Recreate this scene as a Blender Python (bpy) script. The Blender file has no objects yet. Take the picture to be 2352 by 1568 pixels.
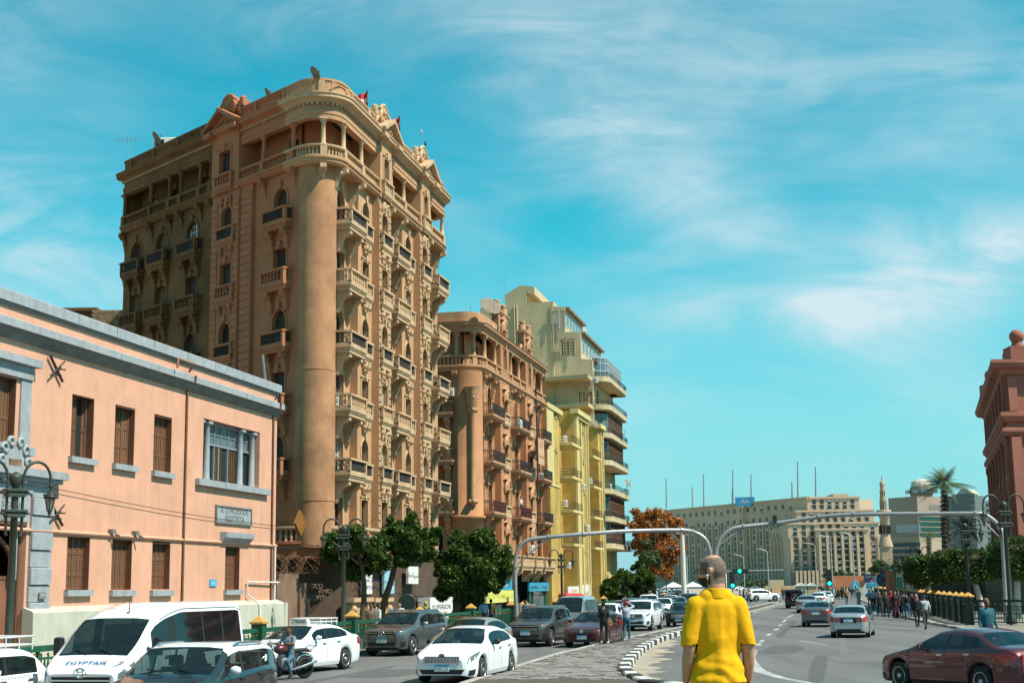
import bpy, bmesh, math, random
import numpy as np
from mathutils import Vector, Matrix
random.seed(7); rng = np.random.default_rng(7)
scene = bpy.context.scene
C = scene.collection
R = math.radians
# ------------------------------------------------------------------ camera, light, exposure
CAM_H = 2.5; FPX = 3267.0; PITCH = math.atan(561 / 3267); ROLL = -0.0135
cam = bpy.data.cameras.new('camera'); cam_o = bpy.data.objects.new('camera', cam); C.objects.link(cam_o)
cam.sensor_width = 36; cam.lens = 36 * FPX / 2352; cam.clip_start = .1; cam.clip_end = 6000
CAM_M = Matrix.Rotation(math.pi / 2 + PITCH, 3, 'X') @ Matrix.Rotation(ROLL, 3, 'Z')
cam_o.matrix_world = Matrix.Translation((0, 0, CAM_H)) @ CAM_M.to_4x4()
scene.camera = cam_o
SUN_AZ, SUN_EL = 114, 54
sd = bpy.data.lights.new('sun', 'SUN'); sun = bpy.data.objects.new('sun', sd); C.objects.link(sun)
sd.energy = 5.0; sd.angle = R(.55); sd.color = (1, .93, .80)
sdir = Vector((math.sin(R(SUN_AZ)) * math.cos(R(SUN_EL)), math.cos(R(SUN_AZ)) * math.cos(R(SUN_EL)), math.sin(R(SUN_EL))))
sun.rotation_euler = (-sdir).to_track_quat('-Z', 'Y').to_euler()
sun.location = sdir * 300
w = bpy.data.worlds.new('World'); scene.world = w; w.use_nodes = True
nt = w.node_tree; nt.nodes.clear(); L = nt.links.new
def N_(t, **k):
 n = nt.nodes.new(t)
 for a, b in k.items(): setattr(n, a, b)
 return n
out = N_('ShaderNodeOutputWorld'); bg = N_('ShaderNodeBackground'); L(bg.outputs[0], out.inputs[0])
sky = N_('ShaderNodeTexSky', sky_type='NISHITA', sun_disc=False)
sky.sun_elevation = R(SUN_EL); sky.sun_rotation = R(SUN_AZ); sky.air_density = 1.0; sky.dust_density = 1.0; sky.ozone_density = 1.0
bg.inputs[1].default_value = .066
sky.dust_density = .3; sky.ozone_density = 2.0
tint = N_('ShaderNodeMix', data_type='RGBA', blend_type='MULTIPLY'); tint.inputs[0].default_value = 1
L(sky.outputs[0], tint.inputs[6]); tint.inputs[7].default_value = (.15, 1.70, 1.44, 1)
# cirrus, drawn in slopes of the view direction (x/|y|, z/|y|) so that it runs on behind the camera as well
tc = N_('ShaderNodeTexCoord'); sx = N_('ShaderNodeSeparateXYZ'); L(tc.outputs['Generated'], sx.inputs[0])
def MA(op, a, b=None, c=None):
 n = N_('ShaderNodeMath', operation=op)
 for i, v in enumerate((a, b, c)):
  if v is None: continue
  if isinstance(v, (int, float)): n.inputs[i].default_value = v
  else: L(v, n.inputs[i])
 return n.outputs[0]
yy = MA('ADD', MA('ABSOLUTE', sx.outputs[1]), .08); uu_ = MA('DIVIDE', sx.outputs[0], yy); vv_ = MA('DIVIDE', sx.outputs[2], yy)
cx = N_('ShaderNodeCombineXYZ'); L(uu_, cx.inputs[0]); L(vv_, cx.inputs[1])
def fbm(rot, scale, ns, det, lo, hi, dist):
 mp = N_('ShaderNodeMapping'); L(cx.outputs[0], mp.inputs[0]); mp.inputs['Rotation'].default_value = (0, 0, R(rot)); mp.inputs['Scale'].default_value = scale
 n = N_('ShaderNodeTexNoise'); L(mp.outputs[0], n.inputs['Vector']); n.inputs['Scale'].default_value = ns; n.inputs['Detail'].default_value = det; n.inputs['Roughness'].default_value = .6; n.inputs['Distortion'].default_value = dist
 r = N_('ShaderNodeMapRange'); r.interpolation_type = 'SMOOTHSTEP'; L(n.outputs[0], r.inputs[0]); r.inputs[1].default_value = lo; r.inputs[2].default_value = hi
 return r.outputs[0]
fine = fbm(24, (1, 3.2, 1), 5.5, 8, .30, .74, .9); fine2 = fbm(-16, (1, 3, 1), 6.5, 8, .32, .72, .8); broad = fbm(10, (1, 1.6, 1), 3.2, 4, .36, .66, .4)
warp = fbm(0, (1, 1, 1), 4, 3, .2, .8, .3)
def streak(x0, y0, x1, y1, wd, k, tex):
 """soft streak between two directions, given as slopes"""
 dx, dy = x1 - x0, y1 - y0; l = math.hypot(dx, dy); nx, ny = -dy / l, dx / l
 d = MA('MULTIPLY_ADD', uu_, nx, MA('MULTIPLY_ADD', vv_, ny, -(x0 * nx + y0 * ny))); d = MA('ADD', d, MA('MULTIPLY_ADD', warp, wd * 1.4, -wd * .7))
 t = MA('MULTIPLY_ADD', uu_, dx / l / l, MA('MULTIPLY_ADD', vv_, dy / l / l, -(x0 * dx + y0 * dy) / l / l - .5))
 g = MA('POWER', 2.718, MA('MULTIPLY', MA('MULTIPLY', d, d), -1 / wd / wd)); h = MA('POWER', 2.718, MA('MULTIPLY', MA('POWER', MA('ABSOLUTE', t), 4), -9))
 return MA('MULTIPLY', MA('MULTIPLY', g, h), MA('MULTIPLY', MA('MULTIPLY_ADD', tex, .75, .25), k))
def sl(x, y): return (x - 1176) / 3313, (1342 - y) / 3360
acc = MA('MULTIPLY', MA('MULTIPLY', broad, fine), .42)
for (x0, y0, x1, y1, wd, k, tex) in ((1180, 60, 2500, 330, .06, .46, fine2), (1330, 250, 1980, 790, .03, .62, fine2), (1800, 740, 2500, 560, .026, .52, fine), (1950, 640, 2500, 600, .05, .38, fine), (1500, 760, 2300, 720, .022, .30, fine),
          (-250, 230, 330, 420, .06, .26, fine), (-250, 560, 420, 640, .035, .36, fine), (-100, 40, 800, 30, .03, .34, fine), (1850, 800, 2450, 960, .05, .16, broad)):
 acc = MA('ADD', acc, streak(*sl(x0, y0), *sl(x1, y1), wd, k, tex))
acc = MA('MINIMUM', acc, .92)
mix = N_('ShaderNodeMix', data_type='RGBA'); L(tint.outputs[2], mix.inputs[6]); L(acc, mix.inputs[0]); mix.inputs[7].default_value = (7.0, 8.4, 9.0, 1)
# pale band of dusty air at the horizon
hz = N_('ShaderNodeMapRange'); L(vv_, hz.inputs[0]); hz.inputs[1].default_value = -.01; hz.inputs[2].default_value = .235; hz.inputs[3].default_value = .96; hz.inputs[4].default_value = 0
mix2 = N_('ShaderNodeMix', data_type='RGBA'); L(hz.outputs[0], mix2.inputs[0]); L(tint.outputs[2], mix2.inputs[6]); mix2.inputs[7].default_value = (3.9, 6.5, 7.7, 1)
L(mix2.outputs[2], mix.inputs[6]); L(mix.outputs[2], bg.inputs[0])
vs = scene.view_settings; vs.view_transform = 'Standard'; vs.look = 'None'; vs.exposure = 0.6; vs.gamma = 1; vs.use_curve_mapping = False
scene.cycles.max_bounces = 6; scene.cycles.transparent_max_bounces = 12; scene.cycles.caustics_reflective = False; scene.cycles.caustics_refractive = False
scene.cycles.use_denoising = True
# ------------------------------------------------------------------ layout helpers (pixel of the photo at 2352 px width -> point on a real surface)
def ray(x, y): return CAM_M @ Vector(((x - 1176) / FPX, -(y - 784) / FPX, -1))
def ground(x, y, z=0):
 d = ray(x, y); return Vector((0, 0, CAM_H)) + d * ((z - CAM_H) / d.z)
def atdepth(x, y, Y):
 d = ray(x, y); return Vector((0, 0, CAM_H)) + d * (Y / d.y)
AZ = 12.57
U = Vector((math.sin(R(AZ)), math.cos(R(AZ)))); NV = Vector((U.y, -U.x))
class Frame:
 """a vertical plane: s along, d outward, z up"""
 def __init__(s, O, az, sign=1):
  s.O = Vector(O[:2]); s.u = Vector((math.sin(R(az)), math.cos(R(az)))); s.n = Vector((s.u.y, -s.u.x)) * sign; s.az = az
 def __call__(s, a, d, z):
  p = s.O + s.u * a + s.n * d; return (p.x, p.y, z)
 def px(s, x, y, d=0):
  r = ray(x, y); O = s.O + s.n * d; t = s.n.dot(O) / s.n.dot(r.xy); p = Vector((0, 0, CAM_H)) + r * t
  return (p.xy - O).dot(s.u), p.z
 def mat(s, a, d, z):
  """x along u, y outward, z up, at point"""
  m = Matrix(((s.u.x, s.n.x, 0, 0), (s.u.y, s.n.y, 0, 0), (0, 0, 1, 0), (0, 0, 0, 1))); m.translation = s(a, d, z); return m
FR = Frame(NV * -25, AZ)                       # the street front of all the houses on the left
def road(s, off, z=0): p = U * s + NV * off; return (p.x, p.y, z)
# ------------------------------------------------------------------ mesh helpers
class MB:
 def __init__(s, fr=None): s.v = []; s.f = []; s.m = []; s.sm = []; s.fr = fr; s.mi = 0; s.smooth = False
 def P(s, p): return s.fr(*p) if s.fr else tuple(p)
 def add(s, pts, faces, mi=None, smooth=None):
  b = len(s.v); s.v += [s.P(p) for p in pts]
  mi = s.mi if mi is None else mi; smooth = s.smooth if smooth is None else smooth
  for f in faces: s.f.append(tuple(b + i for i in f)); s.m.append(mi); s.sm.append(smooth)
 def quad(s, a, b, c, d, mi=None): s.add([a, b, c, d], [(0, 1, 2, 3)], mi)
 def box(s, x0, x1, y0, y1, z0, z1, mi=None):
  s.add([(x0, y0, z0), (x1, y0, z0), (x1, y1, z0), (x0, y1, z0), (x0, y0, z1), (x1, y0, z1), (x1, y1, z1), (x0, y1, z1)],
    [(0, 3, 2, 1), (4, 5, 6, 7), (0, 1, 5, 4), (1, 2, 6, 5), (2, 3, 7, 6), (3, 0, 4, 7)], mi, False)
 def cbox(s, x0, x1, y0, y1, z0, z1, c, mi=None):
  """box with chamfered vertical and top edges"""
  o = [(x0 + c, y0), (x1 - c, y0), (x1, y0 + c), (x1, y1 - c), (x1 - c, y1), (x0 + c, y1), (x0, y1 - c), (x0, y0 + c)]
  i = [(x0 + 2 * c, y0 + c), (x1 - 2 * c, y0 + c), (x1 - c, y0 + 2 * c), (x1 - c, y1 - 2 * c), (x1 - 2 * c, y1 - c), (x0 + 2 * c, y1 - c), (x0 + c, y1 - 2 * c), (x0 + c, y0 + 2 * c)]
  pts = [(a, b, z0) for a, b in o] + [(a, b, z1 - c) for a, b in o] + [(a, b, z1) for a, b in i]
  fs = []
  for r in (0, 8):
   for k in range(8): fs.append((r + k, r + (k + 1) % 8, r + 8 + (k + 1) % 8, r + 8 + k))
  fs += [tuple(range(16, 24)), tuple(range(7, -1, -1))]
  s.add(pts, fs, mi, False)
 def prism(s, poly, y0, y1, mi=None, axis='y'):
  """poly of (x,z) extruded along y (axis 'y') or (x,y) along z (axis 'z') or (y,z) along x (axis 'x')"""
  n = len(poly); g = {'y': lambda p, t: (p[0], t, p[1]), 'z': lambda p, t: (p[0], p[1], t), 'x': lambda p, t: (t, p[0], p[1])}[axis]
  s.add([g(p, y0) for p in poly] + [g(p, y1) for p in poly], [tuple(range(n)), tuple(range(2 * n - 1, n - 1, -1))] + [(i, i + n, (i + 1) % n + n, (i + 1) % n) for i in range(n)], mi, False)
 def tube(s, path, r, n=8, mi=None, cap=True, smooth=True):
  path = [Vector(p) for p in path]; rs = r if isinstance(r, (list, tuple)) else [r] * len(path)
  pts = []; prev = None
  for i, p in enumerate(path):
   t = (path[min(i + 1, len(path) - 1)] - path[max(i - 1, 0)])
   t = t.normalized() if t.length > 1e-9 else Vector((0, 0, 1))
   if prev is None:
    a = Vector((1, 0, 0)) if abs(t.x) < .8 else Vector((0, 1, 0)); x = t.cross(a).normalized()
   else: x = (prev - t * prev.dot(t)); x = x.normalized() if x.length > 1e-6 else t.orthogonal().normalized()
   prev = x; y = t.cross(x)
   for k in range(n):
    a = 2 * math.pi * k / n; pts.append(tuple(p + (x * math.cos(a) + y * math.sin(a)) * rs[i]))
  fs = []
  for i in range(len(path) - 1):
   for k in range(n): fs.append((i * n + k, i * n + (k + 1) % n, (i + 1) * n + (k + 1) % n, (i + 1) * n + k))
  s.add(pts, fs, mi, smooth)
  if cap: s.add(pts[:n], [tuple(range(n - 1, -1, -1))], mi, False); s.add(pts[-n:], [tuple(range(n))], mi, False)
 def lathe(s, prof, c=(0, 0, 0), n=12, mi=None, smooth=True, M=None):
  """prof of (r,z) turned round a vertical axis at c"""
  pts = []
  for r, z in prof:
   for k in range(n):
    a = 2 * math.pi * (k + .5) / n; p = Vector((r * math.cos(a), r * math.sin(a), z))
    if M: p = M @ p
    pts.append((p.x + c[0], p.y + c[1], p.z + c[2]))
  fs = [(i * n + k, i * n + (k + 1) % n, (i + 1) * n + (k + 1) % n, (i + 1) * n + k) for i in range(len(prof) - 1) for k in range(n)]
  s.add(pts, fs, mi, smooth)
  s.add(pts[:n], [tuple(range(n - 1, -1, -1))], mi, False); s.add(pts[-n:], [tuple(range(n))], mi, False)
 def ball(s, c, r, n=10, m=7, mi=None, sc=(1, 1, 1)):
  pts = []; fs = []
  for i in range(m + 1):
   t = math.pi * i / m
   for k in range(n):
    a = 2 * math.pi * k / n; pts.append((c[0] + r * sc[0] * math.sin(t) * math.cos(a), c[1] + r * sc[1] * math.sin(t) * math.sin(a), c[2] + r * sc[2] * math.cos(t)))
  for i in range(m):
   for k in range(n): fs.append((i * n + k, (i + 1) * n + k, (i + 1) * n + (k + 1) % n, i * n + (k + 1) % n))
  s.add(pts, fs, mi, True)
 def sweep(s, path, prof, mi=None, closed=True, smooth=False):
  """path: list of (x,y,nx,ny); prof: list of (d,z)"""
  n = len(prof); pts = [(x + nx * d, y + ny * d, z) for x, y, nx, ny in path for d, z in prof]
  fs = []
  for i in range(len(path) - 1):
   for k in range(n if closed else n - 1): fs.append((i * n + k, i * n + (k + 1) % n, (i + 1) * n + (k + 1) % n, (i + 1) * n + k))
  s.add(pts, fs, mi, smooth)
  if closed: s.add(pts[:n], [tuple(range(n))], mi, False); s.add(pts[-n:], [tuple(range(n - 1, -1, -1))], mi, False)
 def mesh(s, name, mats):
  me = bpy.data.meshes.new(name); me.from_pydata(s.v, [], s.f)
  for m in (mats if isinstance(mats, (list, tuple)) else [mats]): me.materials.append(m)
  if any(s.m): me.polygons.foreach_set('material_index', s.m)
  if any(s.sm): me.polygons.foreach_set('use_smooth', s.sm)
  me.update(); return me
 def build(s, name, mats, parent=None): return link(name, s.mesh(name, mats), parent)
def link(name, me, parent=None, M=None):
 """one mesh object; M is its world matrix (identity: the mesh is in world coordinates)"""
 o = bpy.data.objects.new(name, me); C.objects.link(o)
 M = M or Matrix()
 if parent:
  o.parent = parent; o.matrix_basis = PW[parent.name].inverted() @ M
 else: o.matrix_basis = M
 PW[o.name] = M.copy()
 return o
PW = {}
def thing(name, label, cat, loc=(0, 0, 0), rz=0, group=None):
 o = bpy.data.objects.new(name, None); C.objects.link(o); o.empty_display_size = .3
 M = Matrix.Translation(loc) @ Matrix.Rotation(rz, 4, 'Z'); o.matrix_basis = M; PW[o.name] = M
 o['label'] = label; o['category'] = cat
 if group: o['group'] = group
 return o
def tag(o, label, cat, group=None):
 o['label'] = label; o['category'] = cat
 if group: o['group'] = group
 return o
def struct(o): o['kind'] = 'structure'; return o
def stuff(o): o['kind'] = 'stuff'; return o
def copy_tree(o, loc=None, rz=None, label=None, scale=None, parent=None):
 c = o.copy(); C.objects.link(c)
 if parent: c.parent = parent
 else:
  if loc is not None:
   M = Matrix.Translation(loc) @ Matrix.Rotation(rz or 0, 4, 'Z')
   if scale: M = M @ Matrix.Scale(scale, 4)
   c.matrix_basis = M
  if label: c['label'] = label
 for ch in o.children: copy_tree(ch, parent=c)
 return c
def fillet(pts, rads, seg=10):
 """rounded polyline -> list of (x,y,nx,ny), normal to the right of travel, mitred"""
 P = [Vector(p) for p in pts]; out = []
 for i, p in enumerate(P):
  r = rads[i]
  if i in (0, len(P) - 1) or r <= 0: out.append(p); continue
  a = (P[i - 1] - p).normalized(); b = (P[i + 1] - p).normalized(); th = a.angle(b); t = r / math.tan(th / 2)
  p0 = p + a * t; cdir = (a + b).normalized(); c = p + cdir * (r / math.sin(th / 2)); v0 = p0 - c; v1 = p + b * t - c
  ang = v0.angle_signed(v1)
  for k in range(seg + 1):
   q = v0.copy(); q.rotate(Matrix.Rotation(-ang * k / seg, 2)); out.append(c + q)
 res = []
 for i, p in enumerate(out):
  d0 = (p - out[i - 1]).normalized() if i else None; d1 = (out[i + 1] - p).normalized() if i < len(out) - 1 else None
  d0 = d0 or d1; d1 = d1 or d0
  n0 = Vector((d0.y, -d0.x)); n1 = Vector((d1.y, -d1.x)); n = (n0 + n1).normalized(); n = n / max(.25, n.dot(n0))
  res.append((p.x, p.y, n.x, n.y))
 return res
def along(path, step, a=0, b=None, margin=0):
 """points every step along a swept path: (x,y,nx,ny,dist)"""
 out = []; D = 0; segs = []
 for i in range(len(path) - 1):
  l = math.hypot(path[i + 1][0] - path[i][0], path[i + 1][1] - path[i][1]); segs.append((D, l, i)); D += l
 b = D if b is None else b; n = max(1, int((b - a) / step)); st = (b - a) / n
 for k in range(n):
  d = a + (k + .5) * st
  for s0, l, i in segs:
   if s0 <= d <= s0 + l and l > 0:
    t = (d - s0) / l; q = [path[i][j] * (1 - t) + path[i + 1][j] * t for j in range(2)]
    dx, dy = path[i + 1][0] - path[i][0], path[i + 1][1] - path[i][1]; q += [dy / l, -dx / l, d]; out.append(tuple(q)); break
 return out
def plen(path): return sum(math.hypot(path[i + 1][0] - path[i][0], path[i + 1][1] - path[i][1]) for i in range(len(path) - 1))
# ------------------------------------------------------------------ materials
def mat(name, col, rough=.8, var=.12, scale=1.5, bump=0, bscale=30, metal=0, streak=0, coat=0, spec=.4, obj=False, emit=None, dark=None, dirt=0):
 m = bpy.data.materials.new(name); m.use_nodes = True; t = m.node_tree; b = t.nodes['Principled BSDF']; K = t.links.new
 b.inputs['Roughness'].default_value = rough; b.inputs['Metallic'].default_value = metal; b.inputs['Coat Weight'].default_value = coat; b.inputs['Coat Roughness'].default_value = .04
 b.inputs['Specular IOR Level'].default_value = spec
 if emit: b.inputs['Emission Color'].default_value = (*emit[:3], 1); b.inputs['Emission Strength'].default_value = emit[3]
 co = t.nodes.new('ShaderNodeTexCoord') if obj else t.nodes.new('ShaderNodeNewGeometry'); vec = co.outputs['Object'] if obj else co.outputs['Position']
 if var:
  n = t.nodes.new('ShaderNodeTexNoise'); n.inputs['Scale'].default_value = scale; n.inputs['Detail'].default_value = 6; n.inputs['Roughness'].default_value = .65; K(vec, n.inputs['Vector'])
  r = t.nodes.new('ShaderNodeMapRange'); K(n.outputs[0], r.inputs[0]); r.inputs[1].default_value = .3; r.inputs[2].default_value = .7
  mx = t.nodes.new('ShaderNodeMix'); mx.data_type = 'RGBA'; K(r.outputs[0], mx.inputs[0])
  d = dark or [c * (1 - 1.6 * var) for c in col]; mx.inputs[6].default_value = (*d, 1); mx.inputs[7].default_value = (*[min(1, c * (1 + .8 * var)) for c in col], 1)
  last = mx.outputs[2]
  if streak:
   mp = t.nodes.new('ShaderNodeMapping'); K(vec, mp.inputs[0]); mp.inputs['Scale'].default_value = (2.6, 2.6, .16)
   n2 = t.nodes.new('ShaderNodeTexNoise'); n2.inputs['Scale'].default_value = 1.3; n2.inputs['Detail'].default_value = 8; n2.inputs['Roughness'].default_value = .7; K(mp.outputs[0], n2.inputs['Vector'])
   r2 = t.nodes.new('ShaderNodeMapRange'); K(n2.outputs[0], r2.inputs[0]); r2.inputs[1].default_value = .5; r2.inputs[2].default_value = .75; r2.inputs[4].default_value = streak
   m2 = t.nodes.new('ShaderNodeMix'); m2.data_type = 'RGBA'; K(r2.outputs[0], m2.inputs[0]); K(last, m2.inputs[6]); m2.inputs[7].default_value = (*[c * .45 for c in col], 1); last = m2.outputs[2]
  K(last, b.inputs['Base Color'])
 else: b.inputs['Base Color'].default_value = (*col, 1)
 if bump:
  n3 = t.nodes.new('ShaderNodeTexNoise'); n3.inputs['Scale'].default_value = bscale; n3.inputs['Detail'].default_value = 4; K(vec, n3.inputs['Vector'])
  bp = t.nodes.new('ShaderNodeBump'); bp.inputs['Strength'].default_value = bump; bp.inputs['Distance'].default_value = .02; K(n3.outputs[0], bp.inputs['Height']); K(bp.outputs[0], b.inputs['Normal'])
 return m
def glass(name, col, see=.35, rough=.03):
 m = bpy.data.materials.new(name); m.use_nodes = True; t = m.node_tree; b = t.nodes['Principled BSDF']; K = t.links.new
 b.inputs['Base Color'].default_value = (*col, 1); b.inputs['Roughness'].default_value = rough; b.inputs['Specular IOR Level'].default_value = .6
 if see:
  tr = t.nodes.new('ShaderNodeBsdfTransparent'); tr.inputs[0].default_value = (.75, .9, .88, 1); mx = t.nodes.new('ShaderNodeMixShader'); mx.inputs[0].default_value = see
  K(b.outputs[0], mx.inputs[1]); K(tr.outputs[0], mx.inputs[2]); K(mx.outputs[0], t.nodes['Material Output'].inputs[0])
 return m
def leafmat(name, a, b_, c=None):
 """leaf colour picked per leaf from the face attribute rnd"""
 m = bpy.data.materials.new(name); m.use_nodes = True; t = m.node_tree; b = t.nodes['Principled BSDF']; K = t.links.new
 at = t.nodes.new('ShaderNodeAttribute'); at.attribute_name = 'rnd'; rp = t.nodes.new('ShaderNodeValToRGB'); K(at.outputs['Fac'], rp.inputs[0])
 rp.color_ramp.elements[0].color = (*a, 1); rp.color_ramp.elements[1].color = (*(c or b_), 1)
 e = rp.color_ramp.elements.new(.6); e.color = (*b_, 1)
 K(rp.outputs[0], b.inputs['Base Color']); b.inputs['Roughness'].default_value = .45; b.inputs['Specular IOR Level'].default_value = .35
 tl = t.nodes.new('ShaderNodeBsdfTranslucent'); K(rp.outputs[0], tl.inputs[0]); mx = t.nodes.new('ShaderNodeMixShader'); mx.inputs[0].default_value = .25
 K(b.outputs[0], mx.inputs[1]); K(tl.outputs[0], mx.inputs[2]); K(mx.outputs[0], t.nodes['Material Output'].inputs[0])
 return m
M = {}
M['pink'] = mat('pink_render', (.60, .315, .215), .85, .09, .7, .25, 40, streak=.3)
M['stone'] = mat('blue_grey_stone', (.29, .315, .34), .8, .14, 3, .2, 30, streak=.3)
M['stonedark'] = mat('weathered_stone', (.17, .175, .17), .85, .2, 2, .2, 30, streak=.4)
M['plinth'] = mat('whitewashed_plinth', (.44, .44, .36), .9, .10, 1.2, .35, 25, streak=.35)
M['brown'] = mat('brown_paint', (.14, .06, .030), .6, .15, 4)
M['slat'] = mat('shutter_paint', (.20, .10, .05), .6, .15, 4)
M['dark'] = mat('dark_inside', (.012, .011, .010), .9, 0)
M['tall'] = mat('ochre_stucco', (.45, .255, .135), .88, .13, .35, .2, 25, streak=.22)
M['tallL'] = mat('shaded_terracotta_stucco', (.385, .142, .064), .88, .12, .35, .2, 25, streak=.15)  # terracotta paint made deeper and redder: the left front's shade is in the colour
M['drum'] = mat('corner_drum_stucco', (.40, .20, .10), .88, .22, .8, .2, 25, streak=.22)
M['tally'] = mat('shaded_weathered_yellow_stucco', (.165, .076, .024), .9, .28, .4, .3, 25, streak=.45)  # weathered yellow, with the shade of the left front painted into its dark tone
M['tallt'] = mat('pale_ochre_trim', (.50, .335, .195), .85, .15, 1.2, .2, 25, streak=.3)
M['roller'] = mat('roller_shutter', (.055, .032, .021), .7, .2, 3)
M['wfr'] = mat('white_window_frame', (.55, .60, .60), .6, .05)
M['redfr'] = mat('dark_red_frame', (.10, .025, .018), .6, .1)
M['pane'] = glass('window_glass', (.02, .03, .035), 0, .06)
M['panelit'] = glass('pale_window_glass', (.10, .16, .18), 0, .08)
M['iron'] = mat('wrought_iron', (.035, .030, .026), .6, .2, 6)
M['orange'] = mat('orange_stucco', (.40, .19, .09), .88, .16, .4, .2, 25, streak=.3)
M['oranget'] = mat('pale_terracotta_trim', (.46, .25, .135), .85, .18, 1.5, .25, 25, streak=.3)
M['yellow'] = mat('yellow_stucco', (.47, .32, .085), .88, .26, .4, .2, 25, streak=.35)
M['yellowt'] = mat('pale_yellow_stucco', (.56, .46, .20), .88, .10, .6, .2, 25, streak=.3)
M['cream'] = mat('cream_party_wall', (.50, .405, .25), .9, .14, .3, .25, 20, streak=.4)
M['concrete'] = mat('bare_concrete', (.22, .18, .135), .9, .2, 1, .3, 25, streak=.4)
M['white'] = mat('white_paint', (.62, .62, .60), .6, .06, 3)
M['grey'] = mat('grey_metal', (.30, .31, .32), .45, .1, 4, metal=.4)
M['galv'] = mat('galvanised_pole', (.34, .34, .34), .5, .14, 2, metal=.5, obj=True)
M['lampgreen'] = mat('dark_green_iron', (.035, .045, .035), .5, .2, 3, obj=True)
M['railgreen'] = mat('green_railing_paint', (.012, .085, .045), .4, .2, 3)
M['raildark'] = mat('dark_green_railing_paint', (.012, .03, .022), .45, .2, 3)
M['gold'] = mat('ochre_cap_paint', (.50, .27, .065), .6, .1, 3)
M['lampglass'] = glass('lantern_glass', (.25, .2, .13), .3, .2)
M['bark'] = mat('bark', (.10, .07, .045), .9, .3, 6, .6, 25, obj=True)
M['lime'] = mat('limewashed_trunk', (.55, .50, .44), .9, .15, 5, .4, 25, obj=True)
M['leaf'] = leafmat('green_leaves', (.020, .042, .006), (.056, .100, .013), (.13, .18, .025))
M['leafdk'] = leafmat('clipped_leaves', (.015, .035, .006), (.045, .085, .012), (.12, .18, .025))
M['leafor'] = leafmat('rust_leaves', (.26, .075, .018), (.42, .15, .03), (.46, .24, .05))
M['leafpalm'] = leafmat('palm_fronds', (.045, .07, .02), (.09, .13, .04), (.17, .21, .08))
M['leaffar'] = leafmat('dusty_leaves', (.05, .08, .03), (.09, .13, .05), (.14, .17, .07))
M['mog'] = mat('sand_stone_cladding', (.50, .385, .275), .9, .10, .05, streak=.15)
M['mus'] = mat('museum_red_render', (.29, .105, .072), .85, .12, .4, .2, 20, streak=.15)
M['must'] = mat('museum_red_trim', (.32, .12, .085), .85, .12, .6)
M['black'] = mat('black_plastic', (.015, .015, .016), .5, .1, 4, obj=True)
M['rubber'] = mat('rubber', (.02, .02, .02), .85, .15, 8, obj=True)
M['chrome'] = mat('chrome', (.7, .7, .7), .18, 0, metal=1)
M['rim'] = mat('alloy', (.42, .43, .44), .35, .05, metal=.8)
M['seat'] = mat('seat_fabric', (.05, .05, .052), .9, .1, obj=True)
M['carglass'] = glass('car_glass', (.012, .02, .022), .38)
M['carglassdk'] = glass('tinted_car_glass', (.006, .008, .01), .12)
M['lamp_clear'] = glass('headlamp_glass', (.13, .14, .145), .15, .1)
M['lamp_red'] = mat('red_lens', (.35, .015, .02), .2, .1, 5, coat=.6, obj=True)
M['lamp_amber'] = mat('amber_lens', (.6, .2, .03), .2, 0, coat=.5)
M['platew'] = mat('plate_white', (.7, .72, .72), .5, .05)
M['plateb'] = mat('plate_blue', (.05, .30, .45), .5, .05)
M['ink'] = mat('black_ink', (.015, .015, .02), .7, 0)
def paint(name, col, metal=0, rough=.35): return mat(name, col, rough, .03, 1.2, metal=metal, coat=1, obj=True)
M['pwhite'] = paint('white_car_paint', (.78, .80, .82)); M['psilver'] = paint('silver_car_paint', (.42, .43, .45), .6); M['pgrey'] = paint('grey_car_paint', (.11, .115, .12), .55)
M['pbronze'] = paint('bronze_grey_car_paint', (.075, .068, .06), .5); M['pmaroon'] = paint('maroon_car_paint', (.085, .014, .018), .3); M['pblack'] = paint('black_car_paint', (.018, .019, .021), .2)
M['psoul'] = paint('slate_car_paint', (.016, .025, .028), .3); M['pblue'] = paint('pale_blue_car_paint', (.30, .38, .42), .4); M['pgreen'] = paint('grey_green_van_paint', (.12, .14, .14), .3)
M['ptan'] = paint('champagne_car_paint', (.36, .32, .27), .5)
def text(txt, size, mat_, M4, parent=None, name='lettering', ext=.004, align='CENTER', sx=1, label=None, bold=0):
 cu = bpy.data.curves.new('t', 'FONT'); cu.body = txt; cu.size = size; cu.extrude = ext; cu.align_x = align; cu.align_y = 'CENTER'; cu.resolution_u = 2; cu.offset = bold
 o = bpy.data.objects.new('t', cu); C.objects.link(o); dg = bpy.context.evaluated_depsgraph_get()
 me = bpy.data.meshes.new_from_object(o.evaluated_get(dg)); bpy.data.objects.remove(o); bpy.data.curves.remove(cu)
 me.name = name; me.materials.clear(); me.materials.append(mat_)
 # text lies in xy facing +z -> stand it up facing +y of M4 (x along)
 me.transform(Matrix(((sx, 0, 0, 0), (0, 0, 1, 0), (0, 1, 0, 0), (0, 0, 0, 1))))
 return link(name, me, parent, M4)
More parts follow.
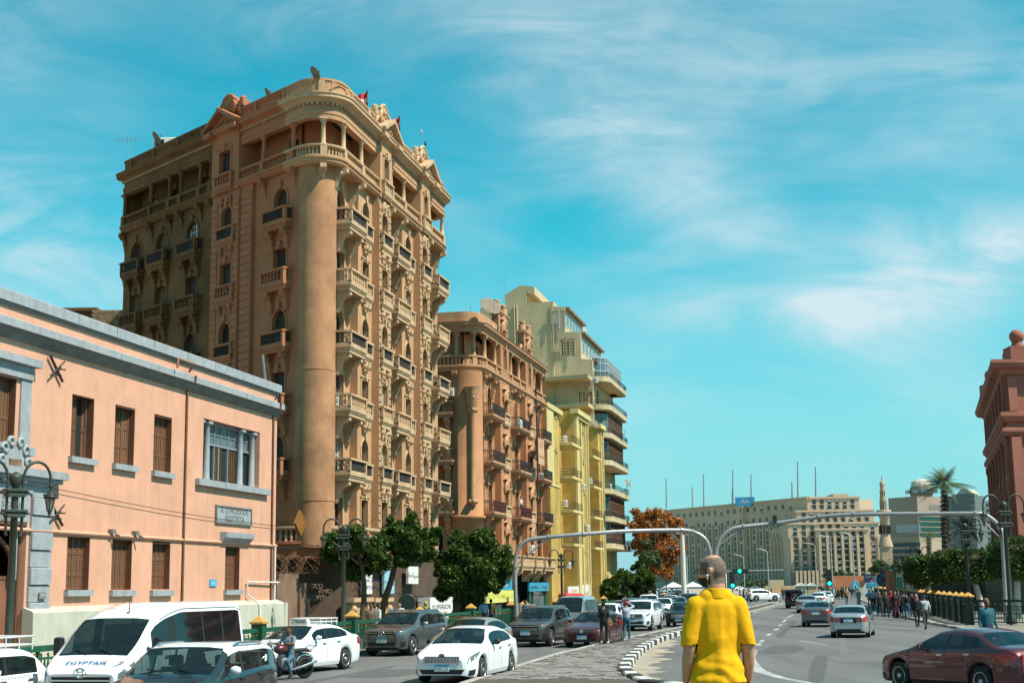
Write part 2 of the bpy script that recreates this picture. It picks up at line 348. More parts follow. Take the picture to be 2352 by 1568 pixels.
# ------------------------------------------------------------------ ground, roads, island
def asphalt(name, c, stain=.35):
 m = bpy.data.materials.new(name); m.use_nodes = True; t = m.node_tree; b = t.nodes['Principled BSDF']; K = t.links.new
 g = t.nodes.new('ShaderNodeNewGeometry'); mp = t.nodes.new('ShaderNodeMapping'); K(g.outputs['Position'], mp.inputs[0]); mp.inputs['Rotation'].default_value = (0, 0, R(AZ)); mp.inputs['Scale'].default_value = (.55, .05, 1)
 n1 = t.nodes.new('ShaderNodeTexNoise'); K(mp.outputs[0], n1.inputs['Vector']); n1.inputs['Scale'].default_value = 1; n1.inputs['Detail'].default_value = 7; n1.inputs['Roughness'].default_value = .62
 n2 = t.nodes.new('ShaderNodeTexNoise'); K(g.outputs['Position'], n2.inputs['Vector']); n2.inputs['Scale'].default_value = 45; n2.inputs['Detail'].default_value = 3
 a = t.nodes.new('ShaderNodeMapRange'); K(n1.outputs[0], a.inputs[0]); a.inputs[1].default_value = .3; a.inputs[2].default_value = .7; a.inputs[3].default_value = 1 - stain; a.inputs[4].default_value = 1 + stain
 a2 = t.nodes.new('ShaderNodeMapRange'); K(n2.outputs[0], a2.inputs[0]); a2.inputs[1].default_value = .3; a2.inputs[2].default_value = .7; a2.inputs[3].default_value = .78; a2.inputs[4].default_value = 1.22
 mu = t.nodes.new('ShaderNodeMath'); mu.operation = 'MULTIPLY'; K(a.outputs[0], mu.inputs[0]); K(a2.outputs[0], mu.inputs[1])
 mx = t.nodes.new('ShaderNodeMix'); mx.data_type = 'RGBA'; mx.blend_type = 'MULTIPLY'; mx.inputs[0].default_value = 1; mx.inputs[6].default_value = (*c, 1); K(mu.outputs[0], mx.inputs[7]); K(mx.outputs[2], b.inputs['Base Color'])
 b.inputs['Roughness'].default_value = .82; b.inputs['Specular IOR Level'].default_value = .3
 bp = t.nodes.new('ShaderNodeBump'); bp.inputs['Strength'].default_value = .35; bp.inputs['Distance'].default_value = .012; K(n2.outputs[0], bp.inputs['Height']); K(bp.outputs[0], b.inputs['Normal'])
 return m
M['asphalt'] = asphalt('asphalt', (.120, .119, .118), .27); M['pave'] = mat('dusty_pavement', (.22, .195, .165), .9, .2, .7, .3, 20)
M['square'] = mat('pale_square_paving', (.33, .28, .225), .9, .15, .12); M['dust'] = mat('sandy_dust', (.33, .28, .22), .95, .25, 1.2, .2, 30)
M['paver'] = mat('worn_paver', (.205, .19, .178), .9, .14, 1.7, .5, 14, dark=(.155, .142, .132)); M['joint'] = mat('paver_joint_soil', (.085, .07, .058), .95, .3, 4)
M['kerbw'] = mat('kerb_white', (.50, .50, .47), .8, .14, 4, .3, 20); M['kerbb'] = mat('kerb_black', (.035, .036, .036), .8, .4, 4, .3, 20); M['kerbg'] = mat('kerb_stone', (.32, .30, .27), .9, .2, 2, .3, 20)
M['line'] = mat('worn_road_paint', (.36, .36, .355), .8, .3, 1.5, dark=(.17, .17, .168))
def sheet(name, poly, z, m, depth=0):
 b = MB(); n = len(poly)
 if depth: b.prism([(p[0], p[1]) for p in poly], z - depth, z, axis='z')
 else: b.add([(p[0], p[1], z) for p in poly], [tuple(range(n))])
 return struct(b.build(name, m))
sheet('ground', [(-2500, -300), (2500, -300), (2500, 3500), (-2500, 3500)], -.03, M['square'])
def strip(name, pts, z, m, depth=0): return sheet(name, [road(*p) for p in pts], z, m, depth)
strip('road', [(-30, -60), (-30, 60), (60, 30), (90, 12), (190, 30), (300, 90), (330, 40), (330, -40), (200, -30), (90, -18), (-30, -18)], 0, M['asphalt'])
strip('pavement', [(10, -17.9), (10, -60), (215, -60), (215, -17.9)], .13, M['pave'], .16)
# right-hand pavement in front of the museum railing
RP = [ground(2352, 1470, .12), ground(2210, 1440, .12), ground(2140, 1428, .12), ground(2080, 1414, .12), ground(2040, 1400, .12), ground(2000, 1385, .12), ground(1975, 1374, .12)]
far = ground(1965, 1366, .12)
sheet('pavement', [RP[0] + Vector((25, -14, 0))] + RP + [far, far + Vector((90, 20, 0)), Vector((160, 60, 0))], .12, M['pave'], .15)
# --- the paved island between the carriageways
left_px = [(1040, 1572), (1148, 1537), (1270, 1501), (1393, 1472), (1563, 1438), (1680, 1413)]
right_px = [(1431, 1533), (1434, 1523), (1446, 1508), (1465, 1491), (1487, 1476), (1512, 1465), (1537, 1456), (1562, 1449), (1590, 1442), (1625, 1434), (1660, 1425), (1722, 1405), (1765, 1393), (1799, 1384)]
near_px = [(1490, 1567), (1468, 1560), (1449, 1551), (1437, 1542)]
IZ = .15
lp = [ground(*p, IZ).xy for p in left_px]; rp = [ground(*p, IZ).xy for p in right_px]; npx = [ground(*p, IZ).xy for p in near_px]
near = [Vector(road(18, -10.4)[:2]), Vector(road(16, 2)[:2]), Vector(road(24, 2.5)[:2]), Vector(road(31, -1.2)[:2])]
farl = [Vector(road(140, -8.4)[:2]), Vector(road(175, -7.6)[:2])]
outline = near + npx + rp + farl[::-1] + lp[::-1]
island = sheet('traffic_island', [(p.x, p.y) for p in outline], IZ - .012, M['joint'], .17)
PW[island.name] = Matrix()
kp = near[3:] + npx + rp + farl[::-1]
kpath = fillet(kp, [0] + [.8] * (len(kp) - 2) + [0], 4)
kl = plen(kpath); kms = {}
for i, (x, y, nx, ny, d) in enumerate(along(kpath, 1.15)):
 key = 'kerbw' if i % 2 else 'kerbb'
 if key not in kms:
  b = MB(); b.cbox(-.555, .555, -.22, .14, -.17, .075, .035); kms[key] = b.mesh('kerb_stone', M[key])
 link('kerb_stone', kms[key], island, Matrix.Translation((x, y, IZ)) @ Matrix.Rotation(math.atan2(ny, nx) + math.pi / 2 + random.uniform(-.02, .02), 4, 'Z') @ Matrix.Scale(random.uniform(.97, 1.02), 4))
lpath = fillet([(p.x, p.y) for p in [near[0]] + lp + farl], [0] * (len(lp) + 3))
b = MB(); b.cbox(-.58, .58, -.1, .1, -.15, .02, .02); km = b.mesh('kerb_stone', M['kerbg'])
for i, (x, y, nx, ny, d) in enumerate(along(lpath, 1.2, 0, 80)):
 link('kerb_stone', km, island, Matrix.Translation((x - nx * -.1, y - ny * -.1, IZ)) @ Matrix.Rotation(math.atan2(ny, nx) + math.pi / 2, 4, 'Z'))
# pavers: inside test on the outline
poly = [(p.x, p.y) for p in outline]
def inside(x, y):
 c = False; j = len(poly) - 1
 for i in range(len(poly)):
  if (poly[i][1] > y) != (poly[j][1] > y) and x < (poly[j][0] - poly[i][0]) * (y - poly[i][1]) / (poly[j][1] - poly[i][1]) + poly[i][0]: c = not c
  j = i
 return c
def inset(x, y, m=.22): return all(inside(x + a, y + c_) for a, c_ in ((m, m), (-m, m), (m, -m), (-m, -m)))
pw, pl = .36, .46; cells = []
for r in range(int(37 / pl), int(120 / pl)):
 s_ = r * pl
 for c_ in range(-34, -6):
  off = c_ * pw + (pw / 2 if r % 2 else 0); x, y, _ = road(s_, off)
  if inset(x, y): cells.append((s_, off, x, y))
b = MB(); b.cbox(-pw / 2 + .012, pw / 2 - .012, -pl / 2 + .012, pl / 2 - .012, -.05, 0, .012); pvm = b.mesh('paving_stone', M['paver'])
rest = MB(); rot = Matrix.Rotation(-R(AZ), 4, 'Z')
for i, (s_, off, x, y) in enumerate(cells):
 tilt = Matrix.Rotation(random.uniform(-.035, .035), 4, 'X') @ Matrix.Rotation(random.uniform(-.035, .035), 4, 'Y'); z = IZ + random.uniform(-.02, .016)
 m4 = Matrix.Translation((x, y, z)) @ rot @ tilt
 if random.random() < .012: continue
 if i < 290: link('paving_stone', pvm, island, m4)
 else:
  q = [tuple(m4 @ Vector(p)) for p in ((-pw / 2 + .015, -pl / 2 + .015, 0), (pw / 2 - .015, -pl / 2 + .015, 0), (pw / 2 - .015, pl / 2 - .015, 0), (-pw / 2 + .015, pl / 2 - .015, 0), (-pw / 2 + .015, -pl / 2 + .015, -.05), (pw / 2 - .015, -pl / 2 + .015, -.05), (pw / 2 - .015, pl / 2 - .015, -.05), (-pw / 2 + .015, pl / 2 - .015, -.05))]
  rest.add(q, [(0, 1, 2, 3), (0, 1, 5, 4), (1, 2, 6, 5), (2, 3, 7, 6), (3, 0, 4, 7)])
stuff(rest.build('paving', M['paver'], island))
# near part of the island that lies under the frame stays plain paving; the low platform the photographer and the man stand on
b = MB(); b.cbox(-2.2, 4.2, -3, 13, -.02, .93, .03); struct(b.build('platform', M['concrete']))
# sand blown against the inside of the kerb
dp = [ground(*p).xy for p in ((1480, 1500), (1500, 1486), (1530, 1478), (1600, 1462), (1640, 1480), (1560, 1500), (1500, 1540))]
# left kerb of the road
b = MB(); b.cbox(-.73, .73, -.1, .12, -.13, .02, .025); kg = b.mesh('kerb_stone', M['kerbg']); kw = b.mesh('kerb_stone', M['kerbw'])
pv_ = bpy.data.objects['pavement']; PW['pavement'] = Matrix()
for i in range(100):
 s_ = 38 + i * 1.5
 link('kerb_stone', kw if i % 2 else kg, pv_, Matrix.Translation(road(s_, -17.9, .13)) @ rot @ Matrix.Rotation(math.pi / 2, 4, 'Z'))
rkp = fillet([(p.x, p.y) for p in RP], [0] + [2] * (len(RP) - 2) + [0], 4); pr = bpy.data.objects['pavement.001']; PW['pavement.001'] = Matrix()
for i, (x, y, nx, ny, d) in enumerate(along(rkp, 1.5)):
 link('kerb_stone', kw if i % 2 else kg, pr, Matrix.Translation((x, y, .125)) @ Matrix.Rotation(math.atan2(ny, nx) + math.pi / 2, 4, 'Z'))
# --- road markings
def band(pts, wd, name='road_marking'):
 P_ = [ground(*p) for p in pts]; b = MB(); prev = None
 for i, p in enumerate(P_):
  t = (P_[min(i + 1, len(P_) - 1)] - P_[max(i - 1, 0)]); t.z = 0; t.normalize(); n = Vector((t.y, -t.x, 0)); ww = wd[i] if isinstance(wd, list) else wd
  q = (p + n * ww / 2, p - n * ww / 2)
  if prev: b.quad((prev[0].x, prev[0].y, .005), (q[0].x, q[0].y, .005), (q[1].x, q[1].y, .005), (prev[1].x, prev[1].y, .005))
  prev = q
 return struct(b.build(name, M['line']))
band([(1733, 1496), (1724, 1508), (1722, 1520), (1730, 1532), (1742, 1539), (1765, 1547), (1800, 1557), (1850, 1566), (1900, 1574), (1990, 1590)], [.22, .3, .45, .5, .42, .32, .26, .22, .22, .22])
for a_, b_ in (((1731, 1497), (1735, 1492)), ((1741, 1482), (1745, 1476)), ((1748, 1474), (1752, 1469)), ((1762, 1459), (1770, 1454)), ((1779, 1447), (1787, 1442)), ((1789, 1437), (1795, 1433)), ((1798, 1428), (1805, 1422)), ((1808, 1418), (1822, 1411)), ((1828, 1407), (1842, 1401))):
 band([a_, b_], .2)
band([(1838, 1471), (1900, 1480)], .14); band([(1290, 1496), (1300, 1493)], .15)
M['patch'] = asphalt('patched_asphalt', (.085, .084, .083), .15); M['patch2'] = asphalt('pale_patched_asphalt', (.132, .13, .128), .12)
for i, (x, y, w_, l_, m_) in enumerate(((1800, 1490, 1.4, 7, 'patch'), (1880, 1530, .5, 14, 'patch'), (1985, 1510, 2.2, 5, 'patch2'), (1700, 1545, 1.2, 4, 'patch2'), (1810, 1440, .35, 30, 'patch'), (880, 1545, 2, 4, 'patch'), (760, 1556, .4, 12, 'patch'), (1180, 1500, 1.2, 6, 'patch2'), (1935, 1480, .3, 22, 'patch2'), (1605, 1530, .3, 6, 'patch'))):
 c = ground(x, y); pts = []
 for k in range(14):
  t = k / 14 * 6.2832; ex = lambda v: math.copysign(abs(v) ** .45, v); a_, b_ = ex(math.cos(t)) * w_ / 2 * random.uniform(.82, 1.1), ex(math.sin(t)) * l_ / 2 * random.uniform(.9, 1.05); pts.append((c.x + NV.x * a_ + U.x * b_, c.y + NV.y * a_ + U.y * b_))
 sheet('road_patch', pts, .0035 + .0004 * i, M[m_])
# drifted dust against the kerb, a thin irregular skin on the asphalt
b = MB(); pts = []
for i, (x, y, nx, ny, d) in enumerate(along(kpath, .5, 6, 36)):
 w_ = .5 + .45 * math.sin(i * .9) * math.sin(i * .37 + 1) + random.uniform(0, .35); pts.append(((x + nx * .1, y + ny * .1), (x + nx * (.25 + w_), y + ny * (.25 + w_))))
for p, q in zip(pts, pts[1:]): b.quad((*p[0], .02), (*q[0], .02), (*q[1], .004), (*p[1], .004))
stuff(b.build('drifted_dust', M['dust']))
# ------------------------------------------------------------------ facade kit
def arc(w_, top, n=9, c=0):
 """points of a half circle of width w_ whose crown is at top, from left spring to right spring"""
 r = w_ / 2; return [(c - r * math.cos(math.pi * k / n), top - r + r * math.sin(math.pi * k / n)) for k in range(n + 1)]
def wall_holes(b, s0, s1, z0, z1, d, holes, depth, mi=0):
 """a wall face at d pierced by holes (a,b,c,e,arch) with reveals going in"""
 S = sorted({s0, s1, *[h[0] for h in holes], *[h[1] for h in holes]}); Z = sorted({z0, z1, *[h[2] for h in holes], *[h[3] for h in holes]})
 S = [v for v in S if s0 - 1e-6 <= v <= s1 + 1e-6]; Z = [v for v in Z if z0 - 1e-6 <= v <= z1 + 1e-6]
 for i in range(len(S) - 1):
  k = 0
  while k < len(Z) - 1:
   cs = (S[i] + S[i + 1]) / 2
   def open_(k): cz = (Z[k] + Z[k + 1]) / 2; return any(h[0] < cs < h[1] and h[2] < cz < h[3] for h in holes)
   if open_(k): k += 1; continue
   j = k
   while j + 1 < len(Z) - 1 and not open_(j + 1): j += 1
   b.quad((S[i], d, Z[k]), (S[i + 1], d, Z[k]), (S[i + 1], d, Z[j + 1]), (S[i], d, Z[j + 1]), mi); k = j + 1
 for a, c, z, e, ar in holes:
  D = d - depth
  zt = e - (c - a) / 2 if ar else e
  b.quad((a, d, z), (a, D, z), (a, D, zt), (a, d, zt), mi); b.quad((c, d, z), (c, D, z), (c, D, zt), (c, d, zt), mi); b.quad((a, d, z), (c, d, z), (c, D, z), (a, D, z), mi)
  if not ar: b.quad((a, d, e), (c, d, e), (c, D, e), (a, D, e), mi)
  else:
   p = arc(c - a, e, 8, (a + c) / 2)
   for k in range(8):
    b.quad((p[k][0], d, p[k][1]), (p[k + 1][0], d, p[k + 1][1]), (p[k + 1][0], D, p[k + 1][1]), (p[k][0], D, p[k][1]), mi)
    cr = (a, e) if k < 4 else (c, e)
    b.add([(p[k][0], d, p[k][1]), (p[k + 1][0], d, p[k + 1][1]), (cr[0], d, cr[1])], [(0, 1, 2)], mi)
   b.add([(p[4][0], d, p[4][1]), (a, d, e), (c, d, e)], [(0, 1, 2)], mi)
def slats(b, x0, x1, z0, z1, y, pitch=.1, dep=.025, mi=0, clip=None):
 """louvre/roller surface: a sawtooth sheet"""
 n = max(2, int((z1 - z0) / pitch)); st = (z1 - z0) / n; pts = []
 for k in range(n):
  za, zb = z0 + k * st, z0 + (k + 1) * st
  h = lambda z: clip(z) if clip else 1e9
  xa0, xa1, xb0, xb1 = max(x0, -h(za)), min(x1, h(za)), max(x0, -h(zb)), min(x1, h(zb))
  b.quad((xa0, y + dep, za), (xa1, y + dep, za), (xb1, y, zb), (xb0, y, zb), mi); b.quad((xa0, y, za), (xa1, y, za), (xa1, y + dep, za), (xa0, y + dep, za), mi)
WM = {}
def win_mesh(kind, w_, h, arch=False, trim='tallt', up=.5):
 """window parts in local x (along), y (out), z: returns (surround mesh, leaf mesh name, leaf mesh)"""
 key = (kind, round(w_, 2), round(h, 2), arch, trim, up)
 if key in WM: return WM[key]
 b = MB(); t = .13; y1 = .05
 zt = h - w_ / 2 if arch else h
 for sx in (-1, 1): b.box(sx * w_ / 2 + (-t if sx < 0 else 0), sx * w_ / 2 + (0 if sx < 0 else t), -.05, y1, 0, zt)
 if arch:
  pi, po = arc(w_, h, 10), arc(w_ + 2 * t, h + t, 10)
  for k in range(10):
   a0, a1, c0, c1 = pi[k], pi[k + 1], po[k], po[k + 1]
   b.add([(a0[0], y1, a0[1]), (a1[0], y1, a1[1]), (c1[0], y1, c1[1]), (c0[0], y1, c0[1]), (c0[0], -.05, c0[1]), (c1[0], -.05, c1[1]), (a0[0], -.05, a0[1]), (a1[0], -.05, a1[1])], [(0, 1, 2, 3), (3, 2, 5, 4), (0, 1, 7, 6)])
  b.prism([(-.1, h - .02), (.1, h - .02), (.15, h + .42), (-.15, h + .42)], 0, .14)
 else:
  b.box(-w_ / 2 - t, w_ / 2 + t, -.05, y1, h, h + t); b.box(-w_ / 2 - t - .06, w_ / 2 + t + .06, -.05, .11, h + t, h + t + .07)
  b.prism([(-.1, h - .02), (.1, h - .02), (.16, h + .4), (-.16, h + .4)], 0, .15)
 s_ = b.mesh('surround', M[trim])
 l = MB(); y = -.26; r = w_ / 2
 clip = (lambda z: r if z <= zt else math.sqrt(max(0, r * r - (z - zt) ** 2))) if arch else None
 def panes(z0, z1, m_f, m_g):
  cl = lambda z: clip(z) if clip else r
  n = 6
  for k in range(n):
   za, zb = z0 + (z1 - z0) * k / n, z0 + (z1 - z0) * (k + 1) / n; l.quad((-cl(za), y - .03, za), (cl(za), y - .03, za), (cl(zb), y - .03, zb), (-cl(zb), y - .03, zb), m_g)
  for x in (-r + .05, 0, r - .05): hh = z1 if not arch else min(z1, zt + math.sqrt(max(0, r * r - x * x))); l.box(x - .045, x + .045, y - .03, y + .03, z0, hh, m_f)
  for x in (-r / 2, r / 2): l.box(x - .015, x + .015, y - .03, y + .01, z0, min(z1, zt + r * .85) if arch else z1, m_f)
  k = z0 + .05
  while k < z1: c_ = cl(min(k, z1)); l.box(-c_, c_, y - .03, y + .015, k - .02, k + .02, m_f); k += .34
 if kind == 'roller': slats(l, -r, r, 0, h, y, .09, .02, 0, clip); name = 'roller_shutter'; mats = [M['roller']]
 elif kind == 'half':
  panes(0, h * up, 1, 2); slats(l, -r, r, h * up, h, y + .03, .09, .02, 0, clip); name = 'roller_shutter'; mats = [M['roller'], M['wfr'], M['pane']]
 elif kind in ('glazed', 'glazedred', 'glazeddk'): panes(0, h, 0, 1); name = 'glazed_door'; mats = [M[{'glazed': 'wfr', 'glazedred': 'redfr', 'glazeddk': 'iron'}[kind]], M['pane']]
 elif kind == 'louvre':
  for sx in (-1, 1):
   x0, x1 = (-r, -.02) if sx < 0 else (.02, r)
   slats(l, x0 + .06, x1 - .06, .08, zt - .06, y, .08, .03, 0)
   for a, c in ((x0, x0 + .07), (x1 - .07, x1)): l.box(a, c, y - .02, y + .04, 0, zt, 1)
   for z in (0, zt * .5, zt - .09): l.box(x0, x1, y - .02, y + .04, z, z + .09, 1)
  if arch: slats(l, -r, r, zt, h, y, .09, .02, 0, clip)
  name = 'louvred_shutter'; mats = [M['slat'], M['brown']]
 else: panes(0, h, 0, 1); name = 'dark_opening'; mats = [M['iron'], M['dark']]
 lm = l.mesh(name, mats); WM[key] = (s_, name, lm); return WM[key]
def window(parent, fr, s_, d, z, w_, h, kind, arch=False, trim='tallt', up=.5, sign=1):
 sm, name, lm = win_mesh(kind, w_, h, arch, trim, up); m4 = fr.mat(s_, d, z)
 o = link('window', sm, parent, m4); link(name, lm, o, m4); return o
def baluster(b, x, y, z, h, r=.075, n=7, mi=0): b.lathe([(r * .9, 0), (r * .9, .09 * h), (r * .5, .14 * h), (r, .34 * h), (r * .95, .45 * h), (r * .45, .72 * h), (r * .42, .82 * h), (r * .85, .88 * h), (r * .85, h)], (x, y, z), n, mi)
def ring(b, cx, cz, y, r, t=.022, n=10, mi=0, ax='x', a0=0, a1=2 * math.pi):
 p = []
 for k in range(n + 1):
  a = a0 + (a1 - a0) * k / n; u = cx + r * math.cos(a); z = cz + r * math.sin(a); p.append((u, y, z) if ax == 'x' else (y, u, z))
 b.tube(p, t, 4, mi, False)
def scroll_panel(b, x0, x1, z0, z1, y, mi=0, ax='x'):
 n = max(1, round((x1 - x0) / (z1 - z0) / .55)); st = (x1 - x0) / n; h = z1 - z0
 for z in (z0 + .02, z1 - .02): b.tube([(x0, y, z), (x1, y, z)] if ax == 'x' else [(y, x0, z), (y, x1, z)], .02, 4, mi, False)
 for k in range(n):
  c = x0 + (k + .5) * st; r = min(st, h * .5) * .47
  ring(b, c, z0 + h * .72, y, r, mi=mi, ax=ax); ring(b, c, z0 + h * .28, y, r, mi=mi, ax=ax); ring(b, c, z0 + h * .72, y, r * .5, mi=mi, ax=ax); ring(b, c + r * .3, z0 + h * .28, y, r * .5, mi=mi, ax=ax)
  q = c - st / 2; b.tube([(q, y, z0), (q, y, z1)] if ax == 'x' else [(y, q, z0), (y, q, z1)], .016, 4, mi, False)
BM = {}
def console(b, x, wd, top, dep, h, mi=0):
 """S-scroll bracket under a slab: y out from 0 to dep, from top down h"""
 P = [(0, top), (dep, top), (dep, top - .22), (dep * .86, top - .30), (dep * .62, top - .38), (dep * .5, top - .52), (dep * .42, top - .66 * h), (dep * .3, top - .8 * h), (dep * .34, top - .86 * h), (dep * .26, top - h), (0, top - h)]
 b.prism(P, x - wd / 2, x + wd / 2, mi, 'x')
 for sx in (-1, 1):
  b.lathe([(.14, 0), (.14, .03), (.06, .05)], (x + sx * wd / 2, dep * .62, top - .28), 8, mi, M=Matrix.Rotation(sx * math.pi / 2, 4, 'Y'))
def balcony_mesh(w_, dep, hr, kind, slab=.45, brk=1.15, trim='tallt'):
 key = (w_, dep, hr, kind, slab, brk, trim)
 if key in BM: return BM[key]
 b = MB(); x = w_ / 2
 b.box(-x, x, 0, dep, -.16, 0); b.box(-x + .05, x - .05, 0, dep - .05, -.26, -.16); b.box(-x + .1, x - .1, 0, dep - .1, -slab, -.26)
 b.box(-x - .04, x + .04, dep - .2, dep + .05, hr - .11, hr)
 for sx in (-1, 1): b.box(sx * x - (.16 if sx > 0 else -0.0), sx * x + (.16 if sx < 0 else 0), dep - .17, dep + .01, 0, hr - .11)
 for sx in (-1, 1): b.box(sx * (x - .02) - .1, sx * (x - .02) + .1, 0, dep - .2, hr - .11, hr)
 b.box(-x, x, dep - .15, dep, 0, .09)
 for sx in (-1, 1): b.box(sx * (x - .08) - .07, sx * (x - .08) + .07, 0, dep - .17, 0, .09)
 if brk:
  for sx in (-1, 1): console(b, sx * (x - .42), .34, -slab, dep * .86, brk)
 bm_ = b.mesh('balcony', M[trim])
 g = MB(); z0, z1 = .09, hr - .11
 if kind == 'stone':
  n = max(3, int((w_ - .4) / .3))
  for k in range(n): baluster(g, -x + .2 + (w_ - .4) * (k + .5) / n, dep - .08, z0, z1 - z0)
  n = max(0, int((dep - .3) / .26))
  for sx in (-1, 1):
   for k in range(n): baluster(g, sx * (x - .08), .05 + (dep - .25) * (k + .5) / n, z0, z1 - z0)
  gm = g.mesh('balustrade', M[trim]); nm = 'balustrade'
 else:
  scroll_panel(g, -x + .17, x - .17, z0, z1, dep - .08)
  if dep > .5:
   for sx in (-1, 1): scroll_panel(g, .03, dep - .2, z0, z1, sx * (x - .08), 0, 'y')
  gm = g.mesh('iron_grille', M['iron']); nm = 'iron_grille'
 BM[key] = (bm_, nm, gm); return BM[key]
def balcony(parent, fr, s_, d, z, w_, dep, kind, hr=.75, slab=.45, brk=1.15, trim='tallt'):
 bm_, nm, gm = balcony_mesh(w_, dep, hr, kind, slab, brk, trim); m4 = fr.mat(s_, d, z)
 o = link('balcony', bm_, parent, m4); link(nm, gm, o, m4); return o
# ------------------------------------------------------------------ the tall corner apartment house
apex = NV * -25 + U * 68.23
FL = Frame(apex, -43, -1)
tall = thing('apartment_building', 'tall ochre corner apartment block with rounded corner and stone balconies, flag on its roof', 'building', (*(apex + Vector((-6, 12))), 0))
RAILS = [22.95, 19.55, 16.15, 12.73, 9.3]
def floor_z(r): return r - .75
# outline of the top storey: far left end, left street, rounded corner, right street, rounded end
o_pts = [FL(22.7, -7, 0)[:2], FL(22.7, 0, 0)[:2], tuple(apex), FR(92.7, 0, 0)[:2], FR(92.7, -9, 0)[:2]]
path = fillet(o_pts, [0, .25, 1.5, 1.6, 0], 14)
pl_total = plen(path)
def cutp(a, e):
 out = []; D = 0
 for i, q in enumerate(path):
  if i: D += math.hypot(q[0] - path[i - 1][0], q[1] - path[i - 1][1])
  if a is not None and not out and D >= a and i:
   l = math.hypot(q[0] - path[i - 1][0], q[1] - path[i - 1][1]); t = 1 - (D - a) / l; out.append((path[i - 1][0] + (q[0] - path[i - 1][0]) * t, path[i - 1][1] + (q[1] - path[i - 1][1]) * t, path[i - 1][2], path[i - 1][3]))
  if e is not None and D >= e:
   l = math.hypot(q[0] - path[i - 1][0], q[1] - path[i - 1][1]); t = 1 - (D - e) / l; out.append((path[i - 1][0] + (q[0] - path[i - 1][0]) * t, path[i - 1][1] + (q[1] - path[i - 1][1]) * t, path[i - 1][2], path[i - 1][3])); return out
  if a is None or out: out.append(q)
 return out
CUT1, CUT2 = 7 + 22.7 - 11.5, 7 + 22.7 - 4.2  # left lengths of the trim switch to the shade-toned stuccos here
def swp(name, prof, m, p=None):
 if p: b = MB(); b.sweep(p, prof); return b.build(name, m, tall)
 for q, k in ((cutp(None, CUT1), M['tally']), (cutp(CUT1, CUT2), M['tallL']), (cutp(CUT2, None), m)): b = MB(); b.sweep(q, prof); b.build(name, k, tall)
swp('floor_slab', [(-2.4, 25.45), (.14, 25.45), (.14, 25.33), (.05, 25.25), (.05, 25.14), (-.1, 25.02), (-2.4, 25.02)], M['tall'])
swp('entablature', [(-.45, 27.55), (-.04, 27.55), (-.04, 27.8), (0, 27.82), (0, 28.02), (-.08, 28.06), (-.08, 28.4), (.02, 28.44), (-.45, 28.44)], M['tall'])
swp('cornice', [(-.5, 28.442), (.05, 28.442), (.12, 28.52), (.3, 28.6), (.42, 28.64), (.42, 28.78), (.48, 28.84), (.48, 28.9), (-.5, 28.9)], M['tallt'])
swp('parapet', [(-.42, 28.902), (-.08, 28.902), (-.08, 29.68), (-.02, 29.7), (-.02, 29.82), (-.47, 29.82), (-.42, 29.7)], M['tall'])
swp('handrail', [(-.3, 25.98), (.03, 25.98), (.05, 26.03), (.05, 26.1), (-.32, 26.1)], M['tallt'])
swp('balustrade_foot', [(-.28, 25.452), (0, 25.452), (0, 25.54), (-.28, 25.54)], M['tallt'])
b = MB();
for x, y, nx, ny, d in along(path, .27, 7, pl_total - 9):
 fr = lambda p, x=x, y=y, nx=nx, ny=ny: 0
 t = Vector((-ny, nx)); q = lambda a, o: (x + t.x * a + nx * o, y + t.y * a + ny * o)
 p4 = [q(-.07, -.02), q(.07, -.02), q(.07, .09), q(-.07, .09)]; b.prism(p4, 28.3, 28.42, axis='z')
stuff(b.build('dentil_course', M['tallt'], tall))
# parapet panels and piers
dl = [0] + [7 + v for v in (0, 3.8, 7.2)]
acc = []
pm = MB(); pm.box(-.17, .17, -.02, .07, .03, .80); pmm = pm.mesh('parapet_pier', M['tallt'])
pn = MB()
for (x0, x1, z0, z1) in ((-1.1, 1.1, .12, .17), (-1.1, 1.1, .62, .67), (-1.1, -1.05, .17, .62), (1.05, 1.1, .17, .62)): pn.box(x0, x1, -.02, .035, z0, z1)
pnm = pn.mesh('parapet_panel', M['tallt'])
for i, (x, y, nx, ny, d) in enumerate(along(path, 1.42, 7.2, pl_total - 9.2)):
 m4 = Matrix(((-ny, nx, 0, 0), (nx, ny, 0, 0), (0, 0, 1, 0), (0, 0, 0, 1))); m4.translation = (x - nx * .06, y - ny * .06, 28.9)
 k_ = M['tallt'] if d > CUT2 else M['tallL' if d > CUT1 else 'tally']
 if i % 2 == 0: link('parapet_pier', pm.mesh('parapet_pier', k_), tall, m4)
 else: link('parapet_panel', pn.mesh('parapet_panel', k_), tall, m4)
# columns of the loggia
cb = MB(); cb.cbox(-.19, .19, -.19, .19, 0, .68, .02); cb.lathe([(.17, .68), (.17, .74), (.13, .78), (.125, 1.2), (.11, 1.82), (.14, 1.84), (.12, 1.88), (.2, 2.0), (.22, 2.05)], (0, 0, 0), 12); cb.box(-.22, .22, -.22, .22, 2.05, 2.12)
cmesh = cb.mesh('column', M['tallt'])
cons = MB(); console(cons, 0, .3, 0, .62, 1.25); consm = cons.mesh('console', M['tallt'])
cons2 = MB(); console(cons2, 0, .34, 0, 1.0, 1.5); consm2 = cons2.mesh('console', M['tallt'])
for s_ in (71.1, 74.1, 79.7, 82.3, 88.1, 91.3):
 link('column', cmesh, tall, FR.mat(s_, -.16, 25.45)); link('console', consm2, tall, FR.mat(s_, -.88, 25.02))
for s_ in (22.45, 19.05, 16.75, 15.4, 13.15, 11.9, 6.35, 3.45):
 k_ = 'tally' if s_ > 11.5 else 'tallL'; link('column', cb.mesh('column', M[k_]), tall, FL.mat(s_, -.16, 25.45)); link('console', cons.mesh('console', M[k_]), tall, FL.mat(s_, -.45, 25.02))
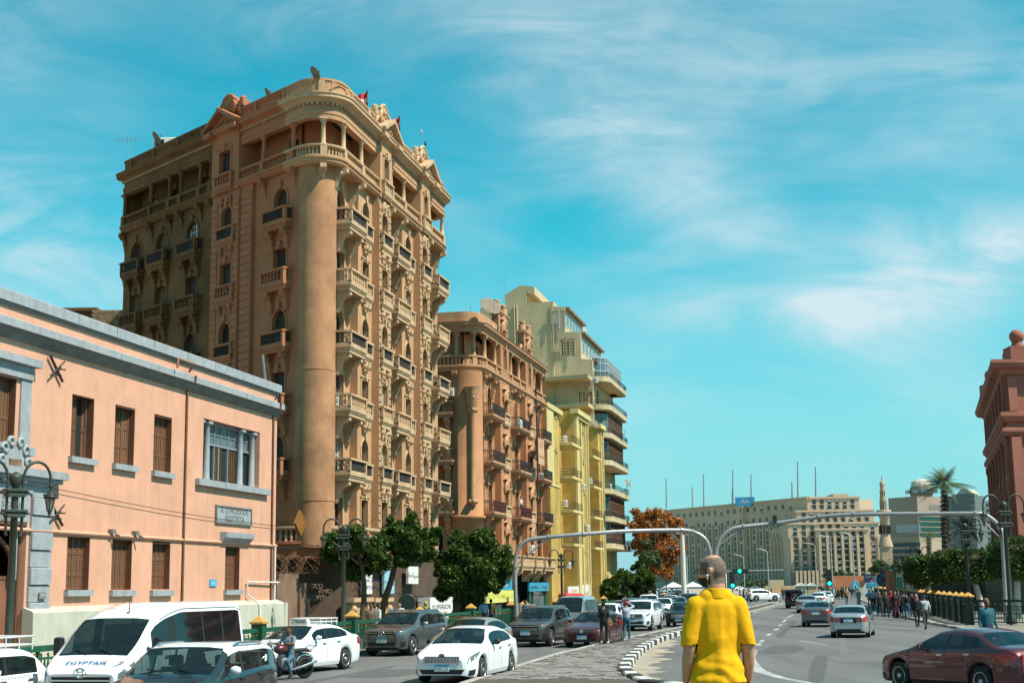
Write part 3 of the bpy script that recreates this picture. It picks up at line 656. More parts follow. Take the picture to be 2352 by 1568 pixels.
ca = along(path, .3, 7 + 22.7 - 7 + 1.2)  # somewhere on the corner arc
arc_mid = min(path, key=lambda p: (p[0] - apex.x) ** 2 + (p[1] - apex.y) ** 2)
m4 = Matrix(((-arc_mid[3], arc_mid[2], 0, 0), (arc_mid[2], arc_mid[3], 0, 0), (0, 0, 1, 0), (0, 0, 0, 1))); m4.translation = (arc_mid[0] - arc_mid[2] * .16, arc_mid[1] - arc_mid[3] * .16, 25.45)
link('column', cmesh, tall, m4)
m5 = m4.copy(); m5.translation = (arc_mid[0] - arc_mid[2] * .95, arc_mid[1] - arc_mid[3] * .95, 25.02); link('console', consm2, tall, m5)
# balusters of the loggia, one by one
bb_ = MB(); baluster(bb_, 0, 0, 0, .44, .075); bmesh1 = bb_.mesh('baluster', M['tallt'])
def in_pav(x, y):
 s_ = (Vector((x, y)) - FR.O).dot(FR.u); l = (Vector((x, y)) - FL.O).dot(FL.u); rd = abs((Vector((x, y)) - FR.O).dot(FR.n)); ld = abs((Vector((x, y)) - FL.O).dot(FL.n))
 for a, c in ((76.8, 79.15), (85.2, 87.55)):
  if a < s_ < c and rd < .5: return True
 if 8.5 < l < 11.5 and ld < .5: return True
 return any(abs(s_ - k) < .26 for k in (71.1, 74.1, 79.7, 82.3, 88.1, 91.3)) and rd < .5 or any(abs(l - k) < .26 for k in (22.45, 19.05, 16.75, 15.4, 13.15, 11.9, 6.35, 3.45)) and ld < .5
for x, y, nx, ny, d in along(path, .235, 7.2, pl_total - 9):
 if not in_pav(x, y): link('baluster', bmesh1 if d > CUT2 else bb_.mesh('baluster', M['tallL' if d > CUT1 else 'tally']), tall, Matrix.Translation((x - nx * .13, y - ny * .13, 25.54)))
# walls
HR = []; rows = []
wb = MB(FR)
Zb, Zt = 4.6, 25.02
def holes_for(c, w_, low=True):
 hs = []
 for i, r in enumerate(RAILS):
  f = floor_z(r); ar = i % 2 == 0; hs.append((c - w_ / 2, c + w_ / 2, f, f + 2.0 + (.1 if ar else 0), ar))
 if low: hs.append((c - w_ / 2, c + w_ / 2, 5.3, 7.3, False))
 return hs
WALLS = [(71.75, 74.4, -.85, [(72.6, 1.3)]), (74.4, 76.85, -.4, [(75.62, 1.15)]), (76.85, 79.1, 0, [(77.97, 1.08)]), (79.1, 82.8, -.85, [(81.4, 1.3)]), (82.8, 85.25, -.4, [(84.0, 1.15)]), (85.25, 87.5, 0, [(86.38, 1.08)]), (87.5, 92.5, -.85, [(90.4, 1.3)])]
for s0, s1, d, ws in WALLS:
 hs = [h for c, w_ in ws for h in holes_for(c, w_)]
 wall_holes(wb, s0, s1, Zb, Zt, d, hs, .3)
for (s_, d0, d1) in ((74.4, -.85, -.4), (76.85, -.4, 0), (79.1, -.85, 0), (82.8, -.85, -.4), (85.25, -.4, 0), (87.5, -.85, 0), (92.5, -9, -.85)): wb.quad((s_, d0, Zb), (s_, d1, Zb), (s_, d1, Zt), (s_, d0, Zt))
# loggia back wall and pavilions of the top storey
lh = [(s_ - .5, s_ + .5, 25.5, 27.1, False) for s_ in (74.2, 75.9, 80.9, 83.6, 89.6)]
wall_holes(wb, 73.2, 92.0, 25.45, 28.44, -1.7, lh, .2); wb.quad((92, -9, 25.45), (92, -1.7, 25.45), (92, -1.7, 28.44), (92, -9, 28.44))
for a, c in ((76.85, 79.1), (85.25, 87.5)):
 m_ = (a + c) / 2
 wall_holes(wb, a, c, 25.02, 29.2, .1, [(m_ - .5, m_ + .5, 26.05, 27.5, False)], .3)
 for s_ in (a, c): wb.quad((s_, -1.7, 25.02), (s_, .1, 25.02), (s_, .1, 29.2), (s_, -1.7, 29.2))
wb.build('street_wall', M['tall'], tall)
wl = MB(FL)
LW = [(2.97, 7.35, -.28, [(4.75, 1.25)]), (7.35, 8.55, -.12, []), (8.55, 11.45, 0, [(9.85, 1.15)])]
def lholes(c, w_): return [(c - w_ / 2, c + w_ / 2, floor_z(r) , floor_z(r) + 2.0, i % 2 == 0) for i, r in enumerate(RAILS)]
for s0, s1, d, ws in LW: wall_holes(wl, s0, s1, Zb, Zt, d, [h for c, w_ in ws for h in lholes(c, w_)], .3)
for s_, d0, d1 in ((7.35, -.28, -.12), (8.55, -.12, 0), (11.45, -.28, 0)): wl.quad((s_, d0, Zb), (s_, d1, Zb), (s_, d1, Zt), (s_, d0, Zt))
wall_holes(wl, 4.3, 8.6, 25.45, 28.44, -1.3, [(4.5, 5.5, 25.5, 27.2, False)], .2)
wall_holes(wl, 8.55, 11.45, 25.02, 29.2, .1, [(9.4, 10.6, 26.05, 27.5, False)], .3)
for s_ in (8.55, 11.45): wl.quad((s_, -1.3, 25.02), (s_, .1, 25.02), (s_, .1, 29.2), (s_, -1.3, 29.2))
wl.build('side_wall', M['tallL'], tall)
wy = MB(FL)
yc = [14.1, 17.75, 20.95]
wall_holes(wy, 11.45, 22.55, Zb, Zt, -.28, [h for c in yc for h in lholes(c, 1.3)], .3)
wall_holes(wy, 11.45, 22.4, 25.45, 28.44, -1.3, [(c - .55, c + .55, 25.5, 27.2, False) for c in (12.6, 14.4, 17.9, 20.9)], .2)
wy.quad((22.55, -.28, 0), (22.55, -9, 0), (22.55, -9, 28.4), (22.55, -.28, 28.4))
wy.build('unpainted_wall', M['tally'], tall)
# rounded corner drum
b = MB(); cc = Vector((-10.567, 75.148))
for r_, z0, z1 in ((1.10, 4.6, 7.0), (1.125, 7.0, 10.1), (1.115, 10.1, 13.9), (1.135, 13.9, 14.0), (1.10, 14.0, 25.02)): b.lathe([(r_, z0 + (z1 - z0) * k / 6) for k in range(7)], (cc.x, cc.y, 0), 61)
b.build('corner_drum', M['drum'], tall)
b = MB(); b.lathe([(.85, 25.02), (.85, 28.4)], (apex.x - 1.28, apex.y + 4.76, 0), 28); b.build('loggia_wall', M['tallL'], tall)
# roof deck and solid core that stops light leaking through
rp_ = [(p[0] - p[2] * .46, p[1] - p[3] * .46) for p in path]; b = MB(); b.add([(x, y, 28.85) for x, y in rp_], [tuple(range(len(rp_)))]); b.build('roof', M['concrete'], tall)
b = MB(); cp = [FL(22, -1.5, 0)[:2], FL(5.2, -1.6, 0)[:2], FR(74.6, -2.2, 0)[:2], FR(91.5, -2.2, 0)[:2], FR(91.5, -9, 0)[:2], FL(22, -8.5, 0)[:2]]
b.prism(cp, 0, 25.0, axis='z'); b.build('core', M['dark'], tall)
# windows
KR = {0: ['roller', 'half', 'roller', 'half', 'glazed', 'glazedred'], 1: ['roller', 'roller', 'roller', 'roller', 'roller', 'glazedred'], 2: ['roller', 'roller', 'glazed', 'half', 'glazed', 'glazedred']}
cols = [(72.6, -.85, 1.3, ['roller', 'roller', 'glazeddk', 'half', 'glazed', 'glazedred']), (75.62, -.4, 1.15, ['roller', 'roller', 'roller', 'roller', 'roller', 'glazedred']), (77.97, 0, 1.08, ['roller', 'roller', 'half', 'glazed', 'glazed', 'glazedred']),
  (81.4, -.85, 1.3, ['roller'] * 6), (84.0, -.4, 1.15, ['roller', 'glazed', 'roller', 'roller', 'roller', 'glazeddk']), (86.38, 0, 1.08, ['roller', 'half', 'roller', 'roller', 'glazed', 'louvre']), (90.4, -.85, 1.3, ['roller'] * 6)]
for s_, d, w_, ks in cols:
 for i, r in enumerate(RAILS): ar = i % 2 == 0; window(tall, FR, s_, d, floor_z(r), w_, 2.1 if ar else 2.0, ks[i], ar, up=.55)
 window(tall, FR, s_, d, 5.3, w_, 2.0, ks[5])
for s_ in (77.97, 86.38): window(tall, FR, s_, .1, 26.05, 1.0, 1.45, 'roller')
for s_ in (74.2, 75.9, 80.9, 83.6, 89.6): window(tall, FR, s_, -1.7, 25.5, 1.0, 1.6, 'louvre')
for s_, d, ks in ((4.75, -.28, ['roller', 'roller', 'half', 'half', 'half']), (9.85, 0, ['half', 'half', 'glazeddk', 'roller', 'roller'])):
 for i, r in enumerate(RAILS): window(tall, FL, s_, d, floor_z(r), 1.25 if s_ < 5 else 1.15, 2.0, ks[i], i % 2 == 0, 'tallL', up=.4)
for c, ks in zip(yc, (['glazed', 'half', 'roller', 'roller', 'roller'], ['louvre', 'louvre', 'roller', 'roller', 'roller'], ['roller', 'louvre', 'roller', 'roller', 'roller'])):
 for i, r in enumerate(RAILS): window(tall, FL, c, -.28, floor_z(r), 1.3, 2.0, ks[i], i % 2 == 0, 'tally', up=.4)
window(tall, FL, 10.0, .1, 26.05, 1.2, 1.45, 'roller', False, 'tallL'); window(tall, FL, 5.0, -1.3, 25.5, 1.0, 1.7, 'roller', False, 'tallL')
for c, k in ((12.6, 'glazeddk'), (14.4, 'louvre'), (17.9, 'half'), (20.9, 'glazed')): window(tall, FL, c, -1.3, 25.5, 1.1, 1.7, k, False, 'tally')
# balconies
for i, r in enumerate(RAILS):
 k = 'iron' if i % 2 == 0 else 'stone'; f = floor_z(r)
 for s_, w_ in ((72.75, 2.75), (81.3, 2.7), (90.35, 2.6)): balcony(tall, FR, s_, -.85, f, w_, 1.1, k)
 for s_ in (75.55, 83.95): balcony(tall, FR, s_, -.4, f, 1.35, .32, k, .75, .4, .6)
 for s_ in (77.97, 86.38): balcony(tall, FR, s_, 0, f, 1.95, .26, k, .75, .5, .62)
 balcony(tall, FL, 4.75, -.28, f, 2.3, .55, k, .75, .4, 1.1, 'tallL'); balcony(tall, FL, 9.85, 0, f, 1.95, .2, k, .75, .4, .55, 'tallL')
 for c in yc: balcony(tall, FL, c - .05, -.28, f, 2.25, .55, k, .75, .4, 1.1, 'tally')
for s_ in (77.97, 86.38): balcony(tall, FR, s_, .1, 25.4, 1.7, .2, 'stone', .72, .35, 0)
balcony(tall, FL, 10.0, .1, 25.4, 1.9, .2, 'stone', .72, .35, 0, 'tallL')
# rustication of the pavilions: raised courses with open joints
q = MB(); q.box(-.28, .28, 0, .05, 0, .33); qm = q.mesh('quoin', M['tall']); q2 = MB(); q2.box(-.55, .55, 0, .05, 0, .36); qm2 = q2.mesh('quoin', M['tallL'])
z = 5.0
while z < 24.4:
 for s_ in (77.13, 78.82, 85.53, 87.22): link('quoin', qm, tall, FR.mat(s_, 0, z))
 if 12 < z: link('quoin', qm2, tall, FL.mat(7.95, -.12, z))
 z += .42 if z < 30 else 1
q3 = MB(); q3.box(-.3, .3, 0, .05, 0, .36); qm3 = q3.mesh('quoin', M['tallL'])
z = 12
while z < 24.4:
 for s_ in (8.87, 11.13): link('quoin', qm3, tall, FL.mat(s_, 0, z))
 z += .42
# swags over the pavilion windows
sw = MB(); sw.lathe([(.05, 0), (.24, .02), (.26, .06), (.16, .12), (.05, .13)], (0, 0, 0), 10, M=Matrix.Rotation(-math.pi / 2, 4, 'X'))
for sx in (-1, 1):
 sw.tube([(sx * .2, .06, .1), (sx * .34, .09, .16), (sx * .48, .06, .02), (sx * .5, .05, -.3), (sx * .46, .04, -.42)], [.05, .09, .08, .06, .02], 6)
 sw.ball((sx * .3, .07, -.12), .08, 6, 5)
sw.box(-.12, .12, 0, .1, -.55, -.22); swm = sw.mesh('cartouche', M['tallt'])
for s_ in (77.97, 86.38):
 for z in (24.62, 17.95, 11.1): link('cartouche', swm, tall, FR.mat(s_, .03, z))
link('cartouche', sw.mesh('cartouche', M['tallL']), tall, FL.mat(9.85, .03, 24.6))
# pediments and crests with the year
def crest(fr, s_, sx, tm_='tallt'):
 p = MB(); wd = 1.75
 for a, c in (((-wd, 0), (0, .95)), ((0, .95), (wd, 0))):
  dx, dz = c[0] - a[0], c[1] - a[1]; l = math.hypot(dx, dz); nx, nz = -dz / l * .2, dx / l * .2
  p.prism([a, c, (c[0] + nx * .3, c[1] + .22), (a[0] - (.12 if a[0] < 0 else 0) , a[1] + .2)] if a[0] < 0 else [a, c, (c[0] + .15, c[1] + .02), (c[0] - .0, c[1] + .2), (a[0], a[1] + .22)], -.1, .62)
 p.prism([(-wd, 0), (wd, 0), (0, .95)], -.3, .2)
 for sg in (-1, 1): p.box(sg * 1.35 - .4, sg * 1.35 + .4, -.1, .58, -.34, -.06)
 for k in range(-4, 5): p.box(k * .3 - .07, k * .3 + .07, .2, .34, .04 + (.95 - abs(k) * .24) * .35, .16 + (.95 - abs(k) * .24) * .35)
 o = link('pediment', p.mesh('pediment', M[tm_]), tall, fr.mat(s_, .05, 28.82))
 c = MB(); c.box(-1.55, 1.55, -.35, 0, 0, .95); c.box(-1.65, 1.65, -.4, .08, .95, 1.05)
 for sg in (-1, 1):
  c.cbox(sg * 1.3 - .28, sg * 1.3 + .28, -.38, .1, 1.05, 1.35, .04); c.ball((sg * 1.3, -.1, 1.45), .2, 8, 6)
  c.tube([(sg * .62, .1, 1.5), (sg * .8, .12, 1.3), (sg * .95, .14, 1.0), (sg * .8, .14, .72), (sg * .62, .14, .9), (sg * .74, .14, 1.0)], [.08, .12, .13, .11, .08, .05], 7)
  c.tube([(sg * 1.0, .05, 1.0), (sg * 1.35, .08, .8), (sg * 1.5, .06, .5)], [.1, .12, .05], 6)
 c.prism([(-.72, .9), (.72, .9), (.66, 1.6), (.42, 1.85), (0, 1.95), (-.42, 1.85), (-.66, 1.6)], -.3, .1)
 pa = [(-.66, 1.55), (-.45, 1.82), (0, 1.98), (.45, 1.82), (.66, 1.55)]; c.tube([(x, .05, z) for x, z in pa], .11, 7)
 for k in range(-3, 4): c.ball((k * .2, .16, .84 - .07 * math.cos(k)), .1, 6, 5)
 o2 = link('crest', c.mesh('crest', M[tm_]), tall, fr.mat(s_, -.1, 28.95))
 text('1927', .5, M['tall'], fr.mat(s_, .01, 30.28), o2, 'year', .05, sx=sx)
crest(FR, 77.97, 1); crest(FR, 86.38, 1); crest(FL, 10.0, -1, 'tallL')
# terrace over the shops
tp = fillet([FL(9, .75, 0)[:2], tuple(apex + Vector((-.1, -1.35))), FR(79.3, .35, 0)[:2]], [0, 3.2, 0], 16)
swp('terrace', [(-2.6, 4.95), (.1, 4.95), (.1, 4.8), (0, 4.72), (-.05, 4.2), (-.2, 4.05), (-2.6, 4.05)], M['tallL'], tp)
swp('terrace_handrail', [(-.3, 5.55), (.03, 5.55), (.05, 5.62), (.05, 5.72), (-.32, 5.72)], M['tallt'], tp)
bb_ = MB(); baluster(bb_, 0, 0, 0, .6, .1, 9); bm2 = bb_.mesh('baluster', M['tallt'])
pr_ = MB(); pr_.box(-.2, .2, -.16, .16, 0, .6); pm2 = pr_.mesh('terrace_pier', M['tallL'])
for i, (x, y, nx, ny, d) in enumerate(along(tp, .3)):
 if i % 8 == 7: link('terrace_pier', pm2, tall, Matrix.Translation((x - nx * .14, y - ny * .14, 4.95)) @ Matrix.Rotation(math.atan2(ny, nx) + math.pi / 2, 4, 'Z'))
 else: link('baluster', bm2, tall, Matrix.Translation((x - nx * .14, y - ny * .14, 4.95)))
# ground storey
M['darkfront'] = mat('dark_brown_shop_front', (.075, .048, .032), .9, .25, .8, .3, 20)  # dark brown mottled wall of the shop level
b = MB(); gp = fillet([FL(12, -.3, 0)[:2], tuple(apex + Vector((-.6, .5))), FR(92.4, -.6, 0)[:2]], [0, 3, 0], 12); b.sweep(gp, [(0, .1), (0, 4.06), (-.5, 4.06), (-.5, .1)]); b.build('shop_front', M['darkfront'], tall)
# ------------------------------------------------------------------ the pink two-storey house
pink = thing('pink_building', 'salmon pink two storey house with brown shutters and grey stone cornice', 'building', FR(50, -5, 0))
b = MB(FR); PE = 61.75; P0 = 20
def ph(c, w_, z0, z1): return (c - w_ / 2, c + w_ / 2, z0, z1, False)
UP = [44.2, 47.2, 50.23]; LO = [44.25, 47.3, 50.38];
hs = [ph(c, 1.5, 7.0, 9.13) for c in UP] + [ph(c, 1.5, 2.55, 4.34) for c in LO] + [ph(57.0, 1.5, 2.5, 4.3), ph(56.8, 5.9, 6.95, 9.45), ph(39.1, 1.9, 7.06, 9.15), ph(39.2, 3.6, 0, 4.6), ph(35.2, 1.5, 7.0, 9.13), ph(32.0, 1.5, 7.0, 9.13), ph(28, 1.5, 7, 9.13), ph(34, 1.5, 2.55, 4.34), ph(30, 1.5, 2.55, 4.34)]
wall_holes(b, P0, PE, 0, 11.5, 0, hs, .42)
b.quad((PE, 0, 0), (PE, -10, 0), (PE, -10, 11.5), (PE, 0, 11.5)); b.quad((P0, 0, 0), (P0, -10, 0), (P0, -10, 11.5), (P0, 0, 11.5)); b.quad((P0, -10, 0), (PE, -10, 0), (PE, -10, 11.5), (P0, -10, 11.5))
b.build('wall', M['pink'], pink)
b = MB(FR); b.box(P0 + .5, PE - .5, -9.5, -1.2, 0, 11.2); b.build('core', M['dark'], pink)
b = MB(FR); b.quad((P0, 0, 11.45), (PE, 0, 11.45), (PE, -10, 11.45), (P0, -10, 11.45)); b.build('roof', M['concrete'], pink)
pp = fillet([FR(P0, 0, 0)[:2], FR(PE, 0, 0)[:2], FR(PE, -10, 0)[:2]], [0, 0, 0])
def psw(name, prof, m): q = MB(); q.sweep(pp, prof); q.build(name, m, pink)
psw('coping', [(-.3, 11.5), (.16, 11.5), (.16, 11.84), (.1, 11.88), (-.3, 11.88)], M['stone'])
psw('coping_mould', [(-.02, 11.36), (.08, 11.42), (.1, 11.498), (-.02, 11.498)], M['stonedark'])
pp = pp[:1] + [(*FR(PE + .06, 0, 0)[:2], NV.x, NV.y)]
psw('cornice', [(-.02, 10.68), (.36, 10.68), (.36, 10.92), (.3, 10.96), (-.02, 11.0)], M['stone'])
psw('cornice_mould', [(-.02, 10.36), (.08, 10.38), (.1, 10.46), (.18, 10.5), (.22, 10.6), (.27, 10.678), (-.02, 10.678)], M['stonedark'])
psw('string_course', [(-.02, 4.40), (.09, 4.41), (.11, 4.46), (.02, 4.52), (-.02, 4.52)], M['pink'])
# joints of the coping and cornice: the single stones are proud of one another
for z0, z1, d0 in ((11.505, 11.87, .163), (10.685, 10.915, .363)):
 for s_ in (43.4, 46.1, 49.0, 51.9, 54.5, 57.4, 60.1):
  q = MB(FR); q.box(s_, s_ + .02, d0 - .02, d0 + .006, z0, z1); q.build('stone_joint', M['stonedark'], pink)
# plinth
q = MB(FR); q.prism([(0, 0), (.42, 0), (.38, 1.86), (.33, 1.92), (0, 2.04)], 40.95, 62.0, axis='x'); q.build('plinth', M['plinth'], pink)
q = MB(FR); q.box(61.99, 62.35, -.3, .42, 0, 1.9); q.build('plinth', M['plinth'], pink)
# shutters
def leaf_mesh(w_, h, rows, fold=2):
 l = MB();
 for k in range(fold):
  x0, x1 = -w_ / 2 + w_ * k / fold, -w_ / 2 + w_ * (k + 1) / fold
  for a, c in ((x0, x0 + .065), (x1 - .065, x1)): l.box(a, c, -.02, .03, 0, h, 1)
  zs = [h * r_ for r_ in rows]
  for z in zs: l.box(x0 + .066, x1 - .066, -.018, .028, max(0, z - .05), min(h, z + .05), 1)
  for za, zb in zip(zs, zs[1:]): slats(l, x0 + .06, x1 - .06, za + .05, zb - .05, -.012, .07, .03, 0)
  l.box((x0 + x1) / 2 - .012, (x0 + x1) / 2 + .012, -.0, .024, .06, h - .06, 1)
 return l.mesh('shutter_leaf', [M['slat'], M['brown']])
def swindow(c, z0, z1, w_, rows, angs, lab=None):
 o = MB(FR); D = -.4
 # frame lining of brown boards inside the reveal
 for a, k in ((c - w_ / 2, c - w_ / 2 + .03), (c + w_ / 2 - .03, c + w_ / 2)): o.box(a, k, D, -.005, z0, z1)
 o.box(c - w_ / 2, c + w_ / 2, D, -.005, z1 - .03, z1); fo = o.build('window', M['brown'], pink)
 k = MB(FR); k.quad((c - w_ / 2, -.41, z0), (c + w_ / 2, -.41, z0), (c + w_ / 2, -.41, z1), (c - w_ / 2, -.41, z1)); k.build('dark_opening', M['dark'], fo)
 h = z1 - z0 - .05; lw = (w_ - .08) / 2
 for sg, an in zip((-1, 1), angs):
  lm = leaf_mesh(lw, h, rows)
  hinge = FR.mat(c + sg * (w_ / 2 - .04), -.25, z0 + .02)
  link('shutter_leaf', lm, fo, hinge @ Matrix.Rotation(R(an), 4, 'Z') @ Matrix.Translation((-sg * lw / 2, 0, 0)))
 s_ = MB(FR)
 n = 7 if w_ < 1.8 else 9
 for i in range(n): a = c - w_ / 2 - .12 + (w_ + .24) * i / n; s_.box(a, a + (w_ + .24) / n - .004, -.05, .16 + random.uniform(-.004, .004), z0 - .2 + random.uniform(-.004, .004), z0 + .005)
 s_.build('sill', M['stone'], pink)
 q = MB(FR); q.box(c - w_ / 2 - .12, c + w_ / 2 + .12, -.04, .13, z0 - .03, z0 - .001); q.build('sill_core', M['stonedark'], pink)
swindow(44.2, 7.0, 9.13, 1.5, (0, .48, .52 + .46), (-3, 62)); swindow(47.2, 7.0, 9.1, 1.5, (0, .33, .66, 1), (-8, 14)); swindow(50.23, 6.96, 9.08, 1.5, (0, .3, .68, 1), (0, 0))
swindow(44.25, 2.56, 4.34, 1.5, (0, .28, .7, 1), (0, 0)); swindow(47.3, 2.53, 4.32, 1.5, (0, 1), (0, 0)); swindow(50.38, 2.51, 4.29, 1.5, (0, .33, .66, 1), (0, 0)); swindow(57.0, 2.49, 4.28, 1.5, (0, .3, .64, 1), (0, 0))
swindow(39.1, 7.06, 9.15, 1.9, (0, .4, 1), (0, 0))
for c in (35.2, 32.0): swindow(c, 7.0, 9.13, 1.5, (0, .5, 1), (0, 0))
# surround and hood of the window over the door
q = MB(FR); q.box(40.25, 40.85, -.02, .06, 7.05, 9.2); q.box(37.35, 37.95, -.02, .06, 7.05, 9.2); q.box(37.2, 40.85, -.02, .12, 9.2, 9.62); q.box(37.0, 41.05, -.02, .3, 9.62, 9.86); q.box(37.0, 41.0, -.02, .2, 6.78, 7.04); q.build('window_surround', M['stone'], pink)
# wide bay with columns
o = MB(FR); o.box(53.86, 59.74, -.42, -.36, 6.95, 9.45)
fo = o.build('wide_window', M['dark'], pink)
q = MB(FR)
for x in (55.55, 56.0, 56.95, 57.9, 58.3): q.box(x - .04, x + .04, -.36, -.28, 6.95, 8.55)
for z in (8.5, 9.38, 6.98): q.box(53.9, 59.7, -.36, -.27, z - .045, z + .045)
for x in (54.3, 54.9, 55.6, 56.3, 57.0, 57.7, 58.3, 59.0): q.box(x - .02, x + .02, -.36, -.29, 8.5, 9.4)
q.box(53.9, 59.7, -.36, -.3, 8.92, 8.96); q.build('glazing_bars', M['grey'], fo)
q = MB(FR); q.quad((53.9, -.34, 8.55), (59.7, -.34, 8.55), (59.7, -.34, 9.4), (53.9, -.34, 9.4)); q.build('pane', M['panelit'], fo)
q = MB(FR); q.quad((53.9, -.345, 6.98), (59.7, -.345, 6.98), (59.7, -.345, 8.5), (53.9, -.345, 8.5)); q.build('pane', M['pane'], fo)
q = MB(FR)
for x0, x1 in ((55.6, 56.3), (57.0, 57.8)):
 n = 8
 for i in range(n): a = x0 + (x1 - x0) * i / n; q.box(a, a + .06, -.33, -.31 + .02 * (i % 2), 7.0, 8.4)
q.build('curtain', mat('ochre_curtain', (.09, .05, .018), .9, .2), fo)
lc = MB(); lc.lathe([(.17, 0), (.17, .06), (.145, .1), (.135, 1.3), (.12, 2.2), (.15, 2.24), (.15, 2.3)], n=14); lc.box(-.2, .2, -.2, .2, 2.3, 2.4); lcm = lc.mesh('column', M['stone'])
for x in (54.55, 57.95, 59.25): link('column', lcm, fo, FR.mat(x, -.18, 6.98))
q = MB(FR); q.box(53.9, 54.15, -.35, -.05, 9.3, 9.44)
q.build('lintel', M['stone'], fo)
for i in range(12): a = 53.15 + 7.5 * i / 12; q = MB(FR); q.box(a, a + 7.5 / 12 - .006, -.1, .2, 6.68, 6.94); q.build('sill_stone', M['stone'], fo)
# inscription plaque, small ledge, signs
q = MB(FR); q.box(55.16, 58.82, -.01, .05, 5.27, 5.97); pq = q.build('plaque', M['stone'], pink)
q = MB(FR)
for a, c, z0, z1 in ((55.16, 58.82, 5.93, 5.99), (55.16, 58.82, 5.24, 5.29), (55.12, 55.2, 5.24, 5.99), (58.76, 58.84, 5.24, 5.99)): q.box(a, c, .0, .09, z0, z1)
q.build('plaque_rim', M['stonedark'], pq)
M['cut'] = mat('cut_letters', (.10, .10, .10), .9, 0)
text('A. D\u0335 MCMXXX'.replace('\u0335', ''), .34, M['cut'], FR.mat(57.0, .055, 5.78), pq, 'inscription', .004, sx=1.28); text('RESTITVTA', .34, M['cut'], FR.mat(57.05, .055, 5.46), pq, 'inscription', .004, sx=1.2)
for i in range(6): a = 55.66 + 2.92 * i / 6; q = MB(FR); q.prism([(0, 4.46), (.1, 4.46), (.3, 4.66), (.32, 4.88), (0, 4.9)], a, a + 2.92 / 6 - .006, axis='x'); q.build('ledge_stone', M['stone'], pink)
q = MB(FR); q.box(54.72, 55.36, -.01, .04, 2.64, 2.93); sg_ = q.build('street_sign', M['plateb'], pink); q = MB(FR); q.box(54.76, 55.32, .03, .046, 2.68, 2.89); q.build('sign_face', mat('sign_blue', (.10, .38, .60), .5, .05), sg_)
text('\uFEE3\uFEBC\uFEAE', .16, M['white'], FR.mat(55.04, .05, 2.79), sg_, 'lettering', .002, sx=-1 * -1)
# iron wall anchors in the shape of a cross
for (x, z) in ((42.2, 9.8), (42.55, 5.05)):
 q = MB(FR); q.tube([(x - .42, .1, z + .38), (x + .42, .1, z - .38)], .05, 6); q.tube([(x - .4, .13, z - .3), (x + .45, .13, z + .3)], .03, 6); q.tube([(x, .12, z), (x + .5, .14, z + .03)], .025, 6); q.build('wall_anchor', M['iron'], pink)
# downpipes, wires
for s_ in (52.15, 61.2):
 q = MB(FR); q.tube([(s_, .06, 10.4), (s_, .06, 2.0)], .05, 8); q.tube([(s_, .24, 11.3), (s_, .1, 11.1)], .05, 8); q.tube([(s_, .42, 10.95), (s_, .38, 10.68)], .05, 6); q.build('downpipe', mat('rusty_pipe', (.16, .075, .04), .7, .25, 3), pink)
q = MB(FR); q.tube([(61.55, .08, 4.4), (61.55, .08, 2.0)], .05, 8); q.tube([(58.4, .1, 2.83), (61.9, .14, 2.8)], .035, 6); q.tube([(58.4, .1, 2.83), (58.4, .1, 2.3), (58.9, .2, 2.1), (59.0, .46, 1.8), (59.0, .46, .2)], .035, 6); q.build('water_pipe', M['white'], pink)
q = MB(FR); q.tube([(50.3, .5, 11.0), (50.35, .5, 11.35), (51.9, .55, 11.32)], .05, 8); q.build('gutter_spout', mat('rust_spout', (.2, .09, .045), .7, .2, 3), pink)
q = MB(FR); q.tube([(42.4, .1, 5.85)] + [(42.4 + 19.2 * t, .1, 5.85 - .5 * t - .12 * math.sin(math.pi * t)) for t in (.2, .4, .6, .8, 1)], .012, 4); q.build('cable', M['black'], pink)
for i, s_ in enumerate((46.2, 47.95)):
 q = MB(FR); q.box(s_, s_ + .24, .02, .2, 4.5, 4.66); q.tube([(s_ + .2, .2, 4.5), (s_ + .3, .32, 4.42)], .05, 8); q.build('security_camera', M['stonedark'], pink)
# stone doorway at the left with inscription, crest and rusticated pier
for i, z in enumerate(np.arange(.0, 6.0, .55)):
 q = MB(FR); p_ = .14 if i % 2 else .09; q.cbox(41.15, 42.38, -.02, p_, z, z + .53, .02); q.build('pier_stone', M['stone'], pink)
q = MB(FR); q.box(34.8, 42.75, -.02, .42, 6.12, 6.36); q.box(34.9, 42.6, -.02, .28, 5.98, 6.118); q.box(35, 42.4, -.02, .16, 5.86, 5.978); q.build('door_cornice', M['stone'], pink)
q = MB(FR); q.box(36.6, 41.0, -.02, .08, 4.7, 5.6); q.box(36.5, 41.1, -.02, .12, 5.6, 5.84); tb = q.build('inscription_tablet', M['stone'], pink)
for t_, z in (('LE CRUCES', 5.45), ('RE DE SCIENZE', 5.2), ('IN PONTE', 4.98), ('LEGIT', 4.79)): pass
for t_, x, z in (('GIO', 39.75, 5.44), ('E SCIENE', 39.85, 5.19), ('ON', 39.35, 4.98), ('GITE', 39.75, 4.79)): text(t_, .26, M['cut'], FR.mat(x, .085, z), tb, 'inscription', .003, sx=1.5)
q = MB(FR); q.box(37.4, 41.0, -.45, -.36, 0, 2.9); q.build('door', mat('rust_brown_gate', (.22, .09, .05), .6, .12, 1), pink)
q = MB(FR); q.box(37.4, 41.0, -.44, -.34, 2.9, 3.02); q.box(40.9, 41.0, -.43, -.2, 0, 4.6); q.tube([(39.2 - 1.6 * math.cos(a), -.3, 3 + 1.3 * math.sin(a)) for a in np.linspace(0, math.pi, 14)], .09, 6); q.build('door_frame', M['brown'], pink)
q = MB(FR); q.tube([(40.6, -.2, 2.9), (40.6, -.2, 4.6)], .13, 10); q.build('door_column', M['stone'], pink)
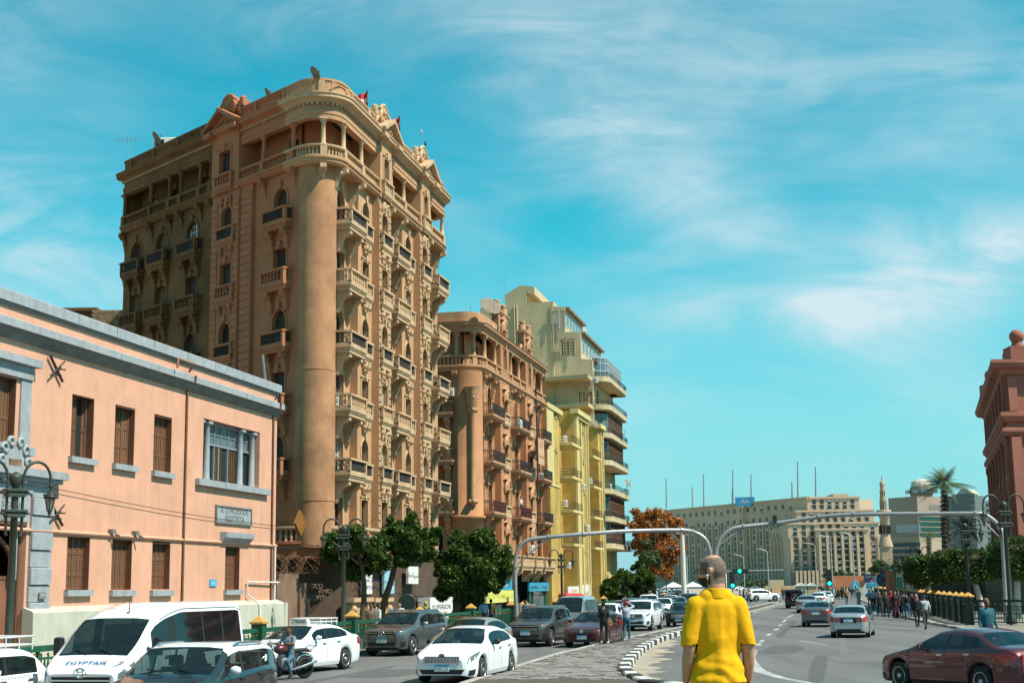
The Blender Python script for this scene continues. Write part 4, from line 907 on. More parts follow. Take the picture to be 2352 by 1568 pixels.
# carved coat of arms over the door
q = MB(FR); cx_, cz_ = 39.75, 6.6
q.prism([(cx_ - .75, cz_ + .5), (cx_ - .4, cz_ + .85), (cx_ + .4, cz_ + .85), (cx_ + .75, cz_ + .5), (cx_ + .7, cz_ - .1), (cx_ + .4, cz_ - .6), (cx_, cz_ - .8), (cx_ - .4, cz_ - .6), (cx_ - .7, cz_ - .1)], 0, .3)
for sg in (-1, 1):
 for (dx_, dz_, r_) in ((.8, .7, .28), (1.0, .2, .24), (.8, -.5, .24), (.35, 1.0, .26)):
  q.tube([(cx_ + sg * (dx_ + r_ * math.cos(a) * (1 - a / 9)), .32, cz_ + dz_ + r_ * math.sin(a) * (1 - a / 9)) for a in np.linspace(0, 6.5, 14)], .09, 6)
co = q.build('coat_of_arms', M['stone'], pink)
q = MB(FR); q.prism([(cx_ - .45, cz_ + .3), (cx_ + .45, cz_ + .3), (cx_ + .42, cz_ - .1), (cx_, cz_ - .5), (cx_ - .42, cz_ - .1)], .3, .36); q.build('shield', mat('faded_shield', (.20, .12, .07), .8, .4, 3), co)
for o_ in (co, co.children[0]): c3 = Vector(FR(39.8, 0, 6.45)); o_.data.transform(Matrix.Translation(c3) @ Matrix.Scale(.72, 4) @ Matrix.Translation(-Vector(FR(cx_, 0, cz_ + .1))))
q = MB(FR); q.box(41.65, 42.05, .12, .16, 2.3, 2.5); hn = q.build('house_number', M['stonedark'], pink); text('1\u0662\u06F17', .14, M['white'], FR.mat(41.85, .165, 2.4), hn, 'number', .002)
# leaning pipe on the corner roof
q = MB(FR); q.tube([(60.3, .0, 11.8), (59.9, 0, 13.0)], .06, 8); tag(q.build('leaning_pipe', M['galv']), 'pale pipe leaning over the corner of the pink roof edge', 'pipe')
# ------------------------------------------------------------------ low brick rooftop behind
M['brick'] = mat('old_brick', (.30, .20, .11), .9, .35, 4, .4, 18)
p = atdepth(243, 770, 95); bh = thing('brick_house', 'rooftop of old brick house peeping over the pink parapet', 'building', (p.x, p.y, 0))
b = MB(); f2 = Frame((p.x, p.y), 70, 1)
for (x0, x1, zt) in ((-.3, 4, 19.4),):
 b.box(p.x - 1.0, p.x + 3, p.y, p.y + 6, 0, atdepth(240, 712, 95).z)
b.build('wall', M['brick'], bh)
q = MB(); zt = atdepth(240, 712, 95).z; z = zt - 3.4; bm3 = MB(); bm3.box(-.13, .13, -.03, .02, 0, .1); bk = bm3.mesh('brick', M['brick']); r_ = 0
while z < zt - .1:
 x = p.x - .98 + (.15 if r_ % 2 else .0)
 while x < p.x + 1.4: link('brick', bk, bh, Matrix.Translation((x + .13, p.y, z)) @ Matrix.Rotation(random.uniform(-.06, .06), 4, 'Z')); x += .29
 z += .135; r_ += 1
b = MB(); b.box(p.x - 3.9, p.x - 1.02, p.y + 1.0, p.y + 6, 0, atdepth(200, 708, 95).z); b.box(p.x - 4.0, p.x - .9, p.y + .8, p.y + 6, atdepth(200, 708, 95).z, atdepth(200, 704, 95).z + .1); b.build('rendered_wall', M['tally'], bh)
b = MB(); b.box(p.x - 3.2, p.x - 1.6, p.y + .97, p.y + 1.1, zt - 2.6, zt - .9); b.build('window', M['panelit'], bh)
# ------------------------------------------------------------------ second house: terracotta with columns
org = thing('apartment_building', 'terracotta apartment house with columned top gallery and rounded corner beside side street', 'building', FR(112, -8, 0))
F2 = Frame(FR(101.2, 0, 0), AZ - 90, 1); F2.n = -Vector((F2.u.y, -F2.u.x));
if F2.n.y > 0: F2.n = -F2.n
op = fillet([FR(101.0, -9, 0)[:2], FR(101.0, 0, 0)[:2], FR(125.9, 0, 0)[:2], FR(125.9, -6, 0)[:2]], [0, 1.6, .1, 0], 12)
def osw(name, prof, m, p=None): q = MB(); q.sweep(p or op, prof); return q.build(name, m, org)
osw('gallery_floor', [(-2, 18.75), (.14, 18.75), (.14, 18.6), (0, 18.5), (-.1, 18.3), (-2, 18.3)], M['oranget'])
osw('handrail', [(-.28, 19.36), (.04, 19.36), (.04, 19.48), (-.28, 19.48)], M['oranget'])
osw('entablature', [(-.4, 21.25), (0, 21.25), (0, 21.45), (.06, 21.5), (.06, 21.62), (.3, 21.75), (.3, 21.9), (.36, 21.95), (-.4, 21.95)], M['oranget'])
opar = fillet([FR(101.0, -9, 0)[:2], FR(101.0, 0, 0)[:2], FR(107, 0, 0)[:2]], [0, 1.6, 0], 12)
osw('parapet', [(-.35, 21.952), (-.05, 21.952), (-.05, 22.75), (-.35, 22.75)], M['oranget'], opar)
OR_ = [15.95, 12.45, 8.7]
b = MB(FR)
obay = [(101.9, 107.6, -.5, (103.4, 105.9)), (107.6, 111.1, 0, (109.35,)), (111.1, 117.0, -.5, (112.7, 115.3)), (117.0, 120.6, 0, (118.8,)), (120.6, 125.9, -.5, (122.2, 124.5))]
for s0, s1, d, cs in obay:
 hs = []
 for c in cs:
  for i, r in enumerate(OR_): hs.append((c - .6, c + .6, r - .75, r + 1.5 + (.2 if i == 0 else 0), i == 0))
  hs.append((c - .6, c + .6, 4.5, 6.6, False))
 wall_holes(b, s0, s1, 3.6, 18.3, d, hs, .3)
for s_ in (107.6, 111.1, 117.0, 120.6): b.quad((s_, -.5, 3.6), (s_, 0, 3.6), (s_, 0, 18.3), (s_, -.5, 18.3))
hs = [(c - .5, c + .5, 18.8, 20.8, False) for c in (103.4, 105.7, 112.6, 115.0, 122, 124.3)]
wall_holes(b, 101.9, 125.8, 18.75, 21.3, -1.4, hs, .2)
for a, c in ((107.6, 111.1), (117.0, 120.6)):
 m_ = (a + c) / 2; wall_holes(b, a + .25, c - .25, 18.3, 21.25, .02, [(m_ - .5, m_ + .5, 19.4, 21.0, False)], .25)
 for s_ in (a + .25, c - .25): b.quad((s_, -1.4, 18.3), (s_, .02, 18.3), (s_, .02, 21.25), (s_, -1.4, 21.25))
b.quad((125.9, 0, 0), (125.9, -12, 0), (125.9, -12, 21.9), (125.9, 0, 21.9))
b.build('street_wall', M['orange'], org)
b = MB(F2)
hs = [(3.0, 4.3, z - .75, z + 1.4, False) for z in OR_] + [(3.0, 4.3, 4.4, 6.6, False)]
F2d = -(.3)
wall_holes(b, .8, 11, 3.6, 18.3, -.3, hs, .3); wall_holes(b, 1.8, 11, 18.75, 21.3, -1.4, [(3.0, 4.2, 18.8, 20.8, False)], .2); b.build('side_wall', M['orange'], org)
b = MB(); b.lathe([(1.25, 3.6), (1.25, 7.35), (1.4, 7.4), (1.4, 7.6), (1.25, 7.65), (1.25, 18.3)], (*FR(102.1, -1.35, 0)[:2], 0), 32); b.lathe([(1.5, 18.7), (1.5, 21.3)], (*FR(103.3, -2.7, 0)[:2], 0), 24); b.build('corner_drum', M['orange'], org)
b = MB(FR); b.box(103.2, 125.4, -9, -1.75, 0, 21.9); b.build('core', M['dark'], org)
b = MB(); b.add([(*FR(s_, d, 0)[:2], 21.96) for s_, d in ((101.3, -.5), (125.6, -.2), (125.6, -9), (101.3, -9))], [(0, 1, 2, 3)]); b.build('roof', M['concrete'], org)
cb = MB(); cb.cbox(-.2, .2, -.2, .2, 0, .72, .02); cb.lathe([(.19, .72), (.19, .8), (.16, .84), (.16, 1.3), (.135, 2.1), (.17, 2.13), (.15, 2.17), (.25, 2.36), (.27, 2.42)], n=12); cb.box(-.27, .27, -.27, .27, 2.42, 2.5)
for k in range(6): a = k * 1.05; cb.ball((.22 * math.cos(a), .22 * math.sin(a), 2.3), .08, 5, 4)
ocm = cb.mesh('column', M['oranget']); ocons = MB(); console(ocons, 0, .4, 0, .75, 1.5); ocm2 = ocons.mesh('console', M['oranget'])
for s_ in (103.3, 106.6, 112.2, 115.2, 121.6, 124.6): link('column', ocm, org, FR.mat(s_, -.2, 18.75)); link('console', ocm2, org, FR.mat(s_, -.5, 18.3))
for t_ in (1.9, 4.4): link('column', ocm, org, F2.mat(t_, -.2, 18.75)); link('console', ocm2, org, F2.mat(t_, -.3, 18.3))
am = min(op, key=lambda p: (Vector(p[:2]) - Vector(FR(101.0, 0, 0)[:2])).length); m4 = Matrix(((-am[3], am[2], 0, 0), (am[2], am[3], 0, 0), (0, 0, 1, 0), (0, 0, 0, 1))); m4.translation = (am[0] - am[2] * .2, am[1] - am[3] * .2, 18.75); link('column', ocm, org, m4)
bb_ = MB(); baluster(bb_, 0, 0, 0, .6, .085); obm = bb_.mesh('baluster', M['oranget'])
for x, y, nx, ny, d in along(op, .3, 4.6, plen(op) - 6): link('baluster', obm, org, Matrix.Translation((x - nx * .12, y - ny * .12, 18.76)))
for s0, s1, d, cs in obay:
 for c in cs:
  for i, r in enumerate(OR_): window(org, FR, c, d, r - .75, 1.2, 2.45 if i == 0 else 2.25, 'louvre', i == 0, 'oranget')
  window(org, FR, c, d, 4.5, 1.2, 2.1, 'louvre', False, 'oranget')
for c in (103.4, 105.7, 112.6, 115.0, 122, 124.3): window(org, FR, c, -1.4, 18.8, 1.0, 2.0, 'louvre', False, 'oranget')
for c in (109.35, 118.8): window(org, FR, c, .02, 19.4, 1.0, 1.6, 'louvre', False, 'oranget')
for z in OR_: window(org, F2, 3.65, -.3, z - .75, 1.3, 2.15, 'opening', False, 'oranget')
window(org, F2, 3.65, -.3, 4.4, 1.3, 2.2, 'opening', False, 'oranget'); window(org, F2, 3.6, -1.4, 18.8, 1.2, 2.0, 'louvre', False, 'oranget')
# balconies with straight iron railings on curved corbels
def iron_balcony(parent, fr, s_, d, z, w_, dep, m='iron', trim='oranget', bars=.16, hr=.78, roundc=0):
 key = (w_, dep, m, trim, hr, roundc, 'ib')
 if key not in BM:
  q = MB(); x = w_ / 2
  q.box(-x, x, 0, dep, -.16, 0); q.box(-x + .06, x - .06, 0, dep - .06, -.26, -.161); q.box(-x + .12, x - .12, 0, dep - .15, -.36, -.261)
  for sg in (-1, 1): console(q, sg * (x - .55), .42, -.36, dep * .8, 1.3)
  g = MB()
  for z_ in (.05, .2, hr - .14, hr): g.tube([(-x + .04, .02, z_), (-x + .04, dep - .05, z_), (x - .04, dep - .05, z_), (x - .04, .02, z_)], .022 if z_ < hr else .035, 4, 0, False)
  n = int(w_ / bars)
  for k in range(n + 1): a = -x + .04 + (w_ - .08) * k / n; g.box(a - .012, a + .012, dep - .062, dep - .038, 0, hr)
  n = int(dep / bars)
  for k in range(n + 1):
   for sg in (-1, 1): c = .02 + (dep - .07) * k / max(1, n); g.box(sg * (x - .04) - .012, sg * (x - .04) + .012, c - .012, c + .012, 0, hr)
  for k in range(int(w_ / .32)): ring(g, -x + .2 + k * .32, hr - .3, dep - .05, .1, .014, 8)
  BM[key] = (q.mesh('balcony', M[trim]), g.mesh('iron_railing', M[m]))
 q, g = BM[key]; m4 = fr.mat(s_, d, z); o = link('balcony', q, parent, m4); link('iron_railing', g, o, m4); return o
M['redrail'] = mat('dark_red_railing', (.07, .014, .012), .5, .1); M['greenrail'] = mat('bottle_green_railing', (.02, .06, .045), .5, .1)
for i, r in enumerate(OR_):
 ml = 'redrail' if i == 2 else 'iron'
 iron_balcony(org, FR, 104.5, -.5, r - .75, 4.1, 1.15, ml); iron_balcony(org, FR, 114.0, -.5, r - .75, 4.3, 1.15, ml); iron_balcony(org, FR, 123.4, -.5, r - .75, 3.9, 1.15, 'iron'); iron_balcony(org, F2, 3.7, -.3, r - .75, 3.4, .9, 'greenrail' if i == 2 else 'iron')
 for s_ in (109.35, 118.8): balcony(org, FR, s_, 0, r - .75, 2.0, .2, 'stone', .72, .3, 0)
iron_balcony(org, FR, 104.5, -.5, 4.2, 4.1, 1.0)
q = MB(FR); q.sweep
for s_, w_ in ((109.35, 3.3), (114.2, 4.6), (118.8, 3.3), (123.4, 4.6)): balcony(org, FR, s_, -.3, 4.2, w_, 1.0, 'stone', .7, .45, .9)
sc = MB()
for sg in (-1, 1): sc.tube([(sg * .75, .05, 0), (sg * .9, .12, .4), (sg * .5, .15, .75), (0, .15, .95)], [.1, .14, .14, .12], 6); sc.ball((sg * .45, .1, .25), .18, 6, 5)
sc.ball((0, .12, .5), .32, 8, 6, sc=(1, .5, 1.3)); sc.prism([(-1.1, 1.0), (1.1, 1.0), (0, 1.45)], 0, .18); scm = sc.mesh('carved_panel', M['oranget'])
for s_ in (109.35, 118.8):
 for z in (16.85, 13.3, 9.75, 6.4): link('carved_panel', scm, org, FR.mat(s_, .03, z - .05))
kb = MB(); kb.prism([(-.22, 0), (.22, 0), (.34, .75), (-.34, .75)], 0, .22); kbm = kb.mesh('keystone', M['oranget'])
for s0, s1, d, cs in obay[::2]:
 for z in OR_[1:] + [5.3]: link('keystone', kbm, org, FR.mat((s0 + s1) / 2, d, z + 1.35))
# roof motifs
for s_ in (109.0, 118.5):
 c = MB(); c.box(-1.6, 1.6, -.5, 0, 0, 1.75); c.box(-1.75, 1.75, -.6, .12, 1.75, 1.9); c.box(-1.85, 1.85, -.65, .2, 1.9, 2.02)
 for sg in (-1, 1):
  c.box(sg * 1.4 - .2, sg * 1.4 + .2, -.55, .06, 0, 1.745); c.tube([(sg * (1.75 + .35 * math.cos(a) * (1 - a / 10)), -.2, .35 + .35 * math.sin(a)) for a in np.linspace(0, 6, 10)], .14, 6)
  c.lathe([(.3, 2.02), (.36, 2.12), (.3, 2.2), (.33, 2.5), (.2, 2.72), (.34, 2.85), (.1, 2.95)], (sg * 1.15, -.2, 0), 9)
 o = link('crest', c.mesh('crest', M['oranget']), org, FR.mat(s_, -.05, 21.96))
 link('carved_panel', scm, o, FR.mat(s_, -.03, 22.35))
# loose pipes and cable runs on the front
q = MB(FR)
for s_ in (121.0,): q.tube([(s_, .1, 20), (s_ + .1, .12, 14), (s_ - .1, .1, 8), (s_, .1, 4)], .06, 6)
q.build('downpipe', M['iron'], org)
# dark corner pilaster with carved cartouche
q = MB(); cxy = Vector(FR(102.1, -1.35, 0)[:2]); dv = (Vector((0, 0)) - cxy).normalized(); dv.rotate(Matrix.Rotation(.35, 2)); pt = cxy + dv * 1.3
q.lathe([(.12, 8.3), (.3, 8.6), (.22, 9.0), (.22, 15.2), (.42, 15.6), (.5, 16.6), (.62, 17.0)], (pt.x, pt.y, 0), 10)
for z, r_ in ((8.6, .3), (16.2, .42), (15.3, .34), (16.7, .4)):
 for k in range(5): a = k * 1.26; q.ball((pt.x + r_ * .8 * math.cos(a), pt.y + r_ * .8 * math.sin(a), z), .18, 6, 5)
q.build('corner_shaft', M['oranget'], org)
# ------------------------------------------------------------------ third house: yellow, ribbed towers
yel = thing('apartment_building', 'yellow apartment house with flat ribbed towers between terracotta and cream blocks', 'building', FR(142, -8, 0))
b = MB(FR)
b.box(126.0, 133.2, -12, -.2, 0, 18.7); b.box(140.5, 147.6, -12, 0, 0, 19.8); b.box(154.4, 157.9, -12, .1, 0, 19.8); b.box(133.2, 140.5, -12, -1.4, 0, 18.2); b.box(147.6, 154.4, -12, -1.4, 0, 18.6); b.box(126.0, 130.4, -.2, .25, 0, 11.6); b.build('wall', M['yellow'], yel)
b = MB(FR); b.box(125.9, 133.4, -.4, .15, 18.5, 18.95); b.box(140.2, 147.9, -.4, .45, 19.5, 20.0); b.box(154.2, 158, -.4, .5, 19.5, 20.0); b.box(125.95, 130.5, -.1, .32, 11.4, 11.65)
b.box(126.02, 129.2, -.19, .05, 0, 18.5); b.box(140.52, 142.0, 0, .2, 0, 19.4); b.box(143.5, 144.0, 0, .14, 0, 19); b.box(146.2, 146.6, 0, .14, 0, 19); b.box(147.2, 147.58, 0, .2, 0, 19.4); b.box(155.6, 155.9, .1, .25, 0, 19.2); b.box(157.2, 157.5, .1, .25, 0, 19.2)
b.build('ribs', M['yellowt'], yel)
q = MB(FR)
for k in range(14): q.box(140.6 + k * .5, 140.85 + k * .5, .1, .3, 19.1, 19.45)
q.build('dentil_course', M['yellowt'], yel)
for fl, z in enumerate((16.2, 13.0, 9.8, 6.6, 3.9)):
 for s_, d in ((131.3, -.2), (137.0, -1.4), (145.1, 0), (150.5, -1.4), (156.5, .1)): window(yel, FR, s_, d, z - .2, 1.3, 2.0, random.choice(['louvre', 'opening', 'glazeddk', 'roller']), False, 'yellowt')
 if fl < 4:
  q = MB(FR); q.box(134.0, 139.5, -1.4, .9, z - .45, z - .2); q.box(148.2, 153.8, -1.4, .6, z - .45, z - .2); q.build('balcony', M['yellowt'], yel)
  g = MB(FR)
  for zz_ in (z, z + .25, z + .5):
   g.tube([(134.1, -1.3, zz_), (134.1, .82, zz_), (139.4, .82, zz_)], .03, 5, 0, False); g.tube([(148.3, -1.3, zz_), (148.3, .52, zz_), (153.7, .52, zz_)], .03, 5, 0, False)
  for k in range(8): g.box(134.1 + k * .75, 134.14 + k * .75, .8, .84, z - .2, z + .5); g.box(148.3 + k * .75, 148.34 + k * .75, .5, .54, z - .2, z + .5)
  g.build('railing', M['iron'], yel)
# ------------------------------------------------------------------ fourth house: cream with stepped back top and curved balconies
crm = thing('apartment_building', 'tall cream block with blank side wall, stepped top floors and curved glazed balconies', 'building', FR(166, -6, 0))
F4 = Frame(FR(158, 0, 0), AZ - 90, 1); F4.n = -F4.n if F4.n.y > 0 else F4.n
prof = [(.9, 0), (.9, 27.7), (2.2, 27.9), (2.2, 30.95), (4.0, 31.1), (4.0, 34.0), (5.3, 34.15), (5.3, 34.75), (8.45, 34.7), (8.45, 35.9), (7.5, 35.7), (7.5, 36.6), (9.2, 36.85), (11.0, 35.85), (11.0, 34.6), (14, 34.4), (14, 0)]
def clean(pr): return pr
b = MB()
n = len(prof); pts = [F4(s_, 0, z) for s_, z in prof] + [(F4(s_, 0, z)[0] + U.x * 15, F4(s_, 0, z)[1] + U.y * 15, z) for s_, z in prof]
b.add(pts, [tuple(range(n))] + [(i, i + n, (i + 1) % n + n, (i + 1) % n) for i in range(n)]); b.build('wall', M['cream'], crm)
for (x, z, w_, h) in ((4.65, 31.5, 1.3, 1.85), (3.65, 28.4, 1.5, 1.7), (1.95, 22.75, 1.1, 1.3)):
 window(crm, F4, x, .26, z, w_, h, 'glazeddk' if z < 30 else 'glazed', False, 'cream')
q = MB(F4); q.box(1.0, 1.35, .0, .12, 22.7, 24.1); q.build('shutter_leaf', M['slat'], crm)
for x in (9.9, 9.6, 5.4): q = MB(F4); q.tube([(x, .1, 34.5), (x - .1, .1, 24), (x - .3, .1, 12)], .09 if x > 6 else .05, 6); q.build('downpipe', M['cream'], crm)
# stepped rooms with glazed fronts
for (d0, z0, z1, s0, s1) in ((-4.0, 31.0, 33.8, 158.4, 170), (-2.2, 28.0, 30.8, 158.4, 172.5), (-.9, 24.4, 27.6, 158.6, 171.5)):
 q = MB(FR); q.box(s0, s1, d0 - .1, d0 + .5, z1, z1 + .28); q.build('roof_slab', M['concrete'], crm)
 for k in range(6):
  a = s0 + .4 + k * (s1 - s0) / 6; q = MB(FR); q.box(a, a + 1.5, d0 - .02, d0 + .06, z0 + .8, z1 - .25); wq = q.build('window', M['wfr'], crm); q = MB(FR)
  for t_ in (.08, .8): q.box(a + t_, a + t_ + .62, d0 + .05, d0 + .075, z0 + .9, z1 - .35)
  q.build('pane', M['panelit'], wq)
# curved balconies, floor by floor
bp_ = fillet([FR(158.1, -.9, 0)[:2], FR(158.1, .9, 0)[:2], FR(173.0, .9, 0)[:2], FR(173.0, -3, 0)[:2]], [0, 1.9, .9, 0], 8)
for i, z in enumerate((25.6, 22.4, 19.2, 16.1, 12.9, 9.8, 6.8)):
 q = MB(); q.sweep(bp_, [(-3.5, z - .4), (-.1, z - .4), (0, z - .3), (0, z), (-3.5, z)]); bo = q.build('balcony', M['cream'], crm)
 q = MB(); q.sweep(bp_, [(-.04, z), (0, z), (0, z + .25), (-.04, z + .25)]); q.build('balcony_kerb', M['cream'], bo)
 g = MB()
 for zz_ in (z + .38, z + .52, z + .66, z + .8): g.tube([(x - nx * .04, y - ny * .04, zz_) for x, y, nx, ny in bp_], .025, 5, 0, False)
 for x, y, nx, ny, d in along(bp_, .8): g.box(x - .02, x + .02, y - .02, y + .02, z, z + .8)
 g.build('railing', M['greenrail'] if i in (3, 4) else M['iron'], bo)
 if i in (0, 2, 3, 5, 6):      # glazed in
  g = MB(); g.sweep(fillet([FR(159.2, -.9, 0)[:2], FR(159.2, .35, 0)[:2], FR(172.4, .35, 0)[:2], FR(172.4, -3, 0)[:2]], [0, 1.5, .8, 0], 8), [(0, z + .1), (0, z + 2.5)], closed=False); go = g.build('glazing', M['panelit'] if i in (0, 2) else M['pane'], bo)
  g = MB(); gpth = fillet([FR(159.2, -.9, 0)[:2], FR(159.2, .39, 0)[:2], FR(172.4, .39, 0)[:2], FR(172.4, -3, 0)[:2]], [0, 1.5, .8, 0], 8)
  for x, y, nx, ny, d in along(gpth, .75): g.box(x - .035, x + .035, y - .035, y + .035, z + .05, z + 2.6)
  for zz_ in (z + .1, z + 1.0, z + 1.9, z + 2.55): g.tube([(x, y, zz_) for x, y, nx, ny in gpth], .04, 4, 0, False)
  g.build('glazing_bars', M['wfr'] if i in (0,) else M['slat'], bo)
 else:
  q = MB(FR); q.box(160.5, 161.6, -.95, -.8, z, z + 2.1); q.build('door', M['greenrail'], crm)
q = MB(FR); q.box(158.3, 173.3, -1.0, .3, 3.2, 3.6); q.box(158.4, 173.2, -12, -.9, 0, 24.4); q.build('front_wall', M['yellowt'], crm)
# roof clutter of the houses
# ------------------------------------------------------------------ the huge stepped office block across the square
def wp(x, y, Y): return atdepth(x, y, Y)
mog = thing('office_block', 'huge sand coloured stepped government office block across the square', 'building', (wp(1863, 1340, 700).x, 720, 0))
DM = 700.0
def prism_px(parent, name, m, xa, Ya, xb, Yb, ytop, depth, yref=None):
 """a block whose front runs from pixel column xa at depth Ya to xb at Yb, top seen at ytop (on xb)"""
 a = wp(xa, 1340, Ya); c = wp(xb, 1340, Yb); z = wp(xb, ytop, Yb).z
 u = Vector((c.x - a.x, c.y - a.y)); l = u.length; u.normalize(); n = Vector((u.y, -u.x))
 fr = Frame((a.x, a.y), 0); fr.u = u; fr.n = n
 b = MB(fr); b.box(0, l, -depth, 0, -1, z); o = b.build(name, m, parent); return fr, l, z, o
WF = MB(); WF.box(-1.0, 1.0, -.02, .05, 0, 2.2, 0); WF.box(-.75, .75, .03, .07, .12, 2.05, 1); WF.box(-.06, .06, .06, .12, .12, 2.05, 0); WF.box(-1.1, 1.1, 0, .4, -.25, 0, 2)
wfm = WF.mesh('window', [mat('mog_frame', (.20, .17, .13), .8, .1), M['pane'], M['mog']])
WG = MB(); WG.box(-1.0, 1.0, -.02, .05, 0, 2.2, 0); WG.box(-.75, .75, .03, .07, .12, 1.2, 1); WG.box(-.75, .75, .03, .08, 1.2, 2.05, 2); WG.box(-.3, .6, .05, .7, -.9, -.2, 3)
wgm = WG.mesh('window', [bpy.data.materials['mog_frame'], M['pane'], M['wfr'], M['grey']])
cnt = [0]; bulk = MB()
def grid(fr, l, zs, x0, x1, pitch, parent, ribs=None, hmin=0):
 n = max(1, int((x1 - x0) / pitch)); st = (x1 - x0) / n
 for z in zs:
  for k in range(n):
   x = x0 + (k + .5) * st; me = wgm if random.random() < .22 else wfm
   if cnt[0] < 285: link('window', me, parent, fr.mat(x, 0, z)); cnt[0] += 1
   else:
    bulk.fr = fr; bulk.box(x - 1.0, x + 1.0, -.02, .05, z, z + 2.2, 0); bulk.box(x - .75, x + .75, .03, .07, z + .12, z + 2.05, 1)
 if ribs:
  q = MB(fr)
  for k in range(n + 1): x = x0 + k * st; q.box(x - .6, x + .6, 0, .9, ribs[0], ribs[1])
  stuff(q.build('wall_ribs', M['mog'], parent))
zrow = lambda x, y, Y: wp(x, y, Y).z
# right wing, from the top tier down (each lower tier stands further out)
t1 = prism_px(mog, 'top_tier', M['mog'], 1863, 700, 1984, 699, 1143, 60); t2 = prism_px(mog, 'second_tier', M['mog'], 1837, 690, 2016, 689, 1173, 60); t3 = prism_px(mog, 'third_tier', M['mog'], 1816, 680, 2026, 679, 1201, 60); t4 = prism_px(mog, 'front_block', M['mog'], 1880, 674, 2000, 673, 1216, 30)
def rows(y0, y1, n, Y, x=1900): return [wp(x, y0 + (y1 - y0) * k / (n - 1), Y).z - 1.1 for k in range(n)]
grid(t4[0], t4[1], rows(1226, 1322, 8, 674), 1.5, t4[1] - 1.5, 3.5, mog, (3, t4[2] - 2.2))
grid(t3[0], t3[1], rows(1211, 1322, 9, 680), 1.2, 13.5, 3.5, mog, (3, t3[2] - 6)); grid(t3[0], t3[1], rows(1211, 1322, 9, 680), t3[1] - 5.5, t3[1] - .6, 3.0, mog, (3, t3[2] - 6)); grid(t3[0], t3[1], rows(1209, 1209.5, 2, 680)[:1], 14, t3[1] - 6, 3.5, mog)
grid(t2[0], t2[1], rows(1181, 1194, 2, 690), 1.5, t2[1] - 1.5, 3.6, mog); grid(t1[0], t1[1], rows(1152, 1164, 2, 700), 1.5, t1[1] - 1.5, 3.6, mog)
lw = prism_px(mog, 'left_wing', M['mog'], 1478, 835, 1868, 700, 1143.5, 40)
q3_ = prism_px(mog, 'wing_step', M['mog'], 1776, 718, 1822, 685, 1216, 30); q2_ = prism_px(mog, 'wing_step', M['mog'], 1805, 712, 1840, 692, 1177, 30)
for nm, t, ov in (('coping', t1, .5), ('coping', t2, .5), ('coping', t3, .5), ('coping', t4, .6), ('coping', lw, .5), ('coping', q3_, .8), ('coping', q2_, .6)):
 q = MB(t[0]); q.box(-ov, t[1] + ov, -8, ov, t[2], t[2] + .9); q.build('coping', M['mog'], mog)
lz = [wp(1868, y, 700).z - 1.1 for y in np.linspace(1158, 1322, 13)]
grid(lw[0], lw[1], lz[:1], 12, lw[1] - 12, 5.6, mog); grid(lw[0], lw[1], lz[2:], 10, lw[1] - 26, 5.4, mog, (4, wp(1868, 1190, 700).z)); grid(q3_[0], q3_[1], rows(1226, 1322, 8, 690), 2, q3_[1] - 1.5, 5, mog, (3, q3_[2] - 3)); grid(q2_[0], q2_[1], rows(1186, 1200, 2, 695), 2, q2_[1] - 1, 5, mog)
if bulk.v: bulk.fr = None; stuff(bulk.build('window_rows', [bpy.data.materials['mog_frame'], M['pane']], mog))
for (xa, xb, yt, Y) in ((1924, 1960, 1133, 705), (1712, 1740, 1161, 745), (1783, 1842, 1149, 730)):
 t = prism_px(mog, 'roof_house', M['mog'], xa, Y, xb, Y, yt, 14)
t = prism_px(mog, 'portico', M['stonedark'], 1822, 672, 1882, 671, 1309, 8)
q = MB(t[0])
for k in range(6): q.box(1.2 + k * t[1] / 6.4, 1.2 + k * t[1] / 6.4 + 1.2, 0, 1.4, -1, t[2])
q.build('portico_piers', M['mog'], mog)
bbp = wp(1711, 1150, 740); q = MB(); q.box(bbp.x - 5, bbp.x + 5, bbp.y - .4, bbp.y + .4, bbp.z - 2.6, bbp.z + 2); bo = tag(q.build('billboard', mat('billboard_blue', (.03, .22, .42), .5, .15, .2)), 'blue billboard standing on the roof of the office block', 'billboard')
PW[bo.name] = Matrix(); text('\uFEF3\uFE8E\uFEF4\uFEE0\uFE98', 2.6, M['white'], Matrix(((1, 0, 0, bbp.x), (0, -1, 0, bbp.y - .45), (0, 0, 1, bbp.z), (0, 0, 0, 1))), bo, 'lettering', .02)
for (x, y0, y1, Y), lb in zip(((1530, 1098, 1166, 815), (1616, 1088, 1172, 785), (1683, 1078, 1162, 755), (1725, 1089, 1158, 742), (1832, 1060, 1146, 712), (1873, 1072, 1144, 702), (1590, 1118, 1172, 795), (1819, 1106, 1148, 716), (1682, 1122, 1162, 757)), ('leftmost radio mast, above the rust leaved tree', 'second radio mast from the left on the office block roof', 'tall radio mast left of the blue roof billboard', 'radio mast just right of the blue roof billboard', 'tallest radio mast, over the lit wing of the office block', 'rightmost radio mast on the office block roof', 'short thin mast between the two leftmost radio masts', 'short thin mast beside the tallest radio mast', 'short thin mast close to the blue billboard')):
 a = wp(x + 1, y1, Y); c = wp(x, y0, Y); q = MB(); q.tube([a, c], [.5, .3], 5)
 q2 = tag(q.build('radio_mast', M['grey']), lb, 'mast', 'radio masts on the office block')
